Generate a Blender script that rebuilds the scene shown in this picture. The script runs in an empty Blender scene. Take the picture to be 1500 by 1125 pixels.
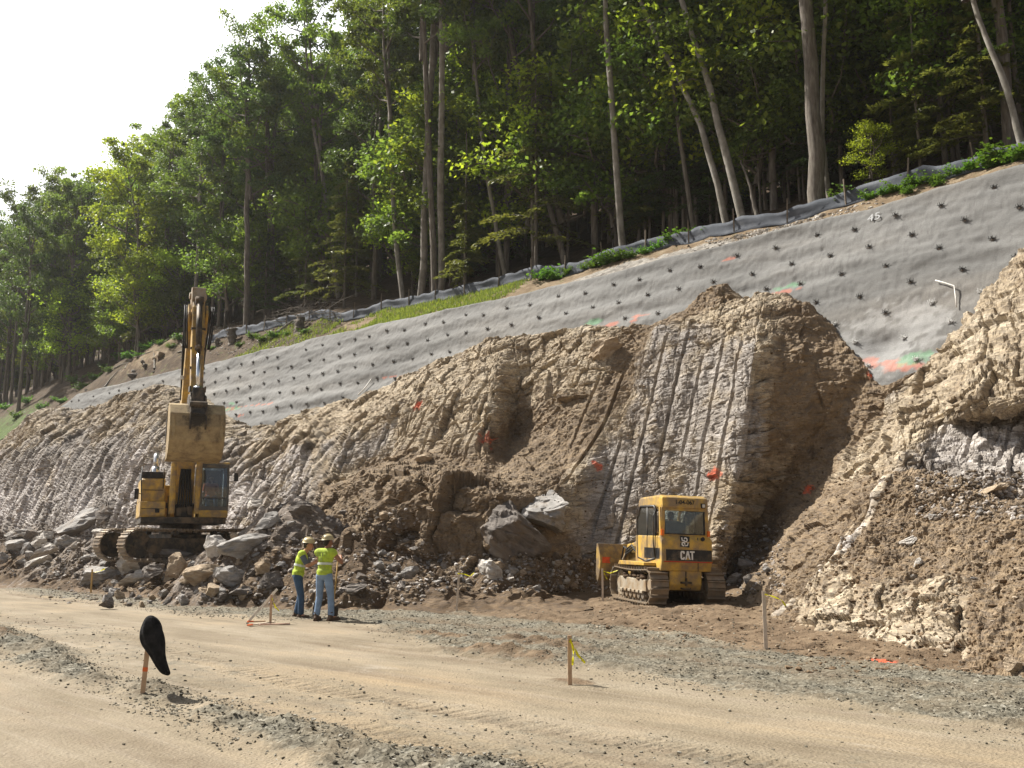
import bpy, bmesh, math, random
import numpy as np
from mathutils import Vector, Matrix, Euler, Quaternion

SC = bpy.context.scene
COL = SC.collection
R = math.radians
PI = math.pi
rng = np.random.default_rng(7)
random.seed(7)

# ------------------------------------------------------------------ camera frame
# World axes: +X runs along the road cut (towards the right), +Y goes into the hill, Z is up.
FPX, CAMZ, PITCH, YAW = 1458.0, 1.7, R(9.1), R(45)
CP, SP = math.cos(PITCH), math.sin(PITCH)
RGT = (math.cos(YAW), math.sin(YAW))
FWD = (-math.sin(YAW), math.cos(YAW))

def ray(u, v):
    a = (u - 750) / FPX
    b = (562.5 - v) / FPX
    f = CP - b * SP
    z = SP + b * CP
    return (a * RGT[0] + f * FWD[0], a * RGT[1] + f * FWD[1], z)

def on_s(u, v, s):                      # point seen at (u, v) whose distance into the hill is s
    d = ray(u, v)
    k = s / d[1]
    return Vector((d[0] * k, s, CAMZ + d[2] * k))

def on_z(u, v, z=0.0):                  # point seen at (u, v) at height z
    d = ray(u, v)
    k = (z - CAMZ) / d[2]
    return Vector((d[0] * k, d[1] * k, z))

def on_f(u, v, F):                      # point seen at (u, v) at forward distance F
    d = ray(u, v)
    k = F / (d[0] * FWD[0] + d[1] * FWD[1])
    return Vector((d[0] * k, d[1] * k, CAMZ + d[2] * k))

# ------------------------------------------------------------------ noise in numpy
def _h(ix, iy, iz, seed):
    n = (ix.astype(np.int64) * 374761393 + iy.astype(np.int64) * 668265263 + iz.astype(np.int64) * 2147483647 + seed * 974634777) & 0xFFFFFFFF
    n = ((n ^ (n >> 13)) * 1274126177) & 0xFFFFFFFF
    n = ((n ^ (n >> 16)) * 2246822519) & 0xFFFFFFFF
    n = n ^ (n >> 15)
    return (n & 0xFFFFFF).astype(np.float64) / 0xFFFFFF

def vnoise(P, scale=1.0, seed=0):       # value noise in -1..1 (P: N x 3)
    Q = P * scale
    I = np.floor(Q).astype(np.int64)
    f = Q - I
    f = f * f * f * (f * (f * 6 - 15) + 10)
    r = 0
    for dx in (0, 1):
        wx = f[:, 0] if dx else 1 - f[:, 0]
        for dy in (0, 1):
            wy = f[:, 1] if dy else 1 - f[:, 1]
            for dz in (0, 1):
                wz = f[:, 2] if dz else 1 - f[:, 2]
                r = r + wx * wy * wz * _h(I[:, 0] + dx, I[:, 1] + dy, I[:, 2] + dz, seed)
    return r * 2 - 1

def fbm(P, scale=1.0, seed=0, oct=4, gain=0.5):
    r = 0; a = 1.0; t = 0
    for k in range(oct):
        r = r + a * vnoise(P + k * 17.3, scale * 2.03 ** k, seed + k)
        t += a; a *= gain
    return r / t * 1.5

def cells(P, scale, seed=0):            # facetted fracture pattern: (offset, tilt) of the nearest cell
    Q = P * scale
    I = np.floor(Q).astype(np.int64)
    best = np.full(len(Q), 1e9); off = np.zeros(len(Q)); tilt = np.zeros(len(Q)); sec = np.full(len(Q), 1e9)
    for dx in (-1, 0, 1):
        for dy in (-1, 0, 1):
            for dz in (-1, 0, 1):
                J = (I[:, 0] + dx, I[:, 1] + dy, I[:, 2] + dz)
                cx = J[0] + _h(*J, seed + 1); cy = J[1] + _h(*J, seed + 2); cz = J[2] + _h(*J, seed + 3)
                ex = Q[:, 0] - cx; ey = Q[:, 1] - cy; ez = Q[:, 2] - cz
                d = ex * ex + ey * ey + ez * ez
                m = d < best
                sec = np.where(m, best, np.minimum(sec, d))
                g1 = _h(*J, seed + 4) * 2 - 1; g2 = _h(*J, seed + 5) * 2 - 1; g3 = _h(*J, seed + 6) * 2 - 1
                off = np.where(m, _h(*J, seed + 7) * 2 - 1, off)
                tilt = np.where(m, g1 * ex + g2 * ey + g3 * ez, tilt)
                best = np.where(m, d, best)
    return off, tilt, np.sqrt(sec) - np.sqrt(best)

def joints(P, sp, seed=0, warp=.22):    # blocks bounded by three sets of joints: (offset, tilt, distance to the nearest joint)
    W = P + warp * np.array(sp) * np.stack([fbm(P, .55 / sp[0], seed + 61, 2), fbm(P, .55 / sp[0], seed + 62, 2), fbm(P, .55 / sp[0], seed + 63, 2)], 1)
    ca, sa, cb, sb = math.cos(.24), math.sin(.24), math.cos(.5), math.sin(.5)
    A_ = np.stack([(W[:, 0] * ca + W[:, 2] * sa) / sp[0], (W[:, 1] * cb + W[:, 0] * sb) / sp[1], (W[:, 2] * ca - W[:, 0] * sa) / sp[2]], 1)
    zi = np.floor(A_[:, 2]).astype(np.int64)
    A_[:, 0] += _h(zi, zi * 0, zi * 0 + 3, seed) * 7.7
    I = np.floor(A_).astype(np.int64); f = A_ - I
    for k in (0, 2):                    # beds and columns of uneven width
        j = I[:, k]; cut = .3 + .4 * _h(j, j * 0 + k, I[:, 2 - k] * (1 if k == 0 else 0), seed + 9)
        I[:, k] = j * 2 + (f[:, k] > cut); f[:, k] = np.where(f[:, k] > cut, (f[:, k] - cut) / (1 - cut), f[:, k] / cut)
    J = (I[:, 0], I[:, 1], I[:, 2])
    off = _h(*J, seed + 1) * 2 - 1
    tilt = (_h(*J, seed + 2) - .5) * (f[:, 0] - .5) * 2 + (_h(*J, seed + 3) - .35) * (f[:, 2] - .5) * 2
    ed = np.minimum(np.minimum(f[:, 0], 1 - f[:, 0]), np.minimum(f[:, 2], 1 - f[:, 2]))
    return off, tilt, ed

def smooth(a, b, x):
    t = np.clip((x - a) / (b - a), 0, 1)
    return t * t * (3 - 2 * t)

# ------------------------------------------------------------------ object helpers
def tag(o, label=None, cat=None, group=None, kind=None):
    if label: o['label'] = label
    if cat: o['category'] = cat
    if group: o['group'] = group
    if kind: o['kind'] = kind
    return o

def link(name, me, parent=None, mat=None):
    o = bpy.data.objects.new(name, me)
    COL.objects.link(o)
    if parent: o.parent = parent
    if mat:
        me.materials.clear()
        for m in (mat if isinstance(mat, (list, tuple)) else [mat]): me.materials.append(m)
    return o

def empty(name, loc=(0, 0, 0), rz=0, label=None, cat=None, group=None):
    o = bpy.data.objects.new(name, None)
    COL.objects.link(o)
    o.empty_display_size = 0.2
    o.location = loc; o.rotation_euler = (0, 0, rz)
    return tag(o, label, cat, group)

def np_mesh(name, V, F, smooth_shade=True):     # F: M x k array of vertex ids (k = 3 or 4)
    V = np.asarray(V, dtype=np.float32); F = np.asarray(F, dtype=np.int32)
    me = bpy.data.meshes.new(name)
    k = F.shape[1]
    me.vertices.add(len(V)); me.vertices.foreach_set('co', V.ravel())
    me.loops.add(F.size); me.loops.foreach_set('vertex_index', F.ravel())
    me.polygons.add(len(F)); me.polygons.foreach_set('loop_start', np.arange(0, F.size, k, dtype=np.int32))
    me.polygons.foreach_set('use_smooth', np.full(len(F), smooth_shade))
    me.update(calc_edges=True)
    return me

def attr(me, name, arr):
    a = me.attributes.new(name, 'FLOAT', 'POINT')
    a.data.foreach_set('value', np.asarray(arr, dtype=np.float32))

def grid_faces(nr, nc):
    i = np.arange(nr - 1)[:, None] * nc + np.arange(nc - 1)[None, :]
    return np.stack([i, i + 1, i + nc + 1, i + nc], -1).reshape(-1, 4)

def grid_normals(G):                    # G: nr x nc x 3
    du = np.gradient(G, axis=1); dv = np.gradient(G, axis=0)
    n = np.cross(du, dv)
    return n / (np.linalg.norm(n, axis=2, keepdims=True) + 1e-9)

def interp_axis(A, pos, axis):          # monotone-ish cubic (Catmull-Rom blended with linear) along an axis
    A = np.moveaxis(A, axis, 0)
    n = len(A)
    i = np.clip(np.floor(pos).astype(int), 0, n - 2)
    t = (pos - i).reshape((-1,) + (1,) * (A.ndim - 1))
    p0 = A[np.clip(i - 1, 0, n - 1)]; p1 = A[i]; p2 = A[i + 1]; p3 = A[np.clip(i + 2, 0, n - 1)]
    cr = 0.5 * (2 * p1 + (p2 - p0) * t + (2 * p0 - 5 * p1 + 4 * p2 - p3) * t * t + (3 * p1 - p0 - 3 * p2 + p3) * t ** 3)
    li = p1 * (1 - t) + p2 * t
    return np.moveaxis(0.6 * cr + 0.4 * li, 0, axis)

# ------------------------------------------------------------------ node helpers
class NT:
    def __init__(self, name):
        self.m = bpy.data.materials.new(name); self.m.use_nodes = True
        self.t = self.m.node_tree; self.n = self.t.nodes; self.l = self.t.links
        self.b = self.n['Principled BSDF']; self.out = self.n['Material Output']
        tc = self.n.new('ShaderNodeTexCoord'); self.obj = tc.outputs['Object']
        self.geo = self.n.new('ShaderNodeNewGeometry')
        self.b.inputs['Specular IOR Level'].default_value = 0.25
    def set(self, inp, v):
        if hasattr(v, 'is_linked') or isinstance(v, bpy.types.NodeSocket): self.l.new(v, inp)
        elif isinstance(v, (tuple, list)) and len(v) == 3 and inp.type == 'RGBA': inp.default_value = (*v, 1)
        else: inp.default_value = v
    def noise(self, scale, detail=6, rough=0.55, vec=None, dist=0.0):
        n = self.n.new('ShaderNodeTexNoise'); n.inputs['Scale'].default_value = scale; n.inputs['Detail'].default_value = detail
        n.inputs['Roughness'].default_value = rough; n.inputs['Distortion'].default_value = dist
        self.l.new(vec or self.geo.outputs['Position'], n.inputs['Vector']); return n.outputs['Fac']
    def voro(self, scale, vec=None, feature='F1', out='Distance'):
        n = self.n.new('ShaderNodeTexVoronoi'); n.feature = feature; n.inputs['Scale'].default_value = scale
        self.l.new(vec or self.geo.outputs['Position'], n.inputs['Vector']); return n.outputs[out]
    def scaled(self, sx, sy, sz, rot=(0, 0, 0), vec=None):
        n = self.n.new('ShaderNodeMapping'); n.inputs['Scale'].default_value = (sx, sy, sz); n.inputs['Rotation'].default_value = rot
        self.l.new(vec or self.geo.outputs['Position'], n.inputs['Vector']); return n.outputs['Vector']
    def ramp(self, fac, stops, interp='LINEAR'):
        n = self.n.new('ShaderNodeValToRGB'); n.color_ramp.interpolation = interp
        e = n.color_ramp.elements
        while len(e) < len(stops): e.new(0.5)
        for k, (p, c) in enumerate(stops):
            e[k].position = p; e[k].color = (*c, 1) if isinstance(c, (tuple, list)) else (c, c, c, 1)
        self.l.new(fac, n.inputs['Fac']); return n.outputs['Color']
    def mix(self, fac, a, b, mode='MIX'):
        n = self.n.new('ShaderNodeMix'); n.data_type = 'RGBA'; n.blend_type = mode
        self.set(n.inputs['Factor'], fac); self.set(n.inputs['A'], a) if False else None
        self.set(n.inputs[6], a); self.set(n.inputs[7], b); return n.outputs[2]
    def math(self, op, a, b=0.0, clamp=False):
        n = self.n.new('ShaderNodeMath'); n.operation = op; n.use_clamp = clamp
        self.set(n.inputs[0], a); self.set(n.inputs[1], b); return n.outputs[0]
    def attr(self, name):
        n = self.n.new('ShaderNodeAttribute'); n.attribute_name = name; return n.outputs['Fac']
    def bump(self, h, strength=0.5, dist=0.05, prev=None):
        n = self.n.new('ShaderNodeBump'); n.inputs['Strength'].default_value = strength; n.inputs['Distance'].default_value = dist
        self.l.new(h, n.inputs['Height'])
        if prev: self.l.new(prev, n.inputs['Normal'])
        return n.outputs['Normal']
    def fin(self, col=None, rough=0.9, normal=None, metal=None, spec=None):
        if col is not None: self.set(self.b.inputs['Base Color'], col)
        self.set(self.b.inputs['Roughness'], rough)
        if normal is not None: self.l.new(normal, self.b.inputs['Normal'])
        if metal is not None: self.b.inputs['Metallic'].default_value = metal
        if spec is not None: self.b.inputs['Specular IOR Level'].default_value = spec
        return self.m

def simple_mat(name, col, rough=0.7, metal=0.0, var=0.25, scale=8.0, bump=0.0, dirt=None, dirt_scale=3.0, dirt_amt=0.5, spec=0.3, obj_space=True):
    t = NT(name)
    v = t.obj if obj_space else None
    c = t.mix(t.ramp(t.noise(scale, 5, vec=v), [(0.3, 0.0), (0.7, 1.0)]), tuple(x * (1 - var) for x in col), tuple(min(1, x * (1 + var)) for x in col))
    if dirt:
        c = t.mix(t.ramp(t.noise(dirt_scale, 8, 0.65, vec=v), [(0.62 - dirt_amt * 0.35, 0.0), (0.72 - dirt_amt * 0.2, 1.0)]), c, dirt)
    nm = t.bump(t.noise(scale * 4, 4, vec=v), bump, 0.02) if bump else None
    return t.fin(c, rough, nm, metal, spec)

def rock_nodes(t, dirt=None, tan=None, white=None, pr=None, pg=None):
    """Shared rock / soil colouring; the arguments are sockets holding 0..1 amounts of each ground type."""
    strata = t.scaled(0.8, 0.8, 3.0, (R(10), R(-14), 0))
    g = t.ramp(t.noise(1.6, 8, 0.62, strata, 0.4), [(0.25, (0.165, 0.145, 0.13)), (0.45, (0.33, 0.30, 0.272)), (0.62, (0.46, 0.425, 0.392)), (0.8, (0.60, 0.565, 0.53))])
    tn = t.ramp(t.noise(1.1, 8, 0.6, strata, 0.5), [(0.25, (0.25, 0.195, 0.13)), (0.5, (0.43, 0.355, 0.255)), (0.75, (0.60, 0.525, 0.41))])
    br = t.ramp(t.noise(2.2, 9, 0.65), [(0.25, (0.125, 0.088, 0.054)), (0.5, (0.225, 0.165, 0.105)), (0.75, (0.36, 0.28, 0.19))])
    mot = t.ramp(t.noise(0.55, 6, 0.6), [(0.42, 0.0), (0.60, 1.0)])
    c = g
    if tan is not None:
        f = t.math('ADD', tan, t.math('MULTIPLY', t.math('SUBTRACT', t.noise(1.3, 7, 0.65), 0.5), 1.5))
        c = t.mix(t.ramp(f, [(0.30, 0.0), (0.62, 1.0)]), c, tn)
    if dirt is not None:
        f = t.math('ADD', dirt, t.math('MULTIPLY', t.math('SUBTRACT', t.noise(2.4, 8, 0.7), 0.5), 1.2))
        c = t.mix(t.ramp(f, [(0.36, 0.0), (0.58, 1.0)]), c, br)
    if white is not None:
        f = t.math('ADD', white, t.math('MULTIPLY', t.math('SUBTRACT', t.noise(3.5, 8, 0.7), 0.5), 1.3))
        c = t.mix(t.ramp(f, [(0.45, 0.0), (0.7, 0.85)]), c, (0.70, 0.66, 0.64))
    if pr is not None: c = t.mix(pr, c, (0.85, 0.10, 0.025))
    if pg is not None: c = t.mix(pg, c, (0.10, 0.52, 0.16))
    stain = t.ramp(t.noise(.9, 9, .68, t.scaled(1.4, 1.4, .55), .6), [(.50, 0.0), (.66, .75)])
    if tan is not None: stain = t.math('MULTIPLY', stain, t.math('ADD', t.math('MULTIPLY', tan, .75), .25, True))
    c = t.mix(stain, c, t.ramp(t.noise(3.0, 7, .65), [(.3, (.17, .122, .075)), (.7, (.33, .25, .165))])) if tan is not None else c
    seam = t.ramp(t.noise(2.6, 6, .6, t.scaled(.7, .7, 3.4, (R(10), R(-14), 0)), .9), [(.44, 0.0), (.49, .6), (.51, .6), (.56, 0.0)])
    c = t.mix(seam, c, (.14, .115, .095))
    fine = t.ramp(t.noise(38, 5, 0.7), [(0.3, 0.72), (0.7, 1.2)])
    c = t.mix(1.0, c, fine, 'MULTIPLY')
    n1 = t.bump(t.noise(9, 9, 0.68, strata), 0.6, 0.05)
    n2 = t.bump(t.noise(45, 6, 0.7), 0.5, 0.008, n1)
    return c, n2
# ================================================================== world, sun, camera
SUN = Vector((-0.965, -0.262, 0)).normalized() * math.cos(R(50)) + Vector((0, 0, math.sin(R(50))))
w = bpy.data.worlds.new("World"); SC.world = w; w.use_nodes = True
wn, wl = w.node_tree.nodes, w.node_tree.links
bg = wn['Background']
sky = wn.new('ShaderNodeTexSky'); sky.sky_type = 'NISHITA'; sky.sun_disc = False
sky.sun_elevation = R(50); sky.sun_rotation = math.atan2(SUN.x, SUN.y); sky.dust_density = 3.0; sky.altitude = 200
# a thin bright sheet of high cloud over the left-hand, sunward half of the sky
tc = wn.new('ShaderNodeTexCoord')
nz = wn.new('ShaderNodeTexNoise'); nz.inputs['Scale'].default_value = 2.2; nz.inputs['Detail'].default_value = 7
wl.new(tc.outputs['Generated'], nz.inputs['Vector'])
dot = wn.new('ShaderNodeVectorMath'); dot.operation = 'DOT_PRODUCT'
wl.new(tc.outputs['Generated'], dot.inputs[0]); dot.inputs[1].default_value = Vector((-0.93, 0.22, 0.30)).normalized()
cr = wn.new('ShaderNodeMapRange'); cr.interpolation_type = 'SMOOTHSTEP'
cr.inputs['From Min'].default_value = 0.74; cr.inputs['From Max'].default_value = 0.92
wl.new(dot.outputs['Value'], cr.inputs['Value'])
nr = wn.new('ShaderNodeMapRange'); nr.inputs['From Min'].default_value = 0.2; nr.inputs['From Max'].default_value = 0.8
nr.inputs['To Min'].default_value = 0.8; nr.inputs['To Max'].default_value = 1.1
wl.new(nz.outputs['Fac'], nr.inputs['Value'])
mm = wn.new('ShaderNodeMath'); mm.operation = 'MULTIPLY'; wl.new(cr.outputs['Result'], mm.inputs[0]); wl.new(nr.outputs['Result'], mm.inputs[1])
cm = wn.new('ShaderNodeMix'); cm.data_type = 'RGBA'; cm.blend_type = 'MIX'
hz_ = wn.new('ShaderNodeHueSaturation'); hz_.inputs['Saturation'].default_value = .5; wl.new(sky.outputs['Color'], hz_.inputs['Color'])
wl.new(mm.outputs[0], cm.inputs['Factor']); wl.new(hz_.outputs['Color'], cm.inputs[6]); cm.inputs[7].default_value = (23.5, 23.8, 24.0, 1)
wl.new(cm.outputs[2], bg.inputs['Color']); bg.inputs['Strength'].default_value = 0.046

sl = bpy.data.lights.new('sun', 'SUN'); sl.energy = 4.8; sl.angle = R(0.53); sl.color = (1.0, 0.945, 0.85)
so = bpy.data.objects.new('sun', sl); COL.objects.link(so)
so.rotation_euler = SUN.to_track_quat('Z', 'Y').to_euler(); so.location = (-40, -30, 60)

cd = bpy.data.cameras.new('camera'); cd.sensor_width = 36; cd.lens = 36 * FPX / 1500; cd.clip_end = 5000; cd.clip_start = 0.05
co = bpy.data.objects.new('camera', cd); COL.objects.link(co); SC.camera = co
co.location = (0, 0, CAMZ); co.rotation_euler = (PI / 2 + PITCH, 0, YAW)
SC.view_settings.view_transform = 'Standard'; SC.view_settings.look = 'None'; SC.view_settings.gamma = 1; SC.view_settings.exposure = 1.0
SC.render.resolution_x = 1024; SC.render.resolution_y = 768
SC.render.engine = 'CYCLES'
SC.cycles.max_bounces = 5; SC.cycles.diffuse_bounces = 3; SC.cycles.transmission_bounces = 4; SC.cycles.transparent_max_bounces = 6
SC.cycles.use_denoising = True; SC.cycles.caustics_reflective = False; SC.cycles.caustics_refractive = False

# ================================================================== shotcrete slope geometry
def shot_s(z): return 30.0 - (13.0 - z) * 0.5
def shot_top(x): return np.interp(x, [-90, -78, -67, -55, -46, -37, -30, -24, -18, -15.5, -13.5, -9, 9], [13.1, 13.08, 13.02, 12.77, 12.68, 12.48, 12.24, 12.2, 12.19, 12.22, 12.25, 12.49, 12.7]) + .03 * np.sin(x * 1.1)

def ground_z(x, s):                     # grade of the road and the floor of the cut
    return 0.035 * np.clip(s - 14, 0, 40) + 0.22 * smooth(21.0, 23.5, s) + 0.010 * np.clip(-x - 25, 0, 60) * smooth(8, 20, s)

# ================================================================== rock cut sheet
PROF = [(0, 21.0), (.22, 21.55), (.45, 22.3), (.63, 22.9), (.78, 24.0), (.91, 25.6), (1, 26.9)]
cols = []
def wallcol(ut, vt, uc, vc, ds=0, tan=.15, dirt=0.0, white=.42):
    pts = [(ut + (uc - ut) * f, vt + (vc - vt) * f, s + ds) for f, s in PROF]
    cols.append((pts, [(dirt + .15, tan, white), (dirt, tan, white + .15), (dirt, tan, white + .1), (dirt, tan, white), (dirt + .1, tan + .25, white - .2), (dirt + .2, tan + .4, 0), (dirt + .25, tan + .35, 0)]))
wallcol(-260, 812, -215, 700); wallcol(-170, 808, -130, 690); wallcol(-60, 802, -20, 660)
wallcol(20, 797, 55, 604); wallcol(90, 792, 130, 600, tan=.2); wallcol(150, 790, 190, 578, tan=.25); wallcol(205, 788, 245, 566, tan=.32)
wallcol(265, 787, 300, 598, tan=.35); wallcol(320, 785, 352, 625, tan=.3); wallcol(380, 782, 405, 625, .1, tan=.35); wallcol(430, 777, 457, 600, .1, tan=.45)
def col(pts, mats): cols.append((pts, mats))
d1 = (1.0, .6, 0); t1 = (.25, .9, .05); g1 = (.05, .35, .2); k1 = (.28, .85, .05)
col([(480,790,20.3),(485,760,20.4),(490,718,20.6),(492,705,21.4),(500,660,22.3),(510,620,23.6),(520,588,26.7)], [d1,d1,d1,k1,g1,t1,k1])
col([(520,835,18.7),(530,770,19.1),(540,692,19.35),(545,686,22.0),(552,650,22.8),(565,600,24.0),(582,560,26.7)], [d1,d1,d1,d1,g1,t1,k1])
col([(585,852,18.2),(590,770,18.75),(600,690,19.1),(605,682,22.2),(612,640,23.0),(622,580,24.0),(638,532,26.4)], [d1,d1,d1,d1,t1,t1,k1])
col([(650,857,18.3),(655,780,18.95),(660,702,19.25),(665,690,22.3),(672,640,22.9),(687,560,24.3),(702,503,26.3)], [d1,d1,d1,d1,t1,t1,k1])
col([(700,857,18.5),(700,790,19.15),(703,712,19.45),(707,692,22.3),(716,640,23.1),(728,560,24.5),(742,494,26.2)], [d1,d1,d1,d1,t1,k1,k1])
col([(728,857,18.9),(730,790,19.4),(733,718,19.75),(740,692,22.6),(752,640,24.9),(762,575,25.4),(775,490,26.4)], [d1,d1,d1,d1,d1,k1,k1])
col([(775,852,19.6),(780,800,20.2),(785,735,20.8),(793,695,22.4),(805,640,24.4),(818,560,25.2),(832,487,26.6)], [d1,d1,d1,d1,d1,k1,t1])
col([(820,848,21.0),(825,812,21.4),(830,762,21.9),(840,695,22.8),(853,632,24.0),(872,550,25.2),(892,484,26.6)], [d1,d1,k1,k1,d1,t1,t1])
col([(858,847,22.2),(866,800,22.7),(876,740,23.2),(888,670,23.9),(903,610,24.7),(922,545,25.5),(940,482,26.7)], [d1,g1,g1,g1,k1,d1,d1])
col([(890,848,22.7),(900,800,23.0),(914,720,23.6),(928,645,24.3),(943,570,25.0),(956,492,25.75),(968,472,27.0)], [d1,g1,g1,g1,g1,g1,d1])
col([(920,848,22.9),(930,800,23.2),(944,720,23.8),(960,640,24.4),(975,560,25.1),(990,482,25.85),(1006,450,27.2)], [d1,g1,g1,g1,g1,g1,d1])
col([(962,848,23.0),(970,800,23.3),(984,720,23.9),(999,640,24.5),(1014,560,25.2),(1028,486,25.9),(1042,424,27.4)], [d1,g1,g1,g1,g1,g1,d1])
col([(1006,848,23.0),(1014,800,23.15),(1026,720,23.7),(1040,640,24.25),(1055,565,24.8),(1068,493,25.4),(1084,436,27.3)], [d1,t1,g1,g1,g1,g1,k1])
col([(1040,846,22.7),(1048,800,22.95),(1060,738,23.3),(1076,660,23.8),(1091,582,24.3),(1102,508,24.9),(1120,430,27.3)], [d1,t1,t1,g1,g1,g1,k1])
col([(1052,842,23.3),(1062,796,23.2),(1074,748,23.45),(1090,670,23.9),(1101,590,24.4),(1112,514,25.0),(1140,433,27.4)], [d1,k1,k1,(.05,.2,.1),(.1,.5,0),t1,k1])
col([(1062,830,23.9),(1082,775,24.2),(1104,728,24.3),(1128,665,24.8),(1146,598,25.25),(1168,532,25.8),(1180,455,27.2)], [d1,k1,k1,(.55,.6,0),(.75,.9,0),(.7,.9,0),d1])  # flank: brown-stained rock, dirt amounts raised so colour deepens its shade
col([(1075,820,24.4),(1100,768,24.9),(1134,716,25.1),(1168,660,25.5),(1196,608,25.75),(1218,550,26.1),(1224,490,27.2)], [d1,k1,k1,(.6,.7,0),(.8,.9,0),(.75,.9,0),d1])  # rear of the flank: staining plus shade put into the dirt amounts
col([(1085,815,24.6),(1112,775,25.1),(1148,722,25.3),(1186,665,25.8),(1222,615,26.1),(1256,564,26.35),(1264,530,26.7)], [d1,d1,d1,d1,d1,d1,d1])
col([(1098,832,24.1),(1130,790,24.5),(1170,740,25.0),(1210,690,25.6),(1245,640,25.95),(1272,592,26.0),(1290,556,26.4)], [d1,d1,d1,d1,d1,d1,d1])
col([(1108,852,22.8),(1150,800,23.2),(1195,742,23.8),(1236,690,24.5),(1268,640,25.2),(1294,590,25.8),(1320,549,26.4)], [d1,d1,d1,k1,k1,k1,d1])
col([(1130,872,21.0),(1180,810,21.6),(1230,745,22.3),(1280,680,23.0),(1318,612,24.3),(1346,562,25.6),(1368,522,26.9)], [d1,d1,d1,k1,(.1,1,.1),(.15,.9,.1),(.2,.8,.1)])
col([(1180,872,20.0),(1230,800,20.8),(1280,730,21.5),(1325,682,22.4),(1352,612,24.0),(1378,548,25.0),(1408,480,27.0)], [d1,d1,d1,(.2,.6,.5),(.1,1,.1),(.1,.9,.1),(.2,.8,.1)])
col([(1260,860,19.0),(1310,790,20.2),(1350,728,21.5),(1368,690,22.6),(1385,618,24.0),(1398,588,23.2),(1450,428,26.9)], [d1,d1,d1,(0,0,.42),(0,.15,.34),(.1,.9,.0),(.2,.9,.1)])
col([(1350,860,18.5),(1390,790,20.0),(1420,728,21.6),(1435,690,22.4),(1450,616,24.0),(1464,582,22.8),(1492,374,26.6)], [d1,d1,(.2,.3,.5),(0,0,.45),(0,.1,.38),(.1,.8,.0),(.3,.9,.0)])
col([(1440,860,18.0),(1480,790,19.8),(1500,728,21.6),(1510,690,22.2),(1522,610,23.6),(1532,570,22.6),(1542,322,26.4)], [d1,d1,(.2,.3,.5),(0,0,.45),(0,.2,.3),(.1,.8,.0),(.3,.9,.0)])
col([(1560,860,17.0),(1590,790,19.5),(1600,728,21.3),(1610,690,22.0),(1615,615,22.6),(1620,500,23.5),(1630,262,26.3)], [d1,d1,k1,g1,g1,t1,k1])
col([(1800,880,16.0),(1810,800,18.5),(1820,740,20.8),(1830,690,21.6),(1840,600,22.4),(1850,470,23.2),(1860,170,26.2)], [d1,d1,k1,g1,g1,t1,k1])

L = np.array([[tuple(on_s(*p)) for p in c[0]] for c in cols])            # cols x 7 x 3
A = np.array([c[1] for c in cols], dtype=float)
Z0 = L[:, :1].copy(); Z0[:, :, 2] -= 0.95; Z0[:, :, 1] -= 1.0
Z8 = L[:, -1:].copy(); Z8[:, :, 1] += 1.4; Z8[:, :, 2] -= 0.15
Z9 = L[:, -1:].copy(); Z9[:, :, 1] += 4.5; Z9[:, :, 2] -= 1.0
L = np.concatenate([Z0, L, Z8, Z9], 1)
A = np.concatenate([A[:, :1], A, A[:, -1:], A[:, -1:]], 1)
uu = np.array([np.mean([p[0] for p in c[0]]) for c in cols])
pos = []
for i in range(len(cols) - 1):
    n = int(np.clip((uu[i + 1] - uu[i]) / 1.15, 16, 90))
    pos.append(i + np.arange(n) / n)
cpos = np.concatenate(pos + [np.array([len(cols) - 1.0])])
rden = [8, 60, 62, 60, 56, 62, 72, 50, 10]
rpos = np.concatenate([i + np.arange(n) / n for i, n in enumerate(rden)] + [np.array([9.0])])
Gd = interp_axis(interp_axis(L, cpos, 0), rpos, 1)
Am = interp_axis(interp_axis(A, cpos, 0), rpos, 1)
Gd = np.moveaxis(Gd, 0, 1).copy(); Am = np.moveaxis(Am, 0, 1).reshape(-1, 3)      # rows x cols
nrow, ncol = Gd.shape[:2]
N = -grid_normals(Gd)
if N[nrow // 2, ncol // 3, 1] > 0: N = -N
P = Gd.reshape(-1, 3)
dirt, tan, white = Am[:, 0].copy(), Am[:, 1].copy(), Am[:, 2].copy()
# fractured rock: stepped facets along dipping layers, at two sizes, plus rough noise
def dip(P, kx, ky, kz):
    c, s_ = math.cos(R(14)), math.sin(R(14))
    return np.stack([(P[:, 0] * c + P[:, 2] * s_) * kx, P[:, 1] * ky, (P[:, 2] * c - P[:, 0] * s_) * kz], 1)
wp = P + 0.35 * np.stack([fbm(P, .7, 31), fbm(P, .7, 32), fbm(P, .7, 33)], 1)
o1, t1_, e1 = cells(dip(wp, .55, .55, .95), 1.0, 11)
o2, t2_, e2 = cells(dip(wp, 1.5, 1.5, 2.7), 1.0, 12)
o3, t3_, e3 = cells(dip(wp, 3.6, 3.6, 6.5), 1.0, 13)
rk = 1 - smooth(.3, .75, dirt + .35 * fbm(P, .8, 40))
ja, jta, jea = joints(P, (1.5, 1.3, 1.5), 71); jb, jtb, jeb = joints(P, (.62, .6, .42), 72); jc, jtc, jec = joints(P, (.24, .24, .13), 73)
blk = smooth(835, 870, np.broadcast_to(np.interp(cpos, np.arange(len(cols)), uu)[None, :], (nrow, ncol)).ravel()) * (1 - smooth(1092, 1102, np.broadcast_to(np.interp(cpos, np.arange(len(cols)), uu)[None, :], (nrow, ncol)).ravel()))
usr = np.broadcast_to(np.interp(cpos, np.arange(len(cols)), uu)[None, :], (nrow, ncol)).ravel(); rwr = np.broadcast_to(rpos[:, None], (nrow, ncol)).ravel()
slabm = (1 - smooth(700, 760, usr)) * smooth(.6, 1.2, rwr) * (1 - smooth(5.2, 6.3, rwr))
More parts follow.
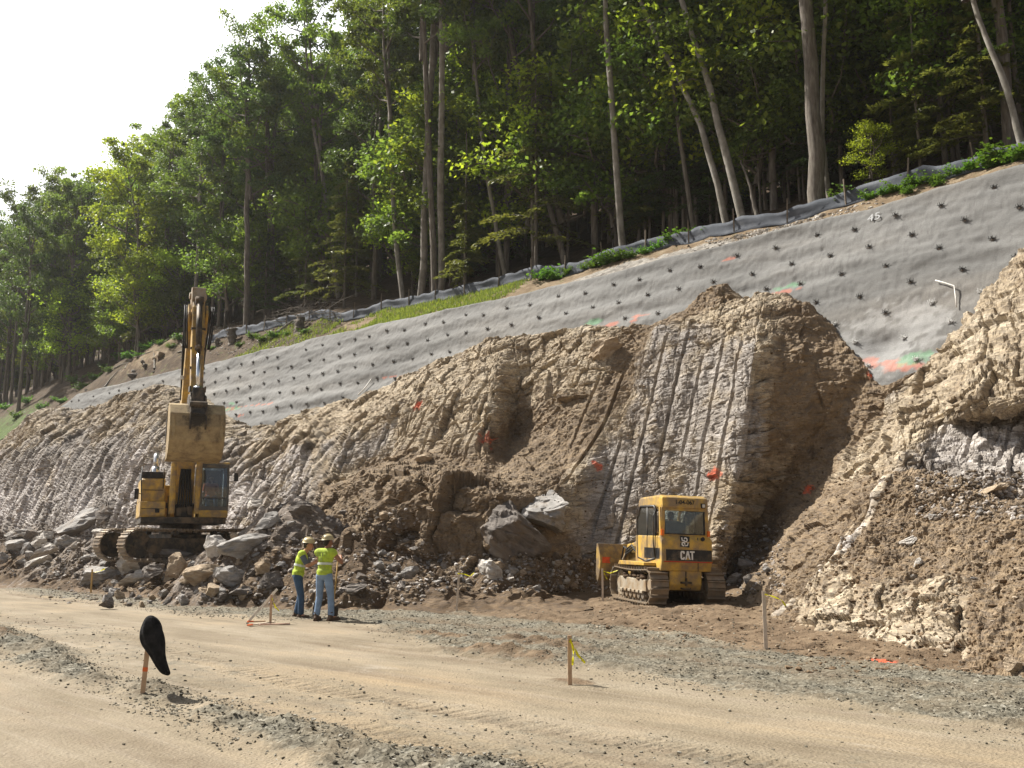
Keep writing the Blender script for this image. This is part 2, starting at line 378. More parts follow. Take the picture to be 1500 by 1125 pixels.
disp = rk * ((1 - .55 * blk) * (1 - .5 * slabm) * (.13 * ja + .20 * jta) + (1 - .55 * slabm) * (.040 * jb + .060 * jtb) + (1 - .4 * slabm) * (.016 * jc + .024 * jtc + .008 * o3) + .05 * o1 + .08 * t1_ + .012 * o2 + .02 * t2_) + 0.22 * fbm(P, .45, 21, 3) * (1 - .5 * rk)
disp -= rk * (.06 * (1 - smooth(0, .05, jea)) + .03 * (1 - smooth(0, .07, jeb)))
disp += (1 - rk) * (0.10 * fbm(P, 1.6, 22, 5, .6) + 0.05 * np.abs(fbm(P, 5, 23, 3)) + 0.10 * t1_ + 0.03 * t2_ + 0.03*np.clip(o3,0,1))
disp += (.014 + .02 * (1 - rk)) * fbm(P, 7, 24, 4, .6)
o4, t4_, e4 = cells(wp * np.array([1.35, .6, .10]), 1.0, 14)
usr = np.broadcast_to(np.interp(cpos, np.arange(len(cols)), uu)[None, :], (nrow, ncol)).ravel(); rwr = np.broadcast_to(rpos[:, None], (nrow, ncol)).ravel()
slab = rk * (1 - smooth(700, 760, usr)) * smooth(.6, 1.2, rwr) * (1 - smooth(5.2, 6.3, rwr))
disp += slab * (.22 * o4 + .26 * t4_ - .10 * (1 - smooth(0, .10, e4)))
disp -= rk * .04 * (1 - smooth(.0, .07, e1))
lump = (1 - smooth(.0, .2, np.abs(usr - 650) / 900 - .0)) * smooth(460, 500, usr) * (1 - smooth(830, 860, usr)) * smooth(1.0, 1.6, rwr) * (1 - smooth(3.2, 4.0, rwr))
o5, t5_, e5 = cells(wp, .75, 15)
disp += lump * (.26 * o5 + .40 * t5_ - .12 * (1 - smooth(0, .12, e5)) + .07 * o2)
# rows of half-round blast holes left in the face
us = np.broadcast_to(np.interp(cpos, np.arange(len(cols)), uu)[None, :], (nrow, ncol)).ravel()
rowi = np.broadcast_to(rpos[:, None], (nrow, ncol)).ravel()
spacing = 0.78
lean = P[:, 0]
ph = lean / spacing
k = np.round(ph); dx = (ph - k) * spacing + 0.05 * (_h(k, k * 0, k * 0, 5) - .5)
region = smooth(820, 850, us) * (1 - smooth(1090, 1098, us)) * smooth(1.5, 2.2, rowi) * (1 - smooth(5.9, 6.1, rowi))
region = np.maximum(region, .75 * smooth(-200, -100, us) * (1 - smooth(395, 440, us)) * smooth(1.0, 1.6, rowi) * (1 - smooth(4.6, 5.2, rowi)))
region = np.maximum(region, .7 * smooth(560, 600, us) * (1 - smooth(690, 710, us)) * smooth(4.2, 4.6, rowi) * (1 - smooth(6.0, 6.3, rowi)))
region = np.maximum(region, .7 * smooth(1340, 1370, us) * (1 - smooth(1480, 1520, us)) * smooth(4.0, 4.2, rowi) * (1 - smooth(4.9, 5.2, rowi)))
kz = np.stack([k * 3.1, k * 0, P[:, 2] * .35], 1)
vis = smooth(-.55, -.2, vnoise(kz, 1.0, 51)) * region
flat = vis * np.exp(-(dx / .30) ** 2)                                   # the face is flatter beside a hole
disp = disp * (1 - .75 * flat)
wd = .056
disp -= vis * 0.14 * np.sqrt(np.clip(1 - (dx / wd) ** 2, 0, 1))
fade = smooth(0.2, .9, rowi) * (1 - smooth(7.2, 8.0, rowi))
G2 = P + N.reshape(-1, 3) * (disp * (0.25 + .75 * fade))[:, None]
# weathering: tan soil wash on ledges, red / green survey paint
def splat(pts, P, r=.35, seed=3, stretch=(1, 1, 1)):
    m = np.zeros(len(P))
    for q, k_ in pts:
        d = np.linalg.norm((P - np.array(q)) / np.array(stretch), axis=1)
        sel = d < r * k_ * 2
        if sel.any():
            m[sel] = np.maximum(m[sel], smooth(1.1, .75, d[sel] / (r * k_) + .75 * fbm(P[sel], 5, seed, 3)))
    return m
def near_rock(u, v):                    # vertex of the sheet seen at a pixel
    d = np.array(ray(u, v)); d /= np.linalg.norm(d)
    q = G2 - np.array([0, 0, CAMZ]); t = q @ d
    e = np.linalg.norm(q - t[:, None] * d, axis=1)
    c = e < 0.12
    if not c.any(): return G2[np.argmin(e)]
    return G2[np.where(c)[0][np.argmin(t[c])]]
pr = splat([(near_rock(716, 635), .75), (near_rock(1182, 711), .45), (near_rock(612, 588), .5), (near_rock(879, 679), .45), (near_rock(1040, 697), .5), (near_rock(1290, 548), 0.9)], G2, .38)
tanb = tan + .25 * fbm(P, .35, 60, 3)
me = np_mesh('rock_cut', G2, grid_faces(nrow, ncol), False)
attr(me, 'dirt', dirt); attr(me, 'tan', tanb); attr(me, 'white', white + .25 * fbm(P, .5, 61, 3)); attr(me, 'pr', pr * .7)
t = NT('cut_rock')
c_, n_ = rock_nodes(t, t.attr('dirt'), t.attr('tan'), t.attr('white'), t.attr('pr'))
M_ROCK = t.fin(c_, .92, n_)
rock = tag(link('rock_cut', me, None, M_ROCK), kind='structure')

# ================================================================== spoil bench in front, right
DC = [
 [(1070,900,21.6),(1080,892,22.0),(1085,888,22.3),(1090,884,22.6),(1095,880,23.2)],
 [(1122,935,17.9),(1132,900,19.2),(1138,882,20.2),(1146,868,21.0),(1160,860,22.2)],
 [(1160,945,17.0),(1178,890,18.6),(1196,840,19.6),(1215,800,20.4),(1235,785,22.0)],
 [(1205,950,16.6),(1225,880,18.1),(1245,800,19.5),(1268,730,20.6),(1285,712,22.5)],
 [(1250,957,16.1),(1270,890,17.4),(1288,800,19.1),(1302,698,20.8),(1320,690,23.0)],
 [(1320,966,15.5),(1335,890,17.0),(1352,805,18.8),(1368,712,20.6),(1380,706,23.0)],
 [(1400,976,14.8),(1410,890,16.4),(1425,812,18.3),(1438,740,20.0),(1448,730,22.8)],
 [(1490,988,14.1),(1500,890,15.9),(1510,812,17.8),(1520,745,19.7),(1525,736,22.8)],
 [(1620,1003,13.3),(1630,890,15.3),(1640,812,17.4),(1650,750,19.5),(1655,740,22.8)],
 [(1850,1030,12.2),(1860,890,14.5),(1870,812,16.8),(1880,750,19.0),(1885,740,22.8)]]
L = np.array([[tuple(on_s(*p)) for p in c] for c in DC])
Z0 = L[:, :1].copy(); Z0[:, :, 2] -= 0.9; Z0[:, :, 1] -= 0.7
Z9 = L[:, -1:].copy(); Z9[:, :, 1] += 1.5; Z9[:, :, 2] -= 1.5
L = np.concatenate([Z0, L, Z9], 1)
uu2 = np.array([c[2][0] for c in DC], float)
cp2 = np.concatenate([i + np.arange(n) / n for i, n in enumerate([int(max(20, (uu2[i + 1] - uu2[i]) / 1.2)) for i in range(len(DC) - 1)])] + [np.array([len(DC) - 1.0])])
rp2 = np.concatenate([i + np.arange(n) / n for i, n in enumerate([24, 70, 80, 80, 30, 8])] + [np.array([6.0])])
Gd = np.moveaxis(interp_axis(interp_axis(L, cp2, 0), rp2, 1), 0, 1).copy()
nr2, nc2 = Gd.shape[:2]
N = -grid_normals(Gd)
if N[nr2 // 2, nc2 // 2, 2] < 0: N = -N
P = Gd.reshape(-1, 3)
us = np.broadcast_to(np.interp(cp2, np.arange(len(DC)), uu2)[None, :], (nr2, nc2)).ravel()
rowi = np.broadcast_to(rp2[:, None], (nr2, nc2)).ravel()
wp = P + 0.3 * np.stack([fbm(P, .8, 131), fbm(P, .8, 132), fbm(P, .8, 133)], 1)
o1, t1_, _ = cells(wp, .9, 111); o2, t2_, e2 = cells(wp, 2.6, 112); o3, t3_, e3 = cells(wp, 7.0, 113)
# pale exposed ledges: low front outcrop and the clean ridges up the left shoulder
out = smooth(1.0, 1.35, rowi) * (1 - smooth(2.15, 2.7, rowi + .5 * fbm(P, .7, 70))) * smooth(1170, 1215, us) * (1 - smooth(1420, 1450, us)) * smooth(-.5, -.1, fbm(P, .8, 71))
uc_ = 1166 + (rowi - 1.5) / 2.5 * 128
rid = smooth(1.5, 1.8, rowi) * (1 - smooth(3.85, 4.1, rowi)) * np.exp(-((us - uc_) / 10) ** 4) * smooth(-.6, -.2, fbm(P, .9, 72))
rid2 = smooth(1.5, 1.8, rowi) * (1 - smooth(3.3, 3.7, rowi)) * np.exp(-((us - uc_ + 27) / 6) ** 4) * smooth(-.45, -.1, fbm(P, .9, 73))
rr = np.clip(out + rid + rid2, 0, 1)
disp = 0.16 * fbm(P, .6, 121, 4) + (1 - rr) * (.075 * fbm(P, 2.0, 122, 5, .65) + .07 * np.clip(o2, 0, 1) * smooth(.05, .2, e2) + .045 * np.clip(o3 + .2, 0, 1) * smooth(.05, .25, e3) + .05 * fbm(P, 7, 124, 4, .65))
ja, jta, jea = joints(P, (1.3, 1.2, .7), 171); jb, jtb, jeb = joints(P, (.5, .5, .26), 172)
disp += out * (.09 * ja + .10 * jta + .03 * jb + .035 * jtb + .03 * o3 + .05) - out * .04 * (1 - smooth(0, .06, jea)) + (rid + rid2) * (.10 + .05 * jb)
fade = smooth(0.2, .9, rowi) * (1 - smooth(5.0, 5.6, rowi))
G3 = P + N.reshape(-1, 3) * (disp * (.3 + .7 * fade))[:, None]
me = np_mesh('spoil_bench', G3, grid_faces(nr2, nc2), False)
attr(me, 'dirt', 1.0 - 1.15 * rr + .0 * us); attr(me, 'tan', .55 + .6 * out - .1 * rid); attr(me, 'white', .12 * out + .45 * (rid + rid2) + .30 * smooth(3.4, 4.2, rowi) * smooth(1330, 1400, us))
t = NT('bench_soil')
c_, n_ = rock_nodes(t, t.attr('dirt'), t.attr('tan'), t.attr('white'))
M_BENCH = t.fin(c_, .95, n_)
tag(link('spoil_bench', me, None, M_BENCH), kind='structure')

# ================================================================== ground sheet (graded grid, reaches the horizon)
def graded(lo, hi, c0, c1, d0, growth):
    a = list(np.arange(c0, c1, d0)); v = c1; d = d0
    while v < hi: a.append(v); d *= growth; v += d
    a.append(hi); v = c0; d = d0; b = []
    while v > lo:
        d *= growth; v -= d; b.append(max(v, lo))
    return np.array(sorted(set(b + a)))
gx = graded(-1500, 1500, -21, 6, .044, 1.035); gs = graded(-1500, 1500, 3, 20, .05, 1.06)
X, S = np.meshgrid(gx, gs); Xf, Sf = X.ravel(), S.ravel()
P = np.stack([Xf, Sf, Xf * 0], 1)
wob = .35 * fbm(P, .35, 201, 4) + .10 * fbm(P, 1.6, 202, 3)
def edge(pix):                          # s of a border as a function of x, from points on the ground
    q = sorted((on_z(*p)[0], on_z(*p)[1]) for p in pix)
    return np.interp(Xf, [a for a, b in q], [b for a, b in q])
near_a = edge([(0, 925), (150, 985), (330, 1040), (520, 1090), (680, 1125)]) + wob * .6       # far side of the near windrow
near_b = edge([(0, 965), (150, 1010), (330, 1075), (480, 1125)]) + wob * .5                   # its near side
grav_n = edge([(0, 866), (330, 905), (540, 915), (640, 945), (710, 962), (900, 985), (1100, 1018), (1300, 1040), (1500, 1080)]) + wob * .8   # road / gravel border
grav_f = edge([(0, 838), (330, 870), (560, 880), (700, 905), (900, 925), (1120, 952), (1500, 995)]) + wob * .9     # gravel / brown soil border
fs = np.where((Xf > -40) & (Xf < 20) & (Sf < 40) & (Sf > 0), 1.0, 0.0)
wind = smooth(-.35, .25, Sf - near_b) * (1 - smooth(-.3, .4, Sf - near_a)) * smooth(-.85, -.25, fbm(P, .55, 205, 4))
grav = smooth(-.15, .35, Sf - grav_n) * (1 - smooth(-.4, .5, Sf - grav_f))
soil = smooth(-.4, .5, Sf - grav_f)
half = smooth(0, .6, Sf - near_a) * (1 - smooth(1.2, 3.0, Sf - near_a))                      # stony strip beside the windrow
z = ground_z(Xf, Sf) + .03 * fbm(P, .25, 210, 3)
z += fs * wind * (.085 + .09 * fbm(P, 2.2, 211, 5, .65) + .05 * np.abs(fbm(P, 7, 212, 3)))
z += fs * grav * (.03 + .035 * fbm(P, 3, 213, 5, .65) + .03 * np.abs(fbm(P, 9, 214, 3)))
z += fs * soil * (.07 * fbm(P, 1.2, 215, 5, .6) + .06 * np.abs(fbm(P, 4, 216, 4)))
# crawler cleat marks across the gravel and the stony strip, wheel ruts along the road
q = np.array([Xf * .96 + Sf * .28, Sf * .96 - Xf * .28]).T
cle = np.abs(np.sin(Xf * 2 * PI / .22 + 2.0 * fbm(P, .5, 217, 2)))
def band(e, a, b): return smooth(a, a + .2, Sf - e) * (1 - smooth(b - .25, b, Sf - e))
lane = np.clip(band(near_a, .1, .75) + band(near_a, 1.3, 2.0) + band(grav_n, .1, .9) + band(grav_n, 1.5, 2.3) + .8 * band(grav_f, .3, 1.0) + .8 * band(grav_f, 2.1, 2.8) + .6 * band(near_a, 4.2, 4.8), 0, 1) * smooth(-.45, .05, fbm(P, .35, 219, 3))
z -= fs * lane * (1 - cle) ** 1.5 * (.05 * grav + .045 * half + .012 + .04 * soil * (1 - smooth(17, 19, Sf)))
rut = np.zeros_like(z)
for s0, wd_, dp in ((8.4, .16, .03), (8.85, .12, .018), (10.1, .17, .03), (9.4, .14, .018), (6.6, .15, .02), (3.9, .16, .02), (3.2, .14, .015), (10.6, .15, .014), (7.2, .14, .010), (12.4, .2, .03), (14.2, .25, .06), (15.9, .25, .06), (17.3, .3, .05)):
    cs = s0 + .25 * fbm(np.stack([Xf * .12, Xf * 0 + s0, Xf * 0], 1), 1, 220, 2)
    rut -= dp * np.exp(-((Sf - cs) / wd_) ** 2) * smooth(-.5, .1, fbm(P + s0, .15, 221, 2))
z += fs * rut * (1 - wind)
z += fs * .006 * fbm(P, 6, 222, 4, .7)
clod = np.zeros_like(z)                 # low heaps of dark loose soil left on the road by the stakes
for (u_, v_), ax, as_, hh in (((735, 962), 1.5, .45, .13), ((790, 946), 1.6, .5, .09), ((838, 1000), .55, .22, .05), ((640, 935), 1.2, .3, .07), ((5, 945), 1.0, .35, .14)):
    q_ = on_z(u_, v_); e_ = np.exp(-(((Xf - q_[0]) / ax) ** 2 + ((Sf - q_[1]) / as_) ** 2)); clod = np.maximum(clod, e_)
    z += hh * e_ * (1 + .9 * fbm(P, 3.5, 230, 4, .65))
V = np.stack([Xf, Sf, z], 1)
GZ_X, GZ_S, GZ = gx, gs, z.reshape(X.shape)
def gz(x, s):
    i = int(np.clip(np.searchsorted(GZ_X, x) - 1, 0, len(GZ_X) - 2)); j = int(np.clip(np.searchsorted(GZ_S, s) - 1, 0, len(GZ_S) - 2))
    return float(GZ[j, i])
me = np_mesh('ground', V, grid_faces(len(gs), len(gx)), True)
attr(me, 'rut', np.clip(-rut * 45 + .7 * lane * (1 - cle) * (half + .4 * grav + .3), 0, 1) * fs)
attr(me, 'gravel', np.clip(wind * .95 + grav * .85 + half * .30 + .7 * clod, 0, 1) * fs); attr(me, 'soil', np.maximum(soil, .75 * clod) * fs + (1 - fs) * .6)
attr(me, 'pr', splat([(V[np.argmin(np.hypot(Xf - on_z(1285, 970)[0], Sf - on_z(1285, 970)[1]))], .8)], V, .3, 4, (1, .6, 1)) * .7)
t = NT('road_ground')
sd = t.scaled(.35, 1.0, 1.0)
sand = t.ramp(t.noise(.9, 8, .6, sd), [(.28, (.155, .123, .082)), (.45, (.222, .183, .127)), (.6, (.275, .232, .17)), (.75, (.32, .268, .19))])
sand = t.mix(t.ramp(t.noise(.45, 5, .6, sd), [(.5, 0.0), (.68, .6)]), sand, (.315, .225, .125))
sand = t.mix(t.ramp(t.noise(1.7, 7, .7, sd), [(.57, 0.0), (.70, .6)]), sand, (.205, .155, .105))
sand = t.mix(t.ramp(t.noise(1.0, 8, .7, t.scaled(.14, 3.2, 1)), [(.48, 0.0), (.66, .55)]), sand, (.20, .16, .115))
sand = t.mix(t.ramp(t.noise(1.0, 9, .75, t.scaled(.2, 5.0, 1)), [(.52, 0.0), (.7, .5)]), sand, (.335, .29, .23))
sand = t.mix(t.ramp(t.noise(.75, 8, .7, t.scaled(.5, 1.3, 1)), [(.60, 0.0), (.70, .5)]), sand, (.36, .32, .27))
gr = t.ramp(t.voro(26, out='Color'), [(.1, (.05, .046, .035)), (.45, (.13, .12, .092)), (.8, (.21, .195, .155)), (1, (.36, .34, .285))])
gr = t.mix(t.ramp(t.noise(1.2, 6), [(.4, 0.0), (.65, .6)]), gr, (.17, .135, .09))
so_ = t.ramp(t.noise(1.8, 9, .65), [(.25, (.085, .058, .035)), (.5, (.15, .105, .066)), (.75, (.24, .178, .115))])
fg = t.ramp(t.math('ADD', t.attr('gravel'), t.math('MULTIPLY', t.math('SUBTRACT', t.noise(2.2, 9, .75), .5), 2.4)), [(.25, 0.0), (.72, 1.0)])
fo = t.ramp(t.math('ADD', t.attr('soil'), t.math('MULTIPLY', t.math('SUBTRACT', t.noise(1.6, 7, .7), .5), 1.0)), [(.38, 0.0), (.6, 1.0)])
c_ = t.mix(fo, t.mix(fg, sand, gr), so_)
c_ = t.mix(t.math('MULTIPLY', t.attr('rut'), t.ramp(t.noise(2.5, 6, .65), [(.3, 0.0), (.6, .8)])), c_, (.13, .095, .062))
c_ = t.mix(t.attr('pr'), c_, (.8, .12, .05))
c_ = t.mix(1.0, c_, t.ramp(t.noise(60, 4, .7), [(.3, .8), (.7, 1.15)]), 'MULTIPLY')
n1 = t.bump(t.noise(14, 8, .7), .5, .035)
n2 = t.bump(t.voro(30), .45, .02, n1)
GROUND = tag(link('ground', me, None, t.fin(c_, .95, n2)), kind='structure')
# ================================================================== shotcrete facing
from mathutils.bvhtree import BVHTree
st = 3
_g = G2.reshape(nrow, ncol, 3)[::st, ::st]
BV_ROCK = BVHTree.FromPolygons([tuple(p) for p in _g.reshape(-1, 3)], [tuple(map(int, f)) for f in grid_faces(_g.shape[0], _g.shape[1])])
_g = G3.reshape(nr2, nc2, 3)[::st, ::st]
BV_BENCH = BVHTree.FromPolygons([tuple(p) for p in _g.reshape(-1, 3)], [tuple(map(int, f)) for f in grid_faces(_g.shape[0], _g.shape[1])])
CAM = Vector((0, 0, CAMZ))
def hidden(p, tol=.25):
    d = Vector(p) - CAM; n = d.length; d /= n
    for b in (BV_ROCK, BV_BENCH):
        h = b.ray_cast(CAM, d, n - tol)
        if h[0] is not None: return True
    return False

xs = np.arange(-80.5, 9.0, .07)
bot = np.interp(xs, [-81, -78, -60, -20, -16.2, -14.6, -12, -8, 9], [9.5, 8.5, 7.0, 5.5, 5.8, 5.9, 5.7, 5.0, 5.0])
vv = np.arange(0, 1.0001, 1 / 105)
X, V_ = np.meshgrid(xs, vv)
top = shot_top(X)
top = top - np.clip(-77.5 - X, 0, 5) * .45
Zs = bot[None, :] + (top - bot[None, :]) * V_
Ss = shot_s(Zs)
P = np.stack([X.ravel(), Ss.ravel(), Zs.ravel()], 1)
rip = fbm(P * np.array([.25, 1, 1.0]), 1.0, 301, 4)
d = .085 * rip + .035 * np.sin(P[:, 2] * 2 * PI / .86 + 1.2 * fbm(P, .3, 302, 2)) * smooth(-.4, .3, fbm(P, .25, 303, 2)) + .024 * fbm(P * np.array([.5, 1, 1.6]), 2.6, 304, 4) + .016 * fbm(P, 9, 305, 3)
qb = np.array(on_s(1300, 505, 27.3)); d -= .28 * np.exp(-(np.linalg.norm((P - qb) * np.array([1, .3, 1.6]), axis=1) / .7) ** 2)
P[:, 1] -= d * .9; P[:, 2] += d * .35
# rolled top lip
nx = len(xs)
lip = []
for a, b in ((.10, .05), (.28, .07), (.5, .02), (.75, -.15), (1.0, -.6)):
    q = P[-nx:].copy(); q[:, 1] += a; q[:, 2] += b + .03 * fbm(q, 1.5, 306, 3); lip.append(q)
P = np.concatenate([P] + lip)
me = np_mesh('facing', P, grid_faces(len(vv) + 5, nx), True)
def near_shot(u, v):
    q = P - np.array([0, 0, CAMZ]); dd = np.array(ray(u, v)); dd /= np.linalg.norm(dd)
    tt = q @ dd
    return P[np.argmin(np.linalg.norm(q - tt[:, None] * dd, axis=1))]
def many(pts, k): return [(near_shot(*p), k) for p in pts]
red = splat(many([(1272, 528), (1280, 535), (1296, 532), (1310, 538), (1325, 540), (1338, 535)], .8) + many([(1150, 427), (1142, 430)], .7) + many([(890, 478), (900, 474), (925, 470), (938, 463), (862, 486)], .65)
            + many([(i, 598 - (i - 330) * .10) for i in range(315, 400, 9)], .5) + many([(i, 554 - (i - 560) * .12) for i in range(565, 600, 7)], .4) + many([(318, 597), (322, 605), (340, 600), (352, 608)], .7)
            + many([(1152, 352), (1160, 349), (1068, 379), (655, 462 + 20)], .5), P, .27, 8, (2.0, 1, .42))
grn = splat(many([(1152, 420), (1160, 417), (1144, 422), (1168, 415)], .6) + many([(1340, 525), (1347, 521), (1334, 530)], .8) + many([(868, 473), (874, 470)], .7) + many([(340, 592), (346, 598), (333, 600)], .8), P, .28, 9, (1.8, 1, .5))
wht = splat(many([(1300, 520), (1312, 505), (1290, 510), (1340, 480), (1290, 490)], 1.6), P, .55, 10)
attr(me, 'pr', red * .34); attr(me, 'pg', grn * .30); attr(me, 'wh', wht * .26)
t = NT('sprayed_concrete')
sd = t.scaled(.22, 1.0, 1.0)
c_ = t.ramp(t.noise(.8, 8, .62, sd), [(.28, (.115, .114, .111)), (.5, (.188, .187, .182)), (.72, (.265, .263, .255))])
c_ = t.mix(t.ramp(t.noise(.35, 6, .6, sd), [(.5, 0.0), (.7, .55)]), c_, (.225, .205, .18))
c_ = t.mix(t.ramp(t.noise(2.6, 8, .7, t.scaled(2.4, 1, .35)), [(.50, 0.0), (.70, .6)]), c_, (.105, .102, .098))
c_ = t.mix(t.attr('wh'), c_, (.56, .56, .56)); c_ = t.mix(t.attr('pr'), c_, (.80, .17, .06)); c_ = t.mix(t.attr('pg'), c_, (.12, .5, .2))
c_ = t.mix(1.0, c_, t.ramp(t.noise(30, 5, .7), [(.3, .85), (.7, 1.12)]), 'MULTIPLY')
M_SHOT = t.fin(c_, .9, t.bump(t.noise(25, 8, .75), .6, .03))
shot = empty('retaining_wall', (0, 0, 0), 0, 'long grey sprayed concrete facing studded with nail heads above the rock cut', 'retaining wall')
link('facing', me, shot, M_SHOT)
# chalk number and white marks on the facing
def text_mesh(s, size, bold=0.0):
    cu = bpy.data.curves.new('lettering', 'FONT'); cu.body = s; cu.size = size; cu.align_x = 'CENTER'; cu.align_y = 'CENTER'; cu.offset = bold; cu.extrude = .004
    o = bpy.data.objects.new('lettering', cu); COL.objects.link(o)
    dg = bpy.context.evaluated_depsgraph_get()
    m = bpy.data.meshes.new_from_object(o.evaluated_get(dg)); bpy.data.objects.remove(o); bpy.data.curves.remove(cu)
    m.name = 'lettering'
    return m
M_CHALK = simple_mat('white_spray_paint', (.44, .45, .46), .9, var=.1)
def wall_mark(name, me, u, v, rot=0.0, off=.04):
    p = Vector(near_shot(u, v)); nrm = Vector((0, -.894, .447))
    o = link(name, me, shot, M_CHALK); zc = nrm; xc = Vector((1, 0, 0)); yc = zc.cross(xc)
    m = Matrix((xc, yc, zc)).transposed().to_4x4() @ Matrix.Rotation(rot, 4, 'Z'); m.translation = p + nrm * off
    o.matrix_world = m; return o
wall_mark('painted_number', text_mesh('45', .44, -.004), 1280, 320, .1)

def tube_bm(bm, pts, rad, seg=8, cap=True):
    """Sweep a round section along a list of points (rad: number or list) into a bmesh."""
    pts = [Vector(p) for p in pts]; n = len(pts)
    if not isinstance(rad, (list, tuple)): rad = [rad] * n
    rings = []; ref = None
    for i, p in enumerate(pts):
        tn = (pts[min(i + 1, n - 1)] - pts[max(i - 1, 0)]).normalized()
        if ref is None: ref = tn.orthogonal().normalized()
        ref = (ref - tn * ref.dot(tn)).normalized(); bi = tn.cross(ref)
        rings.append([bm.verts.new(p + (ref * math.cos(2 * PI * k / seg) + bi * math.sin(2 * PI * k / seg)) * rad[i]) for k in range(seg)])
    for a, b in zip(rings, rings[1:]):
        for k in range(seg): bm.faces.new((a[k], a[(k + 1) % seg], b[(k + 1) % seg], b[k]))
    if cap: bm.faces.new(list(reversed(rings[0]))); bm.faces.new(rings[-1])
def box_bm(bm, c, d, mat=None):
    """Box of size d centred at c, optionally turned by the matrix mat."""
    vs = []
    for x in (-.5, .5):
        for y in (-.5, .5):
            for z_ in (-.5, .5):
                q = Vector((x * d[0], y * d[1], z_ * d[2]))
                if mat is not None: q = mat @ q
                vs.append(bm.verts.new(q + Vector(c)))
    for f in ((0, 1, 3, 2), (4, 6, 7, 5), (0, 4, 5, 1), (2, 3, 7, 6), (0, 2, 6, 4), (1, 5, 7, 3)): bm.faces.new([vs[i] for i in f])
    return vs
def bm_obj(name, bm, mat, parent=None, smooth_shade=False, bevel=0.0, bseg=2, loc=None):
    bmesh.ops.recalc_face_normals(bm, faces=bm.faces)
    if bevel: 
        es = [e for e in bm.edges if len(e.link_faces) == 2 and e.calc_face_angle(0) > .5]
        bmesh.ops.bevel(bm, geom=es, offset=bevel, segments=bseg, affect='EDGES', profile=.6, clamp_overlap=True)
    me = bpy.data.meshes.new(name); bm.to_mesh(me); bm.free()
    if smooth_shade:
        for p in me.polygons: p.use_smooth = True
    o = link(name, me, parent, mat)
    if loc: o.location = loc
    return o
M_STEEL = simple_mat('black_steel', (.035, .034, .033), .6, .3, var=.3, dirt=(.16, .12, .09), dirt_amt=.4)
M_STEELW = simple_mat('concrete_splashed_steel', (.55, .55, .54), .8, 0, var=.25, dirt=(.1, .1, .1), dirt_amt=.3)
def nail_mesh(seed):
    r = random.Random(seed); bm = bmesh.new()
    box_bm(bm, (0, 0, .02), (.20, .20, .03), Matrix.Rotation(r.uniform(-.3, .3), 3, 'Z'))
    for k in range(4):
        x0 = -.15 + .1 * k + r.uniform(-.02, .02)
        tube_bm(bm, [(x0 * .6, -.13 + r.uniform(-.05, .03), .05), (x0 * 1.1 + r.uniform(-.03, .03), .14 + r.uniform(-.03, .06), .08 + r.uniform(0, .06))], .013, 6)
    tube_bm(bm, [(-.22, r.uniform(-.06, .04), .06), (.22, r.uniform(-.04, .06), .07)], .013, 6)
    tube_bm(bm, [(0, 0, .02), (.01, -.02, .24)], .022, 8)
    tube_bm(bm, [(0, 0, .03), (0, 0, .09)], .042, 6)
    bmesh.ops.recalc_face_normals(bm, faces=bm.faces)
    me = bpy.data.meshes.new('nail_head'); bm.to_mesh(me); bm.free(); return me
NAILS = [nail_mesh(k) for k in range(6)]
NAILW = [m.copy() for m in NAILS[:3]]
for m in NAILS: m.materials.append(M_STEEL)
for m in NAILW: m.materials.append(M_STEELW)
BV_SHOT = None
cand = []
for kz_ in range(8):
    for i in range(64):
        x = -79.2 + 1.42 * i + (kz_ % 2) * .7 + .12 * math.sin(i * 7.3 + kz_)
        z_ = float(shot_top(x)) - .62 - kz_ * .84 + .06 * math.sin(i * 3.1 + kz_ * 2)
        if x > 0 or z_ < np.interp(x, xs, bot) + .3: continue
        p = Vector((x, shot_s(z_), z_))
        q = p - CAM; F = q.x * FWD[0] + q.y * FWD[1]; u_ = 750 + FPX * (q.x * RGT[0] + q.y * RGT[1]) / (F * CP + q.z * SP)
        if u_ < 60 or u_ > 1530 or hidden(p, .5): continue
        cand.append((kz_, p, u_))
nrm = Vector((0, -.894, .447))
for kz_, p, u_ in sorted(cand, key=lambda c: c[1].length)[:292]:
    i = np.argmin(np.abs(P[:, 0] - p.x) + np.abs(P[:, 2] - p.z))
    white_ = kz_ >= 4 and u_ > 1200 and random.random() < .75
    me = random.choice(NAILW if white_ else NAILS)
    o = bpy.data.objects.new('nail_head', me); COL.objects.link(o)
    m = Matrix((Vector((1, 0, 0)), nrm.cross(Vector((1, 0, 0))), nrm)).transposed().to_4x4() @ Matrix.Rotation(random.uniform(-.25, .25), 4, 'Z')
    m = m @ Matrix.Scale(.54, 4); m.translation = Vector(P[i]) + nrm * .01; o.matrix_world = m
    if white_: tag(o, 'concrete-splashed white nail head low in the gap of the grey facing', 'soil nail', 'white nail heads low in the gap')
    elif kz_ == 0: tag(o, 'dark nail head in the top row along the rim of the grey facing', 'soil nail', 'nail heads of the top row')
    elif kz_ == 1: tag(o, 'dark nail head in the second row down on the grey facing', 'soil nail', 'nail heads of the second row')
    elif kz_ == 2: tag(o, 'dark nail head in the third row down on the grey facing', 'soil nail', 'nail heads of the third row')
    else: tag(o, 'dark nail head low on the grey facing, fourth row or below', 'soil nail', 'nail heads of the lower rows')
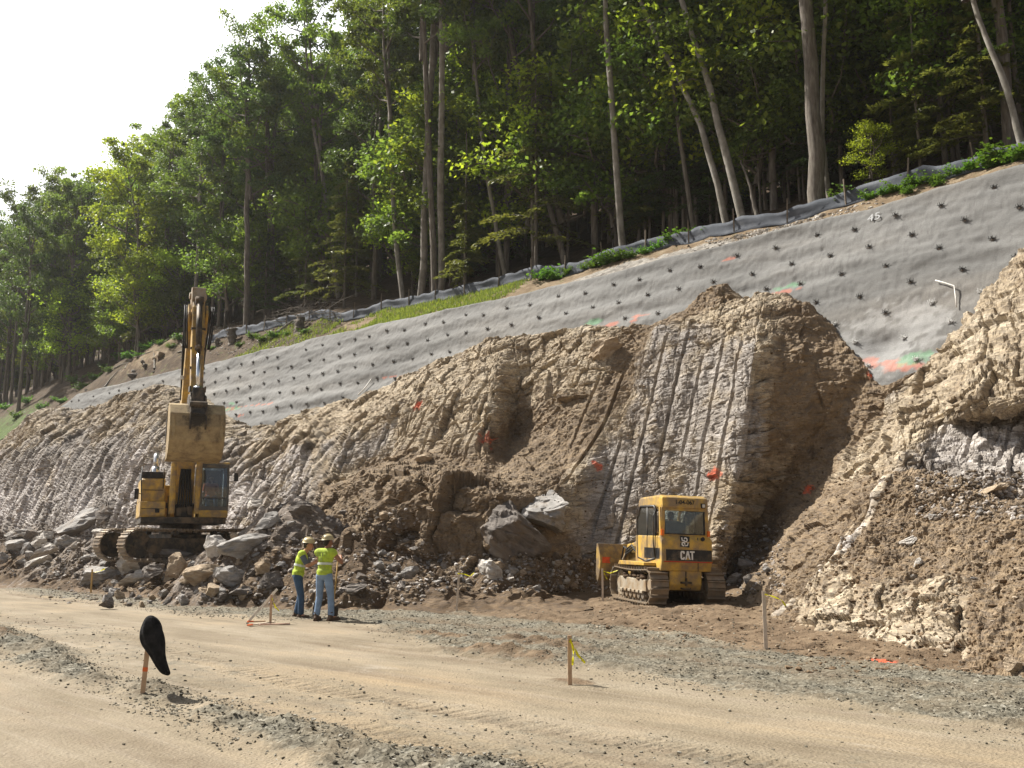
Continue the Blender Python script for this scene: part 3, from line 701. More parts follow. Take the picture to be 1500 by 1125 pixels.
# loose white pipes lying on the facing
M_PIPE = simple_mat('white_plastic_pipe', (.72, .70, .66), .5, var=.08)
def shot_stick(name, pix, rad, label, cat):
    bm = bmesh.new(); tube_bm(bm, [Vector(near_shot(*q)) + nrm * (.06 + rad) for q in pix], rad, 8)
    tag(bm_obj(name, bm, M_PIPE, None, True), label, cat)
shot_stick('pipe', [(1372, 414), (1386, 417), (1400, 421), (1402, 437), (1403, 452)], .018, 'white bent pipe lying on the grey facing at right', 'pipe')
shot_stick('pipe', [(527, 579), (536, 570), (546, 558)], .03, 'straight white stick leaning on the grey facing above the rock', 'pipe')

# ================================================================== hillside
hx = graded(-700, 400, -125, 12, .33, 1.15); hq = graded(0, 420, 0, 7.5, .16, 1.10)
X, Q = np.meshgrid(hx, hq); Xf, Qf = X.ravel(), Q.ravel()
s_front = 30.45 - 4.0 * smooth(-80.5, -88, Xf); z_front = shot_top(np.maximum(Xf, -80)) - .25 - 4.6 * smooth(-79.5, -90, Xf) - 3 * smooth(-95, -140, Xf)
sb = .66 * (1 + .45 * smooth(-44, -55, Xf) * (1 - smooth(-80, -86, Xf)))
slope = np.where(Qf < 3.6, sb * Qf, sb * 3.6 + .50 * (np.minimum(Qf, 170) - 3.6) + .0010 * (np.minimum(Qf, 110) - 3.6) ** 2)
slope = slope + 4.0 * smooth(-80, -92, Xf) * smooth(0, 12, Qf)
P = np.stack([Xf, s_front + Qf, z_front + slope], 1)
P[:, 2] += smooth(.1, .8, Qf) * (.16 * fbm(P, .5, 401, 4) + .05 * fbm(P, 2.5, 402, 4)) + smooth(8, 30, Qf) * .9 * fbm(P, .08, 403, 3)
bank = np.exp(-((Xf + 71.5) / 4.0) ** 2) * smooth(.8, 1.8, Qf)            # raw cut bank at the left end
P[:, 2] += bank * (.9 + .3 * fbm(P, .9, 404, 4)) * (1 - smooth(5, 9, Qf))
HB = BVHTree.FromPolygons([tuple(p) for p in P], [tuple(map(int, f)) for f in grid_faces(len(hq), len(hx))])
def hz(x, s):
    h = HB.ray_cast(Vector((x, s, 400)), Vector((0, 0, -1)))
    return h[0].z if h[0] is not None else 13.0
me = np_mesh('hillside', P, grid_faces(len(hq), len(hx)), True)
attr(me, 'soil', (1 - smooth(3.0, 4.5, Qf)) * .80 * smooth(-50, -40, Xf) + .25 * smooth(-95, -70, Xf) * (1 - smooth(3.0, 4.5, Qf)) + .45 * bank)
attr(me, 'green', .55 * smooth(-85, -92, Xf) * (1 - smooth(5, 9, Qf)) + .30 * (1 - smooth(3.0, 4.5, Qf)))
attr(me, 'stone', np.exp(-((Xf + 24.0) / 4.6) ** 4) * (1 - smooth(1.9, 3.0, Qf)))
t = NT('forest_floor')
lit = t.ramp(t.noise(2.0, 9, .7), [(.3, (.035, .024, .014)), (.5, (.075, .05, .03)), (.75, (.14, .10, .06))])
so_ = t.ramp(t.noise(1.5, 9, .65), [(.3, (.12, .082, .048)), (.5, (.20, .145, .09)), (.75, (.31, .25, .175))])
gn = t.ramp(t.noise(3.0, 8, .7), [(.3, (.045, .07, .018)), (.7, (.12, .17, .045))])
stn = t.ramp(t.voro(7, out='Color'), [(.1, (.15, .135, .12)), (.9, (.36, .335, .30))])
mk = lambda n_: t.ramp(t.math('ADD', t.attr(n_), t.math('MULTIPLY', t.math('SUBTRACT', t.noise(1.8, 8, .7), .5), 1.2)), [(.38, 0.0), (.58, 1.0)])
c_ = t.mix(mk('stone'), t.mix(mk('green'), t.mix(mk('soil'), lit, so_), gn), stn)
tag(link('hillside', me, None, t.fin(c_, .95, t.bump(t.noise(7, 9, .7), .8, .12))), kind='structure')
def on_hill(u, v):
    d = Vector(ray(u, v)).normalized(); h = HB.ray_cast(CAM, d)
    return h[0]

# ================================================================== silt fence
fence = empty('silt_fence', (0, 0, 0), 0, 'low grey fabric silt fence on wooden posts at the forest edge', 'fence')
fx = np.arange(-66, 4.01, .22)
fs_ = 33.7 + .25 * np.sin(fx * .13) + .12 * np.sin(fx * .7)
V = []
for k, (x, s) in enumerate(zip(fx, fs_)):
    zb = hz(x, s); sag = .10 * abs(math.sin(k * .22 * PI / 2.4)) + .03 * math.sin(k * 1.3)
    for j, f in enumerate((0, .25, .5, .75, 1)):
        V.append((x, s + .06 * math.sin(k * .55 + j) * (1 - abs(f - .5)) - .12 * (f < .1), zb - .06 + f * (.66 - sag)))
F = [(a * 5 + j, a * 5 + j + 1, a * 5 + j + 6, a * 5 + j + 5) for a in range(len(fx) - 1) for j in range(4)]
t = NT('silt_fabric')
M_SILT = t.fin(t.ramp(t.noise(1.3, 6, .65), [(.3, (.05, .058, .072)), (.55, (.085, .095, .115)), (.75, (.15, .16, .18))]), .85, t.bump(t.noise(12, 4), .3, .03))
o = link('fabric', np_mesh('fabric', V, F, True), fence, M_SILT)
sm = o.modifiers.new('thick', 'SOLIDIFY'); sm.thickness = .008
M_POST = simple_mat('grey_weathered_wood', (.16, .13, .10), .9, var=.3)
pm = None
for x in np.arange(-65.5, 4, 2.35):
    if pm is None:
        bm = bmesh.new(); box_bm(bm, (0, 0, .42), (.05, .05, 1.15)); o = bm_obj('post', bm, M_POST, fence); pm = o.data
    else: o = link('post', pm, fence); 
    if not o.data.materials: o.data.materials.append(M_POST)
    s = float(np.interp(x, fx, fs_)); o.location = (x, s - .06, hz(x, s)); o.rotation_euler = (random.uniform(-.08, .08), random.uniform(-.1, .1), random.random())

# ================================================================== trees
def leaf_mat(name, base, trans=.5, gloss=.3):
    t = NT(name)
    oi = t.n.new('ShaderNodeObjectInfo'); lv = t.attr('lv')
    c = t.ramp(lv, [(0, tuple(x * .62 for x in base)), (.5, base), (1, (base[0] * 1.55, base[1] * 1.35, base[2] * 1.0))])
    hs = t.n.new('ShaderNodeHueSaturation')
    t.l.new(t.math('ADD', .495, t.math('MULTIPLY', oi.outputs['Random'], .03)), hs.inputs['Hue'])
    t.l.new(t.math('ADD', .75, t.math('MULTIPLY', oi.outputs['Random'], .5)), hs.inputs['Value']); t.l.new(c, hs.inputs['Color'])
    t.l.new(hs.outputs['Color'], t.b.inputs['Base Color']); t.b.inputs['Roughness'].default_value = .5; t.b.inputs['Specular IOR Level'].default_value = gloss
    tr = t.n.new('ShaderNodeBsdfTranslucent'); mx = t.n.new('ShaderNodeMixShader'); mx.inputs[0].default_value = trans
    hs2 = t.mix(1.0, hs.outputs['Color'], (1.5, 1.45, .7), 'MULTIPLY')
    t.l.new(hs2, tr.inputs['Color']); t.l.new(t.b.outputs[0], mx.inputs[1]); t.l.new(tr.outputs[0], mx.inputs[2]); t.l.new(mx.outputs[0], t.out.inputs['Surface'])
    return t.m
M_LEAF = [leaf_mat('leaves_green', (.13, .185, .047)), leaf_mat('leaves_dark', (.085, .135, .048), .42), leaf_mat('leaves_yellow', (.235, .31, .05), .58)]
M_NEEDLE = leaf_mat('needles', (.06, .095, .038), .3, .3)
M_NEEDLEY = leaf_mat('needles_olive', (.12, .145, .055), .38, .3)
M_WEED = leaf_mat('weed_leaves', (.10, .19, .035), .35)
t = NT('bark')
bv = t.scaled(5, 5, .8)
M_BARK = t.fin(t.ramp(t.noise(2.2, 8, .65, bv), [(.3, (.08, .068, .055)), (.5, (.15, .132, .112)), (.72, (.26, .24, .21))]), .95, t.bump(t.noise(5, 6, .7, bv), .7, .05))
t = NT('pale_bark')
M_BARKP = t.fin(t.ramp(t.noise(1.5, 8, .65, t.scaled(2, 2, 1.2)), [(.3, (.12, .108, .09)), (.5, (.22, .203, .175)), (.72, (.33, .315, .285))]), .9, t.bump(t.noise(6, 6, .7, t.scaled(3, 3, 1)), .5, .03))

def np_tubes(paths, seg=5):             # list of (pts, radii) -> V, F arrays
    V, F, n0 = [], [], 0
    for pts, rad in paths:
        pts = np.asarray(pts, float); n = len(pts)
        tn = np.gradient(pts, axis=0); tn /= np.linalg.norm(tn, axis=1, keepdims=True) + 1e-9
        ref = np.array([1., 0, 0]) if abs(tn[0][0]) < .8 else np.array([0, 1., 0])
        for i in range(n):
            r_ = ref - tn[i] * ref.dot(tn[i]); r_ /= np.linalg.norm(r_); b_ = np.cross(tn[i], r_)
            a = np.arange(seg) * 2 * PI / seg
            V.append(pts[i] + rad[i] * (np.cos(a)[:, None] * r_ + np.sin(a)[:, None] * b_))
        i = np.arange(n - 1)[:, None] * seg; k = np.arange(seg)[None, :]
        F.append(np.stack([i + k, i + (k + 1) % seg, i + seg + (k + 1) % seg, i + seg + k], -1).reshape(-1, 4) + n0)
        n0 += n * seg
    return np.concatenate(V), np.concatenate(F)
def leaves(C, size, r_, up=.5, asp=1.6, aim=None):   # leaf blades (rhombs) at points C
    n = len(C)
    nrm_ = r_.normal(size=(n, 3)); nrm_[:, 2] = np.abs(nrm_[:, 2]) + up; nrm_ /= np.linalg.norm(nrm_, axis=1, keepdims=True)
    d_ = r_.normal(size=(n, 3)) if aim is None else aim + .45 * r_.normal(size=(n, 3))
    d_ -= nrm_ * (d_ * nrm_).sum(1, keepdims=True); d_ /= np.linalg.norm(d_, axis=1, keepdims=True) + 1e-9
    b_ = np.cross(nrm_, d_)
    L_ = (size * (.6 + .8 * r_.random(n)))[:, None]
    bend = nrm_ * L_ * .12
    V = np.stack([C - d_ * L_ * .5, C + b_ * L_ * .5 / asp - bend * 0, C + d_ * L_ * .5 - bend, C - b_ * L_ * .5 / asp], 1).reshape(-1, 3)
    F = np.arange(n * 4).reshape(-1, 4)
    return V, F
def join_mesh(name, bark, leaf, r_, clump):
    Vb, Fb = bark; Vl, Fl = leaf
    me = np_mesh(name, np.concatenate([Vb, Vl]), np.concatenate([Fb, Fl + len(Vb)]), True)
    mi = np.zeros(len(Fb) + len(Fl), np.int32); mi[len(Fb):] = 1
    me.polygons.foreach_set('material_index', mi)
    lv = np.clip(np.repeat(clump, 4), 0, 1)
    attr(me, 'lv', np.concatenate([np.zeros(len(Vb)), lv]))
    return me
def crown_mesh(seed, H=13, Rr=3.8, nclump=120, per=125, leaf=.215, shape=1.0, droop=.0):
    r_ = np.random.default_rng(seed); paths = []; cl = []
    nb = 16
    lean = r_.normal(size=2) * .03
    axis = lambda f: np.array([lean[0] * f * H + .25 * math.sin(f * 5 + seed), lean[1] * f * H + .25 * math.cos(f * 4 + seed), f * H])
    paths.append(([axis(f) for f in np.linspace(0, 1, 9)], list(np.linspace(.15, .02, 9))))
    for k in range(nb):
        f = .02 + .93 * (k + r_.random() * .8) / nb
        a = k * 2.4 + r_.random() * .7
        prof = (math.sin(PI * (f * .80 + .17)) ** .8) * Rr * (0.75 + .5 * r_.random())
        b = axis(f); L_ = max(.8, prof)
        rise = L_ * (.35 + .5 * r_.random()) 
        d_ = np.array([math.cos(a), math.sin(a), 0])
        tip = b + d_ * L_ + np.array([0, 0, rise])
        mid = b + d_ * L_ * .5 + np.array([0, 0, rise * .35]) + r_.normal(size=3) * .15
        paths.append(([b, mid, tip], [.075, .045, .012]))
        for j in range(3):
            q = mid + (tip - mid) * r_.random(); e = q + r_.normal(size=3) * np.array([.9, .9, .5]) * Rr * .28 + np.array([0, 0, .4])
            paths.append(([q, (q + e) / 2 + r_.normal(size=3) * .08, e], [.03, .02, .006])); cl.append(e)
        cl.append(tip); cl.append(mid * .35 + tip * .65)
    cl = np.array(cl)
    ex = cl[r_.integers(0, len(cl), max(0, nclump - len(cl)))] + r_.normal(size=(max(0, nclump - len(cl)), 3)) * np.array([.75, .75, .6])
    cl = np.concatenate([cl, ex])
    n = len(cl) * per; ci = r_.integers(0, len(cl), n)
    sz = (.35 + .55 * r_.random(len(cl)))[ci][:, None]
    g = r_.normal(size=(n, 3)); g /= np.linalg.norm(g, axis=1, keepdims=True); g *= r_.random((n, 1)) ** .5
    C = cl[ci] + g * sz * np.array([1.25, 1.25, .6])
    tone = .5 + .35 * (r_.random(len(cl)) - .5)[ci] * 2 * .8 + .2 * r_.normal(size=n)
    Vl, Fl = leaves(C, np.full(n, leaf), r_, .55)
    return join_mesh('crown', np_tubes(paths, 5), (Vl, Fl), r_, tone)
def hemlock_mesh(seed, H=9, Rr=2.4, sparse=1.0, base=.12):
    r_ = np.random.default_rng(seed); paths = []; C, A_, tone = [], [], []
    nb = int(52 * sparse)
    for k in range(nb):
        f = base + (1 - base) * (k + r_.random()) / nb; a = r_.random() * 2 * PI
        L_ = Rr * (1 - f) ** .75 * (.65 + .6 * r_.random()) + .15
        d_ = np.array([math.cos(a), math.sin(a), 0]); b = np.array([0, 0, f * H])
        pts = [b + d_ * L_ * t_ + np.array([0, 0, (.10 * t_ - .32 * t_ * t_) * L_]) for t_ in np.linspace(0, 1, 5)]
        paths.append((pts, [.028, .022, .015, .01, .004]))
        side = np.array([-d_[1], d_[0], 0]); n = int(95 * L_ / Rr + 25); tt = r_.random(n) ** .75
        wd_ = (.12 + .30 * np.sin(PI * np.clip(tt * .9 + .1, 0, 1))) * L_ * .55; o_ = (r_.random(n) * 2 - 1)
        c = b + d_ * L_ * tt[:, None] + side * (o_ * wd_)[:, None]; c[:, 2] += (.10 * tt - .32 * tt * tt) * L_ - .10 * np.abs(o_) + .03 * r_.normal(size=n)
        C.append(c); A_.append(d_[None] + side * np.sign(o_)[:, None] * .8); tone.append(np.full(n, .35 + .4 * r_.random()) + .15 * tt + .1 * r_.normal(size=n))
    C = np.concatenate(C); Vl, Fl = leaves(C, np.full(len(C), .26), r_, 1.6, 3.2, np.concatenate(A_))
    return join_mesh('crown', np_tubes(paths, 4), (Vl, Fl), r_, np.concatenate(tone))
def trunk_mesh(pts, rad, seed=0, seg=10):
    r_ = np.random.default_rng(seed); pts = np.asarray(pts, float); n = 22
    tt = np.linspace(0, len(pts) - 1, n); Q_ = interp_axis(pts, tt, 0)
    Q_[1:-1] += r_.normal(size=(n - 2, 3)) * .012 * rad * 10
    rr_ = np.interp(np.linspace(0, 1, n), [0, .03, .1, 1], [rad * 1.35, rad * 1.08, rad, rad * .28])
    V_, F_ = np_tubes([(Q_, rr_)], seg)
    V_ += (.10 * rad) * fbm(V_, 2.0, seed + 3, 3)[:, None] * np.array([1, 1, 0])
    return np_mesh('trunk', V_, F_, True)

CROWNS = [crown_mesh(1, 13, 3.9), crown_mesh(2, 14, 3.3, 115), crown_mesh(3, 12, 4.4, 130), crown_mesh(4, 15, 3.6, 125), crown_mesh(5, 11, 3.0, 95), crown_mesh(6, 16, 4.2, 140)]
CH = [13, 14, 12, 15, 11, 16]
CR = []                                  # each crown in three foliage tones
for m in CROWNS:
    row_ = []
    for lm in M_LEAF:
        q = m.copy(); q.name = 'crown'; q.materials.append(M_BARK); q.materials.append(lm); row_.append(q)
    CR.append(row_)
SAP = []
for k, (H_, r0) in enumerate(((4.5, 1.8), (5.5, 1.6), (3.6, 1.7))):
    m = crown_mesh(20 + k, H_, r0, 80, 75, .16)
    for lm in (M_LEAF[0], M_LEAF[2]):
        q = m.copy(); q.name = 'crown'; q.materials.append(M_BARK); q.materials.append(lm); SAP.append((q, H_))
HEM = []
for k, (H_, r0, sp_) in enumerate(((9, 2.4, 1), (11, 2.8, 1.15), (6.5, 2.1, .8))):
    m = hemlock_mesh(40 + k, H_, r0, sp_)
    for lm in (M_NEEDLE, M_NEEDLEY):
        q = m.copy(); q.name = 'crown'; q.materials.append(M_BARK); q.materials.append(lm); HEM.append((q, H_))
TR = [trunk_mesh([(0, 0, -.5), (.25 * math.sin(k), .2 * math.cos(k), 8), (.5 * math.sin(k * 2.1), .4, 16), (.3, .1, 22)], .16 + .03 * k, k) for k in range(4)]
for m in TR: m.materials.append(M_BARK)
TRS = trunk_mesh([(0, 0, -.3), (.05, .03, 3), (0, 0, 6)], .055, 9, 6); TRS.materials.append(M_BARK)
TRC = trunk_mesh([(0, 0, -.3), (.03, .03, 4), (0, 0, 10)], .10, 10, 6); TRC.materials.append(M_BARK)

def forest_tree(x, s, kind, tone, sc, label, group, rz=None, cb=9.5):
    root = empty('forest_tree', (x, s, hz(x, s)), random.random() * 6.28 if rz is None else rz, label, 'tree', group)
    root.scale = (sc, sc, sc)
    tr = link('trunk', random.choice(TR), root); cr = link('crown', CR[kind][tone], root); cr.location = (.2, .2, cb); cr.scale = (1, 1, (23.2 - cb) / CH[kind])
    return root
def lead_tree(pix, s, rad, label, crown=None, tone=0, H=24, cbase=10, csc=1.0, bark=None, seed=1, low=None, name='forest_tree', group=None):
    """A tree whose trunk leans the way the photo shows: pix lists base, ... , highest visible trunk point."""
    b = on_s(pix[0][0], pix[0][1], s); b = Vector((b.x, s, hz(b.x, s)))
    pts = [Vector((0, 0, -.4)), Vector((0, 0, 0))]
    scl = (b - CAM).length
    for u, v in pix[1:]:
        q = on_s(u, v, s) - on_s(pix[0][0], pix[0][1], s); pts.append(Vector((q.x, 0.04 * q.z * math.sin(seed), q.z)))
    d_ = (pts[-1] - pts[-2]).normalized()
    if crown is not None:
        while pts[-1].z < H - 1: 
            d_ = (d_ * .75 + Vector((0, 0, .25))).normalized(); pts.append(pts[-1] + d_ * 3.5)
    root = empty(name, b, 0, label, 'tree', group)
    link('trunk', trunk_mesh([tuple(p) for p in pts], rad, seed), root, bark or M_BARK)
    if crown is not None:
        zs = [p.z for p in pts]; cx = float(np.interp(cbase, zs, [p.x for p in pts])); cy = float(np.interp(cbase, zs, [p.y for p in pts]))
        cr = link('crown', CR[crown][tone], root); cr.location = (cx, cy, cbase); sc = (H - cbase + 1.5) / CH[crown]; cr.scale = (csc, csc, sc); cr.rotation_euler = (0, 0, seed)
        tx = float(np.interp(H - 1, zs, [p.x for p in pts])) - cx
        cr.rotation_euler = (0, math.atan2(tx, H - cbase) * .9, seed * 0)
    return root
lead_tree([(360, 500), (357, 350), (353, 200)], 34.6, .24, 'tall straight tree with grey trunk standing left beside the stumps', 0, 1, 20, 9.5, .85, seed=1)
lead_tree([(591, 450), (575, 340), (565, 210)], 35.2, .16, 'slender pale tree curving left of the triple trunks', 1, 0, 24, 12, .9, M_BARKP, 2)
lead_tree([(617, 449), (624, 250), (634, 20)], 34.9, .23, 'leftmost of three tall trunks standing close together', 5, 0, 29, 14, 1.0, M_BARKP, 3)
lead_tree([(637, 451), (634, 250), (630, 60)], 34.7, .20, 'middle one of three tall trunks standing close together', 3, 1, 27, 14, .9, M_BARK, 4)
lead_tree([(646, 447), (652, 250), (661, 0)], 34.9, .22, 'rightmost of three tall trunks standing close together', 0, 0, 29, 14, 1.0, M_BARKP, 5)
lead_tree([(740, 420), (716, 280), (700, 130)], 36, .13, 'thin tree leaning left just right of the triple trunks', 4, 0, 22, 12, .9, M_BARKP, 6)
lead_tree([(782, 405), (778, 250), (776, 130)], 36.4, .15, 'thin upright tree rising beside the big hemlock', 1, 1, 24, 12, .9, M_BARK, 7)
lead_tree([(828, 392), (800, 300), (770, 190), (745, 80)], 36.5, .17, 'grey tree leaning left behind the green weed clump', 2, 0, 23, 12, .9, M_BARK, 8)
lead_tree([(872, 372), (868, 200), (850, 40)], 37.5, .19, 'dark trunk pair member behind the slim pale tree', 0, 1, 25, 13, .9, M_BARK, 9)
lead_tree([(912, 364), (903, 200), (893, 20)], 34.8, .17, 'slim upright pale trunk alone above the green weeds', 4, 0, 25, 14, .9, M_BARKP, 10)
lead_tree([(1017, 326), (1003, 220), (990, 90)], 36, .12, 'thin dark tree leaning left of the curved pale pair', 4, 1, 22, 13, .8, M_BARK, 11)
lead_tree([(1064, 308), (1037, 190), (1000, 100), (962, 30)], 35, .15, 'curved pale tree bending far to the left', 2, 2, 22, 12, .9, M_BARKP, 12)
lead_tree([(1086, 297), (1058, 180), (1027, 70), (1002, 0)], 34.7, .18, 'pale tree leaning left beside the bent one', 3, 0, 23, 13, .9, M_BARKP, 13)
lead_tree([(1109, 288), (1096, 240), (1082, 200)], 34.8, .13, 'short snapped bare trunk leaning left by the fence', None, bark=M_BARK, seed=14)
lead_tree([(1196, 268), (1187, 150), (1176, -10)], 34.3, .33, 'thickest grey trunk, standing right at the fence', 5, 0, 28, 14, 1.1, M_BARK, 15)
lead_tree([(1213, 258), (1202, 150), (1208, 0)], 35.2, .11, 'thin crooked pale trunk close behind the thickest trunk', 4, 1, 23, 13, .8, M_BARKP, 16)
lead_tree([(1172, 205), (1160, 150), (1135, 80), (1105, 20)], 40, .26, 'dark leaning tree deep behind the thickest trunk', 2, 1, 24, 13, 1.0, M_BARK, 17)
lead_tree([(1497, 225), (1476, 130), (1440, 40)], 33.9, .13, 'thin pale tree with sunlit leaves at the right edge', 4, 2, 13, 6.0, 1.0, M_BARKP, 18)
lead_tree([(1478, 215), (1468, 60), (1455, -30)], 35.5, .22, 'grey trunk behind the thin tree at the right edge', 3, 0, 26, 14, .9, M_BARK, 19)
lead_tree([(204, 505), (199, 400), (196, 300)], 35.0, .15, 'bright yellow-green tree above the raw cut bank', 4, 2, 16.5, 4.5, 1.15, M_BARK, 20)
lead_tree([(285, 470), (287, 330), (288, 200)], 36.0, .18, 'tall tree with twin stems between bright tree and straight trunk', 3, 0, 18.5, 8, .9, M_BARKP, 21)
lead_tree([(402, 470), (398, 320), (392, 180)], 37.0, .20, 'dark trunk behind the brush right of the straight tree', 2, 0, 20.5, 9, .85, M_BARK, 22)
lead_tree([(495, 440), (480, 280), (468, 200)], 38.0, .17, 'pale trunk leaning left above the understory hemlocks', 0, 0, 22.5, 11, .9, M_BARKP, 23)
# the wood behind: individual trees on the slope
pts = [] ; tries = 0
LEADX = [(o.location.x, o.location.y) for o in bpy.data.objects if o.name.startswith('forest_tree')]
r_ = random.Random(11)
def uv(x, s, z_):
    F = x * FWD[0] + s * FWD[1]; q = x * RGT[0] + s * RGT[1]; h = z_ - CAMZ
    D = F * CP + h * SP
    return 750 + FPX * q / D, 562.5 - FPX * (h * CP - F * SP) / D
def skyline(u): return np.interp(u, [-100, 0, 60, 140, 165, 185, 230, 270, 330, 400, 480, 520], [310, 300, 290, 300, 240, 170, 130, 95, 45, 38, 5, -900])   # the wood thins out downhill to the left
while len(pts) < 250 and tries < 60000:
    tries += 1
    s = 36.5 + 62 * r_.random() ** 1.5; x = r_.uniform(-190, 12)
    F = x * FWD[0] + s * FWD[1]
    if F < 10: continue
    u_ = 750 + FPX * (x * RGT[0] + s * RGT[1]) / F
    if not -120 < u_ < 1640: continue
    md = 3.4 + .05 * (s - 36)
    if any((x - a) ** 2 + (s - b) ** 2 < md * md for a, b in pts) or any((x - a) ** 2 + (s - b) ** 2 < 4 for a, b in LEADX): continue
    if x < -82 and s < 38: s += 0
    pts.append((x, s))
for x, s in pts:
    tone = r_.choice((0, 0, 0, 1, 1, 2)); k = r_.randrange(6); sc = r_.uniform(.82, 1.08)
    u_, v_ = uv(x, s, hz(x, s))
    while sc > .3 and uv(x, s, hz(x, s) + 26 * sc)[1] < skyline(u_) + 22: sc *= .93
    if sc < .42: continue
    if u_ < 150: lab, grp = 'green broadleaf tree of the wood beyond the left end of the facing', 'trees beyond the left end'
    elif s < 46: lab, grp = 'broadleaf tree in the first rows of the wood behind the fence', 'front trees of the wood'
    else: lab, grp = 'broadleaf tree deep in the shaded wood high on the slope', 'deep trees of the wood'
    forest_tree(x, s, k, tone, sc, lab, grp, cb=r_.uniform(3.5, 10.0))
# trees at the left beyond the end of the facing
for u_, F, k, tone, sc in ((8, 104, 3, 1, .92), (52, 100, 0, 0, .86), (88, 97, 2, 0, .92), (125, 98, 5, 0, .9), (30, 92, 4, 1, .8), (18, 100, 5, 0, 1.05), (62, 98, 1, 1, 1.08), (92, 95, 3, 0, 1.0), (100, 92, 4, 0, .8), (150, 96, 1, 0, .95), (70, 110, 5, 1, 1.0)):
    p = on_f(u_, 560, F)
    while uv(p.x, p.y, hz(p.x, p.y) + 21 * sc)[1] < skyline(u_) - 5: sc *= .95
    forest_tree(p.x, p.y, k, tone, sc, 'dense green tree against the sky beyond the left end of the facing', 'skyline trees at the far left', cb=5.5)
# understory hemlocks and saplings
def small_tree(u, s, src, sc, label, group=None, name='hemlock_tree'):
    d = ray(u, 450); x = d[0] / d[1] * s
    for _ in range(3):                   # account for the rise of the slope (columns of the photo converge upwards)
        z_ = hz(x, s); uu_, vv_ = uv(x, s, z_ + 2); x -= (uu_ - u) / FPX * (x * FWD[0] + s * FWD[1]) / RGT[0] * .8
    root = empty(name, (x, s, hz(x, s)), r_.random() * 6.28, label, 'tree', group); root.scale = (sc,) * 3
    link('trunk', TRC if name == 'hemlock_tree' else TRS, root); c = link('crown', src[0], root)
    if name != 'hemlock_tree': c.location = (0, 0, 1.2)
    return root
small_tree(785, 35.6, HEM[3], 1.15, 'largest hemlock with olive drooping sprays in front of the wood')
small_tree(682, 34.9, HEM[5], .9, 'olive hemlock with sunlit tips right of the triple trunks')
small_tree(505, 35.6, HEM[3], .9, 'broad hemlock above the grass strip left of the curved pale tree')
small_tree(448, 36.2, HEM[1], .8, 'olive hemlock beside the brush heap')
small_tree(205, 35.5, HEM[5], 1.0, 'low hemlock hanging over the raw cut bank')
small_tree(1380, 36.5, HEM[3], 1.1, 'tall feathery hemlock behind the fence at right')
small_tree(1345, 35.4, HEM[5], .75, 'low olive hemlock spreading over the fence at right')
small_tree(1440, 35.2, HEM[5], 1.0, 'olive hemlock left of the right-hand edge trees')
small_tree(1310, 38.5, HEM[0], 1.1, 'dark hemlock deep behind the fence')
small_tree(1490, 37, HEM[2], 1.1, 'dark hemlock at the right edge')
small_tree(1112, 37.0, SAP[0], 1.15, 'round green bushy sapling between the snapped trunk and the thickest trunk', name='sapling_tree')
small_tree(330, 36.0, SAP[2], 1.2, 'leafy sapling left of the straight tall tree', name='sapling_tree')
small_tree(1275, 34.6, SAP[1], .4, 'small bright bush in front of the fence', name='sapling_tree')
for i in range(128):
    u_ = r_.uniform(140, 1490); s = (38.0 if (880 < u_ < 1125 or 575 < u_ < 690 or 1150 < u_ < 1230) else 35.8 + 19 * r_.random() ** 1.3)
    if r_.random() < .36: small_tree(u_, s, HEM[r_.randrange(6)], r_.uniform(.6, 1.1), 'understory hemlock in the shade between the trunks', 'understory hemlocks')
    else: small_tree(u_, s, SAP[r_.choice((0, 0, 2, 2, 4, 4, 0, 1))], min(r_.uniform(.8, 2.3), .9 + .35 * max(0, s - 35.5)), 'leafy understory sapling in the shade between the trunks', 'understory saplings', 'sapling_tree')
for i in range(34):
    u_ = r_.uniform(0, 320); s = r_.uniform(34.5, 55)
    small_tree(u_, s, SAP[r_.randrange(6)], r_.uniform(1.0, 1.6), 'leafy understory sapling at the left edge of the wood', 'left understory saplings', 'sapling_tree')

# the dense mass of foliage far back on the slope, one body of leaves
r2 = np.random.default_rng(77)
n = 100000
x_ = r2.uniform(-330, 20, n); q_ = r2.uniform(60, 115, n) - 8
ncl = 2600; cx_ = r2.uniform(-330, 20, ncl); cs_ = r2.uniform(72, 125, ncl); ch_ = r2.random(ncl) * 19
cz_ = np.array([hz(a, b) for a, b in zip(cx_, cs_)]) + ch_
vt_ = np.array([uv(a, b, c_ + 2) for a, b, c_ in zip(cx_, cs_, cz_)]); kp_ = vt_[:, 1] > skyline(vt_[:, 0]) + 40; cx_, cs_, cz_ = cx_[kp_], cs_[kp_], cz_[kp_]; ncl = len(cx_)
ci = r2.integers(0, ncl, n); g = r2.normal(size=(n, 3)) * np.array([1.6, 1.6, 1.0])
C = np.stack([cx_, cs_, cz_], 1)[ci] + g
Vl, Fl = leaves(C, np.full(n, .75), r2, .5)
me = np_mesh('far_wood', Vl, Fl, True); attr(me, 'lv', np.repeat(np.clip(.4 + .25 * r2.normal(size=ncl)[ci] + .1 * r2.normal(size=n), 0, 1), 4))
tag(link('far_wood', me, None, M_LEAF[1]), 'dense far foliage high on the slope behind the trunks', 'woodland', kind='stuff')
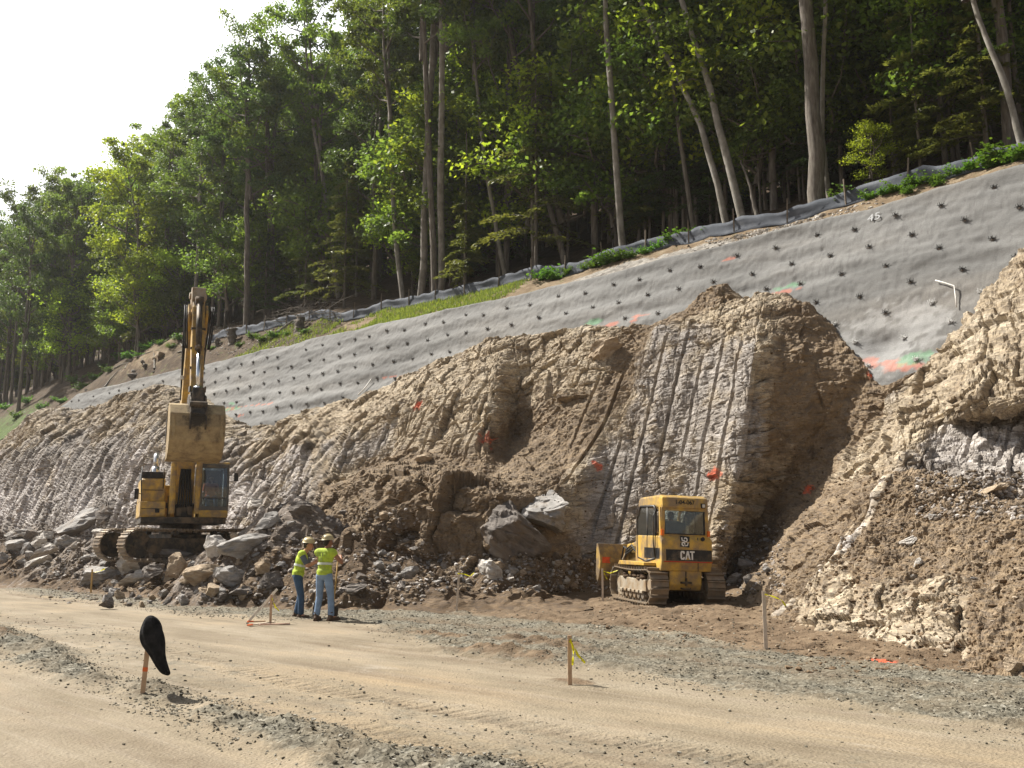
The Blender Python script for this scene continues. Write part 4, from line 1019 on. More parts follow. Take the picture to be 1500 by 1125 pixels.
# ================================================================== rubble piles
px_ = np.arange(-62, -15.9, .075); ps_ = np.arange(11.5, 23, .075)
X, S = np.meshgrid(px_, ps_); Xf, Sf = X.ravel(), S.ravel()
P = np.stack([Xf, Sf, Xf * 0], 1)
EXC = on_f(262, 822, 36); EXC = Vector((EXC.x, EXC.y, 0))
def cone(c, h, r, pw=1.0): return h * np.clip(1 - (np.hypot(Xf - c[0], (Sf - c[1])) / r) ** pw, 0, 1)
wob = .35 * fbm(P, .5, 501, 4)
sl_ = 13.9 + .02 * (-34 - Xf) + wob * .8
pad = 1.08 * smooth(0, 2.6, Sf - sl_) * smooth(-27.0, -29.5, Xf) * (1 - .35 * smooth(-44, -52, Xf)) + .35 * smooth(18, 21, Sf) * smooth(-27, -30, Xf)
def cone2(c, h, ax, as_): return h * np.clip(1.0 - np.sqrt(((Xf - c[0]) / ax) ** 2 + ((Sf - c[1]) / as_) ** 2), 0, 1)
d1_ = on_f(432, 736, 30.5); d2_ = on_f(385, 772, 30.5); d3_ = on_f(515, 790, 28.5); d4_ = on_f(600, 838, 27.3)
pile = np.maximum.reduce([cone2(d1_, 3.2, 4.2, 3.9), cone2(d2_, 2.2, 3.0, 3.0), cone2(d3_, 1.9, 4.0, 3.2), cone2(d4_, 1.0, 3.5, 2.2), cone2(on_f(690, 850, 27.5), .7, 4.5, 1.8), cone2(on_f(60, 795, 44), 1.9, 6.0, 3.2), cone2(on_f(-20, 800, 47), 1.9, 6.0, 3.2), cone2(on_f(140, 790, 39), 1.7, 4.5, 2.8)])
h = np.maximum(pad, pile) + .25 * np.minimum(pad, pile)
m = smooth(0.02, .35, h)
o1, t1_, e1 = cells(P, 1.1, 511); o2, t2_, e2 = cells(P, 2.8, 512)
h2 = h + m * (.14 * fbm(P, .9, 502, 5, .6) + .13 * o1 + .18 * t1_ + .07 * o2 + .09 * t2_ + .04 * fbm(P, 5, 503, 4, .65))
z = ground_z(Xf, Sf) + np.where(h > .01, h2, -.25) - .05
V = np.stack([Xf, Sf, z], 1)
me = np_mesh('rubble_pile', V, grid_faces(len(ps_), len(px_)), False)
br = smooth(d1_[0] + 1.0, d1_[0] + 3.2, Xf + .5 * wob)                         # soil side of the dark pile
attr(me, 'dirt', np.clip(.30 + .5 * br + .35 * smooth(.9, .1, h) + .3 * (pad > pile) + .3 * fbm(P, .6, 504, 3), 0, 1)); attr(me, 'tan', .25 + 0 * Xf); attr(me, 'white', .12 + .15 * fbm(P, .5, 505, 3))
t = NT('rubble_soil')
c_, n_ = rock_nodes(t, t.attr('dirt'), t.attr('tan'), t.attr('white'))
c_ = t.mix(1.0, c_, (.64, .60, .57), 'MULTIPLY')
tag(link('rubble_pile', me, None, t.fin(c_, .95, n_)), kind='structure')
BV_PILE = BVHTree.FromPolygons([tuple(p) for p in V.reshape(len(ps_), len(px_), 3)[::2, ::2].reshape(-1, 3)], [tuple(map(int, f)) for f in grid_faces(len(ps_[::2]), len(px_[::2]))])
_gi = np.where((gx > -62) & (gx < 12))[0][::2]; _gj = np.where((gs > 1) & (gs < 26))[0][::2]
_v = np.stack(np.meshgrid(gx[_gi], gs[_gj]) + [GZ[np.ix_(_gj, _gi)]], -1)
BV_GROUND = BVHTree.FromPolygons([tuple(p) for p in _v.reshape(-1, 3)], [tuple(map(int, f)) for f in grid_faces(len(_gj), len(_gi))])
ALLB = (BV_ROCK, BV_BENCH, BV_PILE, BV_GROUND)
def hit(u, v):                          # first terrain point seen at a pixel
    d = Vector(ray(u, v)).normalized(); best = None
    for b in ALLB:
        h_ = b.ray_cast(CAM, d)
        if h_[0] is not None and (best is None or h_[3] < best[1]): best = (h_[0], h_[3], h_[1])
    return best[0] if best else on_z(u, v)
def drop(x, s):                         # height of the terrain top at (x, s)
    zt = -1
    for b in ALLB:
        h_ = b.ray_cast(Vector((x, s, 60)), Vector((0, 0, -1)))
        if h_[0] is not None: zt = max(zt, h_[0].z)
    return zt

# ================================================================== boulders
def _ico(n):
    bm = bmesh.new(); bmesh.ops.create_icosphere(bm, subdivisions=n, radius=1)
    V = np.array([v.co[:] for v in bm.verts]); F = np.array([[v.index for v in f.verts] for f in bm.faces]); bm.free(); return V, F
ICO4, ICO1, ICO2 = _ico(5), _ico(1), _ico(2)
def rock_mesh(seed, sub=ICO4, flat=1.0, cuts=17, name='boulder', rough=.035):
    r_ = np.random.default_rng(seed); V, F = sub; V = V.copy()
    for k in range(cuts):
        n = r_.normal(size=3); n[2] *= 1.2; n /= np.linalg.norm(n); dd = .34 + .34 * r_.random()
        e = V @ n - dd; V -= np.clip(e, 0, None)[:, None] * n
    V /= np.abs(V).max(0)
    o_, t_, e_ = cells(V * np.array([1, 1, 2.2]) + seed, 1.7, seed); V *= (1 + .07 * o_ + .10 * t_ - .05 * (1 - smooth(0, .1, e_)))[:, None]
    V += (rough * fbm(V + seed, 2.2, seed, 4, .6) + rough * .5 * fbm(V + seed, 7, seed + 1, 3))[:, None] * V
    V[:, 2] *= flat
    me = np_mesh(name, V, F, False); return me
def rock_mat(name, a, b, c, wh=.3):
    t = NT(name)
    st_ = t.scaled(1, 1, 2.5, (R(25), R(20), 0), t.obj)
    col_ = t.ramp(t.noise(1.8, 8, .65, st_, .5), [(.28, a), (.5, b), (.74, c)])
    col_ = t.mix(t.ramp(t.noise(2.6, 9, .72), [(.58, 0.0), (.72, wh)]), col_, (.62, .59, .56))
    col_ = t.mix(t.ramp(t.noise(1.4, 7, .7), [(.52, 0.0), (.7, .7)]), col_, (.20, .14, .085))
    return t.fin(col_, .92, t.bump(t.noise(5, 9, .7, st_), .6, .06))
M_BG = rock_mat('grey_boulder', (.18, .17, .162), (.31, .295, .28), (.47, .45, .43))
M_BT = rock_mat('tan_boulder', (.23, .17, .115), (.37, .29, .205), (.52, .43, .32))
M_BD = rock_mat('dark_boulder', (.085, .075, .068), (.16, .14, .125), (.27, .245, .225), .25)
M_BP = rock_mat('pale_boulder', (.33, .30, .27), (.50, .47, .43), (.66, .63, .60), .6)
ROCKM = {'g': M_BG, 't': M_BT, 'd': M_BD, 'p': M_BP}
RP = {}
_I3 = _ico(4)
for k in range(9):
    b = rock_mesh(600 + k, _I3, 1.0)
    for c in 'gtdp':
        m = b.copy(); m.name = 'boulder'; m.materials.append(ROCKM[c]); RP[(k, c)] = m
def boulder(u, v, w_, h_, c, label, group=None, k=None, roll=0.0, sink=.25, mesh=None, cat='boulder', deep=None):
    """A boulder whose outline covers about w_ x h_ pixels of the photo, resting on the ground seen at its foot."""
    b = hit(u, v + h_ * .35)
    dist = (b.x - 0) * FWD[0] + b.y * FWD[1]; mpp = dist / FPX
    o = bpy.data.objects.new('boulder', mesh or RP[(random.randrange(9) if k is None else k, c)]); COL.objects.link(o)
    if group is None and u < 450: w_, h_ = w_ * .98, h_ * .98
    a, hh = w_ * mpp / 2, h_ * mpp / 2
    o.scale = (a * 1.08, (deep or a * random.uniform(.7, 1.0)), hh * 1.1)
    o.rotation_euler = (random.uniform(-.12, .12), roll, YAW + random.uniform(-.25, .25))
    o.location = b + Vector((0, 0, hh * (1 - sink))) + Vector((FWD[0], FWD[1], 0)) * a * .35
    return tag(o, label, cat, group)
big = rock_mesh(731, ICO4, 1.0, 14, rough=.05); big.materials.append(M_BD)
boulder(738, 776, 136, 82, 'd', 'huge dark boulder with white streaks leaning out of the slumped soil', None, None, R(30), .38, big, deep=.9)
big2 = rock_mesh(742, ICO4, 1.0, 10, rough=.05); big2.materials.append(M_BG)
boulder(794, 745, 74, 66, 'g', 'big grey boulder half buried right of the huge dark one', None, None, R(20), .45, big2, deep=1.0)
for a in (
 (128, 764, 140, 42, 'g', 'long grey slab lying level to the left of the excavator', 2, R(-10)), (160, 752, 96, 34, 'd', 'dark tilted slab in shade behind the excavator track', 3, R(-14)),
 (309, 802, 44, 52, 'p', 'pale upright slab standing at the right end of the track', 4, R(8)), (352, 800, 80, 40, 'g', 'blue-grey block right of the pale upright slab', 5, R(-6)),
 (187, 829, 40, 32, 'p', 'pale squarish block below the track idler', 6, R(4)), (196, 850, 54, 22, 'p', 'pale flat slab lying lowest in front of the pile', 7, R(-10)),
 (141, 845, 74, 30, 'g', 'long grey slab at the left end of the front pile', 8, R(-8)), (224, 838, 40, 34, 'd', 'dark block right of the pale squarish block', 1, R(12)),
 (258, 832, 48, 40, 't', 'tan wedge-shaped block in the middle of the front pile', 2, R(-24)), (292, 842, 58, 38, 't', 'broad brown block under the pale upright slab', 5, R(10)),
 (333, 845, 52, 30, 'g', 'grey block with a flat top right of the broad brown one', 0, R(-6)), (384, 833, 26, 28, 't', 'small tan pointed block in the shaded pile', 6, R(20)),
 (391, 857, 40, 30, 'd', 'dark grey block at the foot of the shaded pile', 3, R(-14)), (352, 869, 44, 18, 'd', 'low dark slab resting in front of the pile', 7, R(4)),
 (312, 866, 30, 20, 't', 'small brown block at the front edge of the pile', 8, R(0)), (245, 812, 62, 22, 'd', 'dark slab wedged under the near track', 4, R(6)),
 (183, 803, 34, 24, 't', 'brown block touching the left end of the near track', 5, R(0)), (157, 820, 38, 22, 'g', 'grey slab tilted toward the track end', 1, R(-18)),
 (395, 765, 50, 28, 'g', 'grey block on the ridge of the dark pile', 2, R(-8)), (440, 748, 40, 24, 'd', 'dark block at the very top of the dark pile', 6, R(6)),
 (370, 740, 34, 18, 'p', 'white block at the top left of the dark pile', 3, R(0)), (20, 800, 44, 22, 'g', 'grey slab in the rubble at the left edge', 8, R(-20)), (62, 810, 50, 20, 'p', 'pale sloping slab in the rubble at the left edge', 7, R(-22)),
 (92, 796, 40, 22, 'g', 'grey block between the long slab and the left rubble', 0, R(-12)), (45, 826, 46, 18, 'p', 'long pale slab lowest in the left rubble', 4, R(-24)),
 (600, 840, 26, 26, 'g', 'upright grey stone at the toe of the slumped soil', 5, R(15)), (522, 862, 44, 22, 'd', 'dark wet block where the shaded pile ends', 1, R(0)),
 (1057, 846, 28, 20, 'p', 'pale stone right behind the bulldozer', 2, R(-10)), (1079, 849, 28, 16, 'p', 'white rounded stone second right of the bulldozer', 6, R(-20)), (1097, 850, 22, 15, 'g', 'grey stone third right of the bulldozer', 3, R(0)),
 (1091, 828, 30, 26, 'g', 'grey block on the slope right of the bulldozer', 4, R(10)), (1490, 976, 26, 20, 't', 'tan boulder lying at the foot of the bench at the right edge', 8, R(0)),
 (1462, 716, 44, 14, 't', 'flat tan slab lying on the bench at right', 7, R(-12)), (1334, 792, 26, 14, 'p', 'pale flat stone in the soil slope of the bench', 1, R(-14)), (890, 513, 54, 36, 't', 'rounded tan boulder caught under the rim left of the drilled block', 6, R(-20)),
 (620, 672, 28, 18, 't', 'tan stone perched on the soil ledge', 5, R(8)), (716, 835, 40, 26, 'p', 'white crushed block at the foot of the huge boulder', 0, R(10))):
    boulder(*a[:5], a[5], None, a[6], a[7])
zones = [((110, 420, 826, 888), 95, 'gtdgdt', (7, 24), 'loose angular block in the rock pile in front of the excavator', 'blocks of the front rock pile'),
         ((0, 150, 775, 845), 45, 'gpgd', (8, 28), 'loose grey slab in the rubble left of the excavator', 'slabs of the left rubble'),
         ((340, 620, 745, 870), 60, 'dgdt', (7, 22), 'dark block on the shaded soil pile behind the workers', 'blocks of the shaded pile'),
         ((540, 900, 815, 865), 75, 'gptdg', (6, 22), 'stone in the line of rubble at the toe of the slumped soil', 'stones at the toe of the slump'),
         ((1050, 1140, 780, 865), 16, 'gdt', (6, 16), 'small stone at the mouth of the gully beside the bulldozer', 'stones at the gully mouth'),
         ((1320, 1500, 715, 880), 34, 'gtpt', (5, 20), 'stone embedded in the soil of the bench at right', 'stones in the bench soil'),
         ((60, 340, 590, 700), 0, 'gt', (6, 14), '', '')]
for (a, b, c, d_), n, cs, (w0, w1), lab, grp in zones:
    for i in range(n):
        w_ = w0 + (w1 - w0) * random.random() ** 1.8
        boulder(random.uniform(a, b), random.uniform(c, d_), w_, w_ * random.uniform(.45, .85), random.choice(cs), lab, grp, None, random.uniform(-.5, .5), .3)

# ------------------------------------------------------------------ loose rubble and gravel as bodies of small stones
def scatter(name, pts, sizes, mat, label, cat, tone=None, sub=ICO1, flat=.7):
    r_ = np.random.default_rng(len(pts)); V0, F0 = sub; n = len(pts); k = len(V0)
    protos = []
    for q in range(12):
        V = V0.copy()
        for _ in range(6):
            nn = r_.normal(size=3); nn /= np.linalg.norm(nn); V -= np.clip(V @ nn - (.4 + .4 * r_.random()), 0, None)[:, None] * nn
        protos.append(V * (1 + .12 * r_.normal(size=(k, 1))))
    protos = np.array(protos)
    a = r_.random(n) * 2 * PI; ca, sa = np.cos(a), np.sin(a)
    V = protos[r_.integers(0, 12, n)] * (np.array(sizes)[:, None, None] * np.stack([.8 + .5 * r_.random(n), .7 + .4 * r_.random(n), flat * (.6 + .6 * r_.random(n))], 1)[:, None, :])
    V = np.stack([V[:, :, 0] * ca[:, None] - V[:, :, 1] * sa[:, None], V[:, :, 0] * sa[:, None] + V[:, :, 1] * ca[:, None], V[:, :, 2]], 2) + np.array(pts)[:, None, :]
    F = (F0[None] + (np.arange(n) * k)[:, None, None]).reshape(-1, 3)
    me = np_mesh(name, V.reshape(-1, 3), F, False)
    attr(me, 'tone', np.repeat(np.clip(r_.random(n) if tone is None else tone, 0, 1), k))
    return tag(link(name, me, None, mat), label, cat, kind='stuff')
def stone_mat(name, stops):
    t = NT(name); return t.fin(t.mix(1.0, t.ramp(t.attr('tone'), stops), t.ramp(t.noise(20, 5), [(.3, .75), (.7, 1.15)]), 'MULTIPLY'), .95)
M_RUB = stone_mat('rubble_stones', [(0, (.10, .075, .05)), (.35, (.19, .145, .10)), (.6, (.27, .24, .215)), (.85, (.40, .365, .33)), (1, (.62, .58, .55))])
M_SOILC = stone_mat('soil_clods', [(0, (.085, .055, .032)), (.5, (.16, .108, .064)), (.85, (.25, .18, .115)), (1, (.42, .35, .27))])
M_GRV = stone_mat('gravel_stones', [(0, (.08, .07, .052)), (.5, (.165, .148, .112)), (.85, (.255, .235, .19)), (1, (.38, .36, .31))])
def cast_pts(polys, n):                 # points of the terrain seen in boxes of the photo
    out_ = []
    for (a, b, c, d_), f in polys:
        for _ in range(int(n * f)): 
            p = hit(random.uniform(a, b), random.uniform(c, d_)); out_.append(p)
    return out_
pp = cast_pts([((60, 620, 740, 885), .46), ((0, 160, 770, 845), .16), ((540, 910, 810, 868), .26), ((1050, 1150, 770, 870), .08), ((1340, 1500, 690, 760), .1)], 9000)
scatter('rubble', [tuple(p) for p in pp], [.02 + .075 * random.random() ** 3 for _ in pp], M_RUB, 'scattered broken rock fragments along the foot of the cut', 'rubble')
pp = cast_pts([((470, 860, 680, 850), .25), ((1130, 1500, 690, 985), .48), ((1090, 1290, 560, 860), .10), ((700, 960, 480, 720), .07), ((990, 1260, 425, 520), .05), ((860, 1130, 860, 940), .12)], 7000)
scatter('soil_clods', [tuple(p) for p in pp], [.012 + .05 * random.random() ** 3 for _ in pp], M_SOILC, 'loose brown soil clods over the slumps and the bench', 'soil')
# gravel on the windrow, the gravel strip and sparsely over the road
r_ = np.random.default_rng(5); n = 190000
Fd = 4.5 + 32 * r_.random(n) ** 1.3; ud = r_.uniform(-60, 1560, n)
xq = (ud - 750) / FPX * Fd
wx = xq * RGT[0] + Fd * FWD[0]; ws = xq * RGT[1] + Fd * FWD[1]
def gedge(pix, x): 
    q = sorted((on_z(*p)[0], on_z(*p)[1]) for p in pix); return np.interp(x, [a for a, b in q], [b for a, b in q])
na = gedge([(0, 925), (150, 985), (330, 1040), (520, 1090), (680, 1125)], wx); nb = gedge([(0, 965), (150, 1010), (330, 1075), (480, 1125)], wx)
gn_ = gedge([(0, 866), (330, 905), (540, 915), (640, 945), (710, 962), (900, 985), (1100, 1018), (1300, 1040), (1500, 1080)], wx); gf_ = gedge([(0, 838), (330, 870), (560, 880), (700, 905), (900, 925), (1120, 952), (1500, 995)], wx)
wgt = .005 + .9 * ((ws > nb - .35 * r_.random(n)) & (ws < na + .5 * r_.random(n) ** 2)) + .55 * ((ws > gn_ - .7 * r_.random(n) ** 2) & (ws < gf_ + .8 * r_.random(n) ** 2)) + .06 * ((ws > na) & (ws < na + 2.2)) + .12 * (ws > gf_)
P = np.stack([wx, ws, wx * 0], 1); wgt *= .5 + .9 * smooth(-.3, .3, fbm(P, 1.1, 701, 3))
kp = (r_.random(n) < wgt) & (wx > -45) & (ws < 22)
wx, ws, Fd = wx[kp], ws[kp], Fd[kp]
ii = np.clip(np.searchsorted(gx, wx) - 1, 0, len(gx) - 2); jj = np.clip(np.searchsorted(gs, ws) - 1, 0, len(gs) - 2)
wz = GZ[jj, ii] + .004
szs = (.006 + .018 * r_.random(len(wx)) ** 3.5) * np.clip(.75 + Fd / 40, .75, 1.5)
scatter('gravel', np.stack([wx, ws, wz], 1), szs, M_GRV, 'loose grey gravel over the windrow and the haul road', 'gravel')

# ================================================================== berm above the facing: grass, weeds, stones, stumps, brush
r_ = np.random.default_rng(15)
n = 26000; gxx = r_.uniform(-56, -28.5, n); gq = r_.random(n) ** 1.3 * 2.9 + .5
ok = r_.random(n) < smooth(-.35, .1, fbm(np.stack([gxx, gq, gq * 0], 1), .45, 811, 3)) * np.where(gxx < -48, .5, 1)
gxx, gq = gxx[ok], gq[ok]; gz_ = np.array([hz(a, 30.45 + b) for a, b in zip(gxx, gq)])
B_ = np.stack([gxx, 30.45 + gq, gz_], 1); n = len(B_); hgt = (.07 + .16 * r_.random(n))[:, None]
a = r_.random(n) * 2 * PI; w_ = np.stack([np.cos(a), np.sin(a), 0 * a], 1) * .022; tip = np.stack([r_.normal(size=n) * .12, r_.normal(size=n) * .12, np.ones(n)], 1) * hgt
V = np.stack([B_ - w_, B_ + w_, B_ + tip * .6 + w_ * .7, B_ + tip], 1).reshape(-1, 3)
me = np_mesh('grass', V, np.arange(n * 4).reshape(-1, 4), True); attr(me, 'lv', np.repeat(np.clip(.5 + .3 * r_.normal(size=n), 0, 1), 4))
M_GRASS = leaf_mat('grass_blades', (.20, .25, .07), .4)
tag(link('grass', me, None, M_GRASS), 'pale green grass strip along the top of the grey facing', 'grass', kind='stuff')
def weed_mesh(seed):
    r_ = np.random.default_rng(seed); paths, C = [], []
    for k in range(16):
        a = r_.random() * 6.28; l = .35 + .55 * r_.random(); d_ = np.array([math.cos(a) * .7, math.sin(a) * .7, .75]); b = r_.normal(size=3) * np.array([.12, .10, 0])
        p_ = [b, b + d_ * l * .5 + [0, 0, .08], b + d_ * l]; paths.append((p_, [.01, .008, .004]))
        for _ in range(26): C.append(b + d_ * l * (r_.random() ** .6) + r_.normal(size=3) * .10)
    C = np.array(C); C[:, 2] = np.abs(C[:, 2])
    Vl, Fl = leaves(C, np.full(len(C), .15), r_, .8, 1.5)
    m = join_mesh('weed_clump', np_tubes(paths, 4), (Vl, Fl), r_, np.clip(.5 + .25 * r_.normal(size=len(C)), 0, 1)); m.materials.append(M_WEED); m.materials.append(M_WEED); return m
WEED = [weed_mesh(k) for k in range(4)]
for u_, v_, sc, lab, g in ([(797, 410, 1.4, 'round dark green weed clump below the leaning grey tree', None), (835, 402, 1.0, 'weed clump next right of the round dark green one', None), (1240, 296, 1.3, 'broad leafy weed clump at the right end of the stony patch', None), (1470, 240, 1.6, 'big leafy weed clump near the right edge of the facing', None)]
        + [(u_, v_, s_, 'leafy green weed clump in the row along the berm by the fence', 'weed clumps along the berm') for u_, v_, s_ in ((815, 410, .9), (858, 396, .8), (872, 392, 1.0), (888, 388, 1.2), (905, 383, 1.1), (925, 378, .9), (945, 372, .8), (968, 364, .9), (985, 357, 1.2), (1002, 352, 1.1), (1018, 350, .9), (1035, 346, .7), (1062, 338, .5))]
        + [(u_, v_, s_, 'low weed clump on the bank right of the stony patch', 'low weeds at right') for u_, v_, s_ in ((1222, 302, .9), (1258, 292, 1.1), (1275, 292, .8), (1295, 286, .7), (1318, 280, .9), (1340, 273, .8), (1362, 268, .9), (1385, 262, .7), (1408, 256, .8), (1430, 250, .9), (1455, 245, 1.0), (1490, 236, 1.1), (1330, 284, .6), (1375, 272, .6))]
        + [(u_, v_, s_, 'scrubby weed clump by the cleared slope at left', 'scrub at the left of the facing') for u_, v_, s_ in ((385, 500, 1.2), (402, 495, 1.0), (445, 488, .8), (420, 492, .7), (120, 570, 1.5), (160, 545, 1.0), (190, 525, 1.2), (235, 505, 1.0), (60, 600, 1.5), (25, 612, 1.5), (90, 590, 1.2), (140, 556, 1.4), (150, 538, 1.0), (175, 528, 1.5), (205, 522, .9), (215, 512, 1.3), (250, 510, .9), (262, 498, 1.2), (290, 500, 1.0), (310, 512, .7), (350, 508, .8), (372, 496, 1.0), (8, 600, 1.6), (40, 590, 1.5), (110, 560, 1.6), (230, 495, 1.5), (185, 505, 1.6))]):
    p = on_hill(u_, v_)
    if p is None: continue
    o = tag(link('weed_clump', random.choice(WEED)), lab, 'weeds', g); o.location = p; o.scale = (sc * .85, sc * .85, sc * .62); o.rotation_euler = (0, 0, random.random() * 6.28)
pp = []
for _ in range(2600):
    u_ = random.gauss(1140, 55); p = on_hill(u_, 332 - (u_ - 1090) * .20 + random.uniform(-16, 22))
    if p is not None and p.y < 33.2: pp.append(p)
for _ in range(900):
    p = on_hill(random.uniform(300, 450), random.uniform(470, 520))
    if p is not None: pp.append(p)
scatter('berm_stones', [tuple(p) for p in pp], [.03 + .09 * random.random() ** 2.5 for _ in pp], stone_mat('berm_stone', [(0, (.22, .19, .16)), (.5, (.40, .37, .33)), (1, (.64, .61, .57))]), 'patch of pale broken stones on the berm above the facing', 'stones')
# stumps, logs and brush on the cleared slope
M_CUT = simple_mat('cut_wood', (.42, .33, .22), .8, var=.2)
def stump(u_, v_, r0, h0, label):
    p = on_hill(u_, v_)
    root = empty('tree_stump', p, random.random(), label, 'stump')
    b = link('trunk', trunk_mesh([(0, 0, -.3), (0, 0, h0 * .5), (.02, 0, h0)], r0, int(u_)), root, M_BARK)
    for v in b.data.vertices:
        if v.co.z > h0 * .9: v.co.x *= 2.6; v.co.y *= 2.6
        elif v.co.z > h0 * .2: f = 1 + 1.6 * (v.co.z / h0 - .1); v.co.x *= f; v.co.y *= f
    bm = bmesh.new(); bmesh.ops.create_cone(bm, cap_ends=True, segments=16, radius1=r0 * .74, radius2=r0 * .70, depth=.03); bm_obj('cut_face', bm, M_CUT, root).location = (.02, 0, h0)
stump(340, 502, .28, .95, 'grey tree stump left of the tall straight trunk'); stump(438, 484, .26, .8, 'tree stump beside the grass strip'); stump(318, 506, .16, .5, 'small stump at the left of the grey one')
def log(p0, p1, r0, label):
    a, b = on_hill(*p0), on_hill(*p1)
    me = trunk_mesh([tuple(a + Vector((0, 0, r0))), tuple((a + b) / 2 + Vector((0, 0, r0 + .1))), tuple(b + Vector((0, 0, r0 + .1)))], r0, int(p0[0])); tag(link('log', me, None, M_BARKP), label, 'log')
log((366, 497), (392, 470), .09, 'fallen pale log lying right of the straight tree'); log((405, 490), (436, 470), .10, 'fallen log pointing up to the brush heap'); log((380, 480), (330, 492), .07, 'thin fallen log across the cleared slope')
r_ = np.random.default_rng(8); paths = []
for k in range(150):
    p = on_hill(r_.uniform(390, 500), r_.uniform(445, 480))
    if p is None: continue
    d_ = r_.normal(size=3) * np.array([1, .6, .35]); L_ = .6 + r_.random() * 1.6
    a = np.array(p) + [0, 0, .15 + .5 * r_.random()]; paths.append(([a, a + d_ * L_ * .4 + r_.normal(size=3) * .1, a + d_ * L_ * .8], [.025, .018, .006]))
V, F = np_tubes(paths, 5)
tag(link('brush_heap', np_mesh('brush_heap', V, F, True), None, M_BARK), 'tangled heap of dead branches beside the understory hemlocks', 'brush')
r_ = np.random.default_rng(31); n = 0
for k in range(26):                     # slash left on the cleared slope at the left
    p = on_hill(r_.uniform(115, 330), r_.uniform(492, 570))
    if p is None or p.y > 37 or n > 14: continue
    a = r_.random() * 6.28; L_ = 1.0 + 2.2 * r_.random(); q = Vector((p.x + math.cos(a) * L_, p.y + abs(math.sin(a)) * L_ * .6, 0)); q.z = hz(q.x, q.y) + .12; n += 1
    tag(link('branch', trunk_mesh([tuple(p + Vector((0, 0, .06))), tuple((p + q) / 2 + Vector((0, 0, .10))), tuple(q)], .035 + .04 * r_.random(), k, 6), None, M_BARKP), 'cut branch lying on the cleared bank at the left end of the facing', 'branch', 'branches on the cleared bank')
for k in range(22):
    p = on_hill(r_.uniform(110, 320), r_.uniform(495, 575))
    if p is None or p.y > 36: continue
    o = bpy.data.objects.new('boulder', RP[(int(r_.integers(0, 9)), 'tgd'[int(r_.integers(0, 3))])]); COL.objects.link(o); s_ = .15 + .4 * r_.random() ** 2; o.scale = (s_, s_ * .8, s_ * .6); o.location = p + Vector((0, 0, s_ * .25)); o.rotation_euler = (0, .2, r_.random() * 6.28)
    tag(o, 'rough stone on the cleared bank at the left end of the facing', 'boulder', 'stones on the cleared bank')
# ================================================================== machines
YEL, YELD = (.62, .36, .035), (.50, .30, .05)
M_YEL = simple_mat('yellow_paint', (.58, .37, .075), .5, 0, .16, 4, dirt=(.28, .20, .115), dirt_scale=2.6, dirt_amt=.62, spec=.35, bump=.08)
M_YELW = simple_mat('worn_yellow_paint', (.52, .34, .10), .6, 0, .2, 6, dirt=(.22, .16, .10), dirt_scale=2.5, dirt_amt=.7)
M_BUCK = simple_mat('earth_worn_bucket', (.40, .30, .16), .75, 0, .25, 5, dirt=(.24, .18, .12), dirt_scale=2.0, dirt_amt=.75, bump=.2)
M_TRK = simple_mat('worn_track_steel', (.22, .19, .155), .6, .35, .35, 7, dirt=(.28, .21, .14), dirt_amt=.7, bump=.3)
M_TRKD = simple_mat('dark_greasy_steel', (.045, .04, .035), .6, .3, .3, 7, dirt=(.15, .11, .07), dirt_amt=.5)
M_BLK = simple_mat('black_paint', (.022, .022, .024), .45, 0, .3, 6, dirt=(.12, .09, .06), dirt_amt=.3)
M_RUBR = simple_mat('rubber_hose', (.02, .02, .02), .6, var=.2)
M_CHR = simple_mat('chrome_rod', (.75, .78, .82), .12, 1.0, .03)
M_MUF = simple_mat('bright_exhaust', (.62, .62, .62), .25, .9, .1)
M_SEAT = simple_mat('seat_cloth', (.07, .065, .06), .9, var=.2)
M_SILV = simple_mat('dusty_pale_steel', (.42, .37, .29), .7, .1, .25, 6, dirt=(.28, .20, .12), dirt_amt=.6, bump=.2)
M_GREY = simple_mat('grey_cab_paint', (.10, .10, .095), .5, var=.15, dirt=(.2, .16, .11), dirt_amt=.3)
M_WHITE = simple_mat('white_decal', (.78, .77, .74), .5, var=.06)
M_RED = simple_mat('red_stripe', (.50, .035, .02), .5, var=.1)
M_LAMP = simple_mat('lamp_lens', (.6, .6, .58), .15, .2, .05)
M_AMB = simple_mat('orange_lens', (.75, .16, .02), .25, 0, .1)
t = NT('stained_bucket')
_s = t.n.new('ShaderNodeSeparateXYZ'); t.l.new(t.obj, _s.inputs[0])
_w = t.ramp(t.noise(3.0, 8, .7, t.obj), [(.3, (.16, .115, .07)), (.5, (.33, .25, .14)), (.7, (.46, .36, .20))])
_f = t.math('SUBTRACT', t.math('ADD', 1.0, t.math('MULTIPLY', t.math('SUBTRACT', t.noise(4.0, 7, .7, t.obj), .5), 2.2)), t.math('MULTIPLY', t.math('ABSOLUTE', _s.outputs[0]), 1.9))
_f = t.math('SUBTRACT', _f, t.math('MULTIPLY', t.math('MAXIMUM', t.math('SUBTRACT', 4.6, _s.outputs[2]), 0.0), 1.1))
M_BUCK = t.fin(t.mix(t.ramp(_f, [(.05, 0.0), (.6, .92)]), _w, (.04, .032, .025)), .75, t.bump(t.noise(22, 5, .7, t.obj), .3, .01))
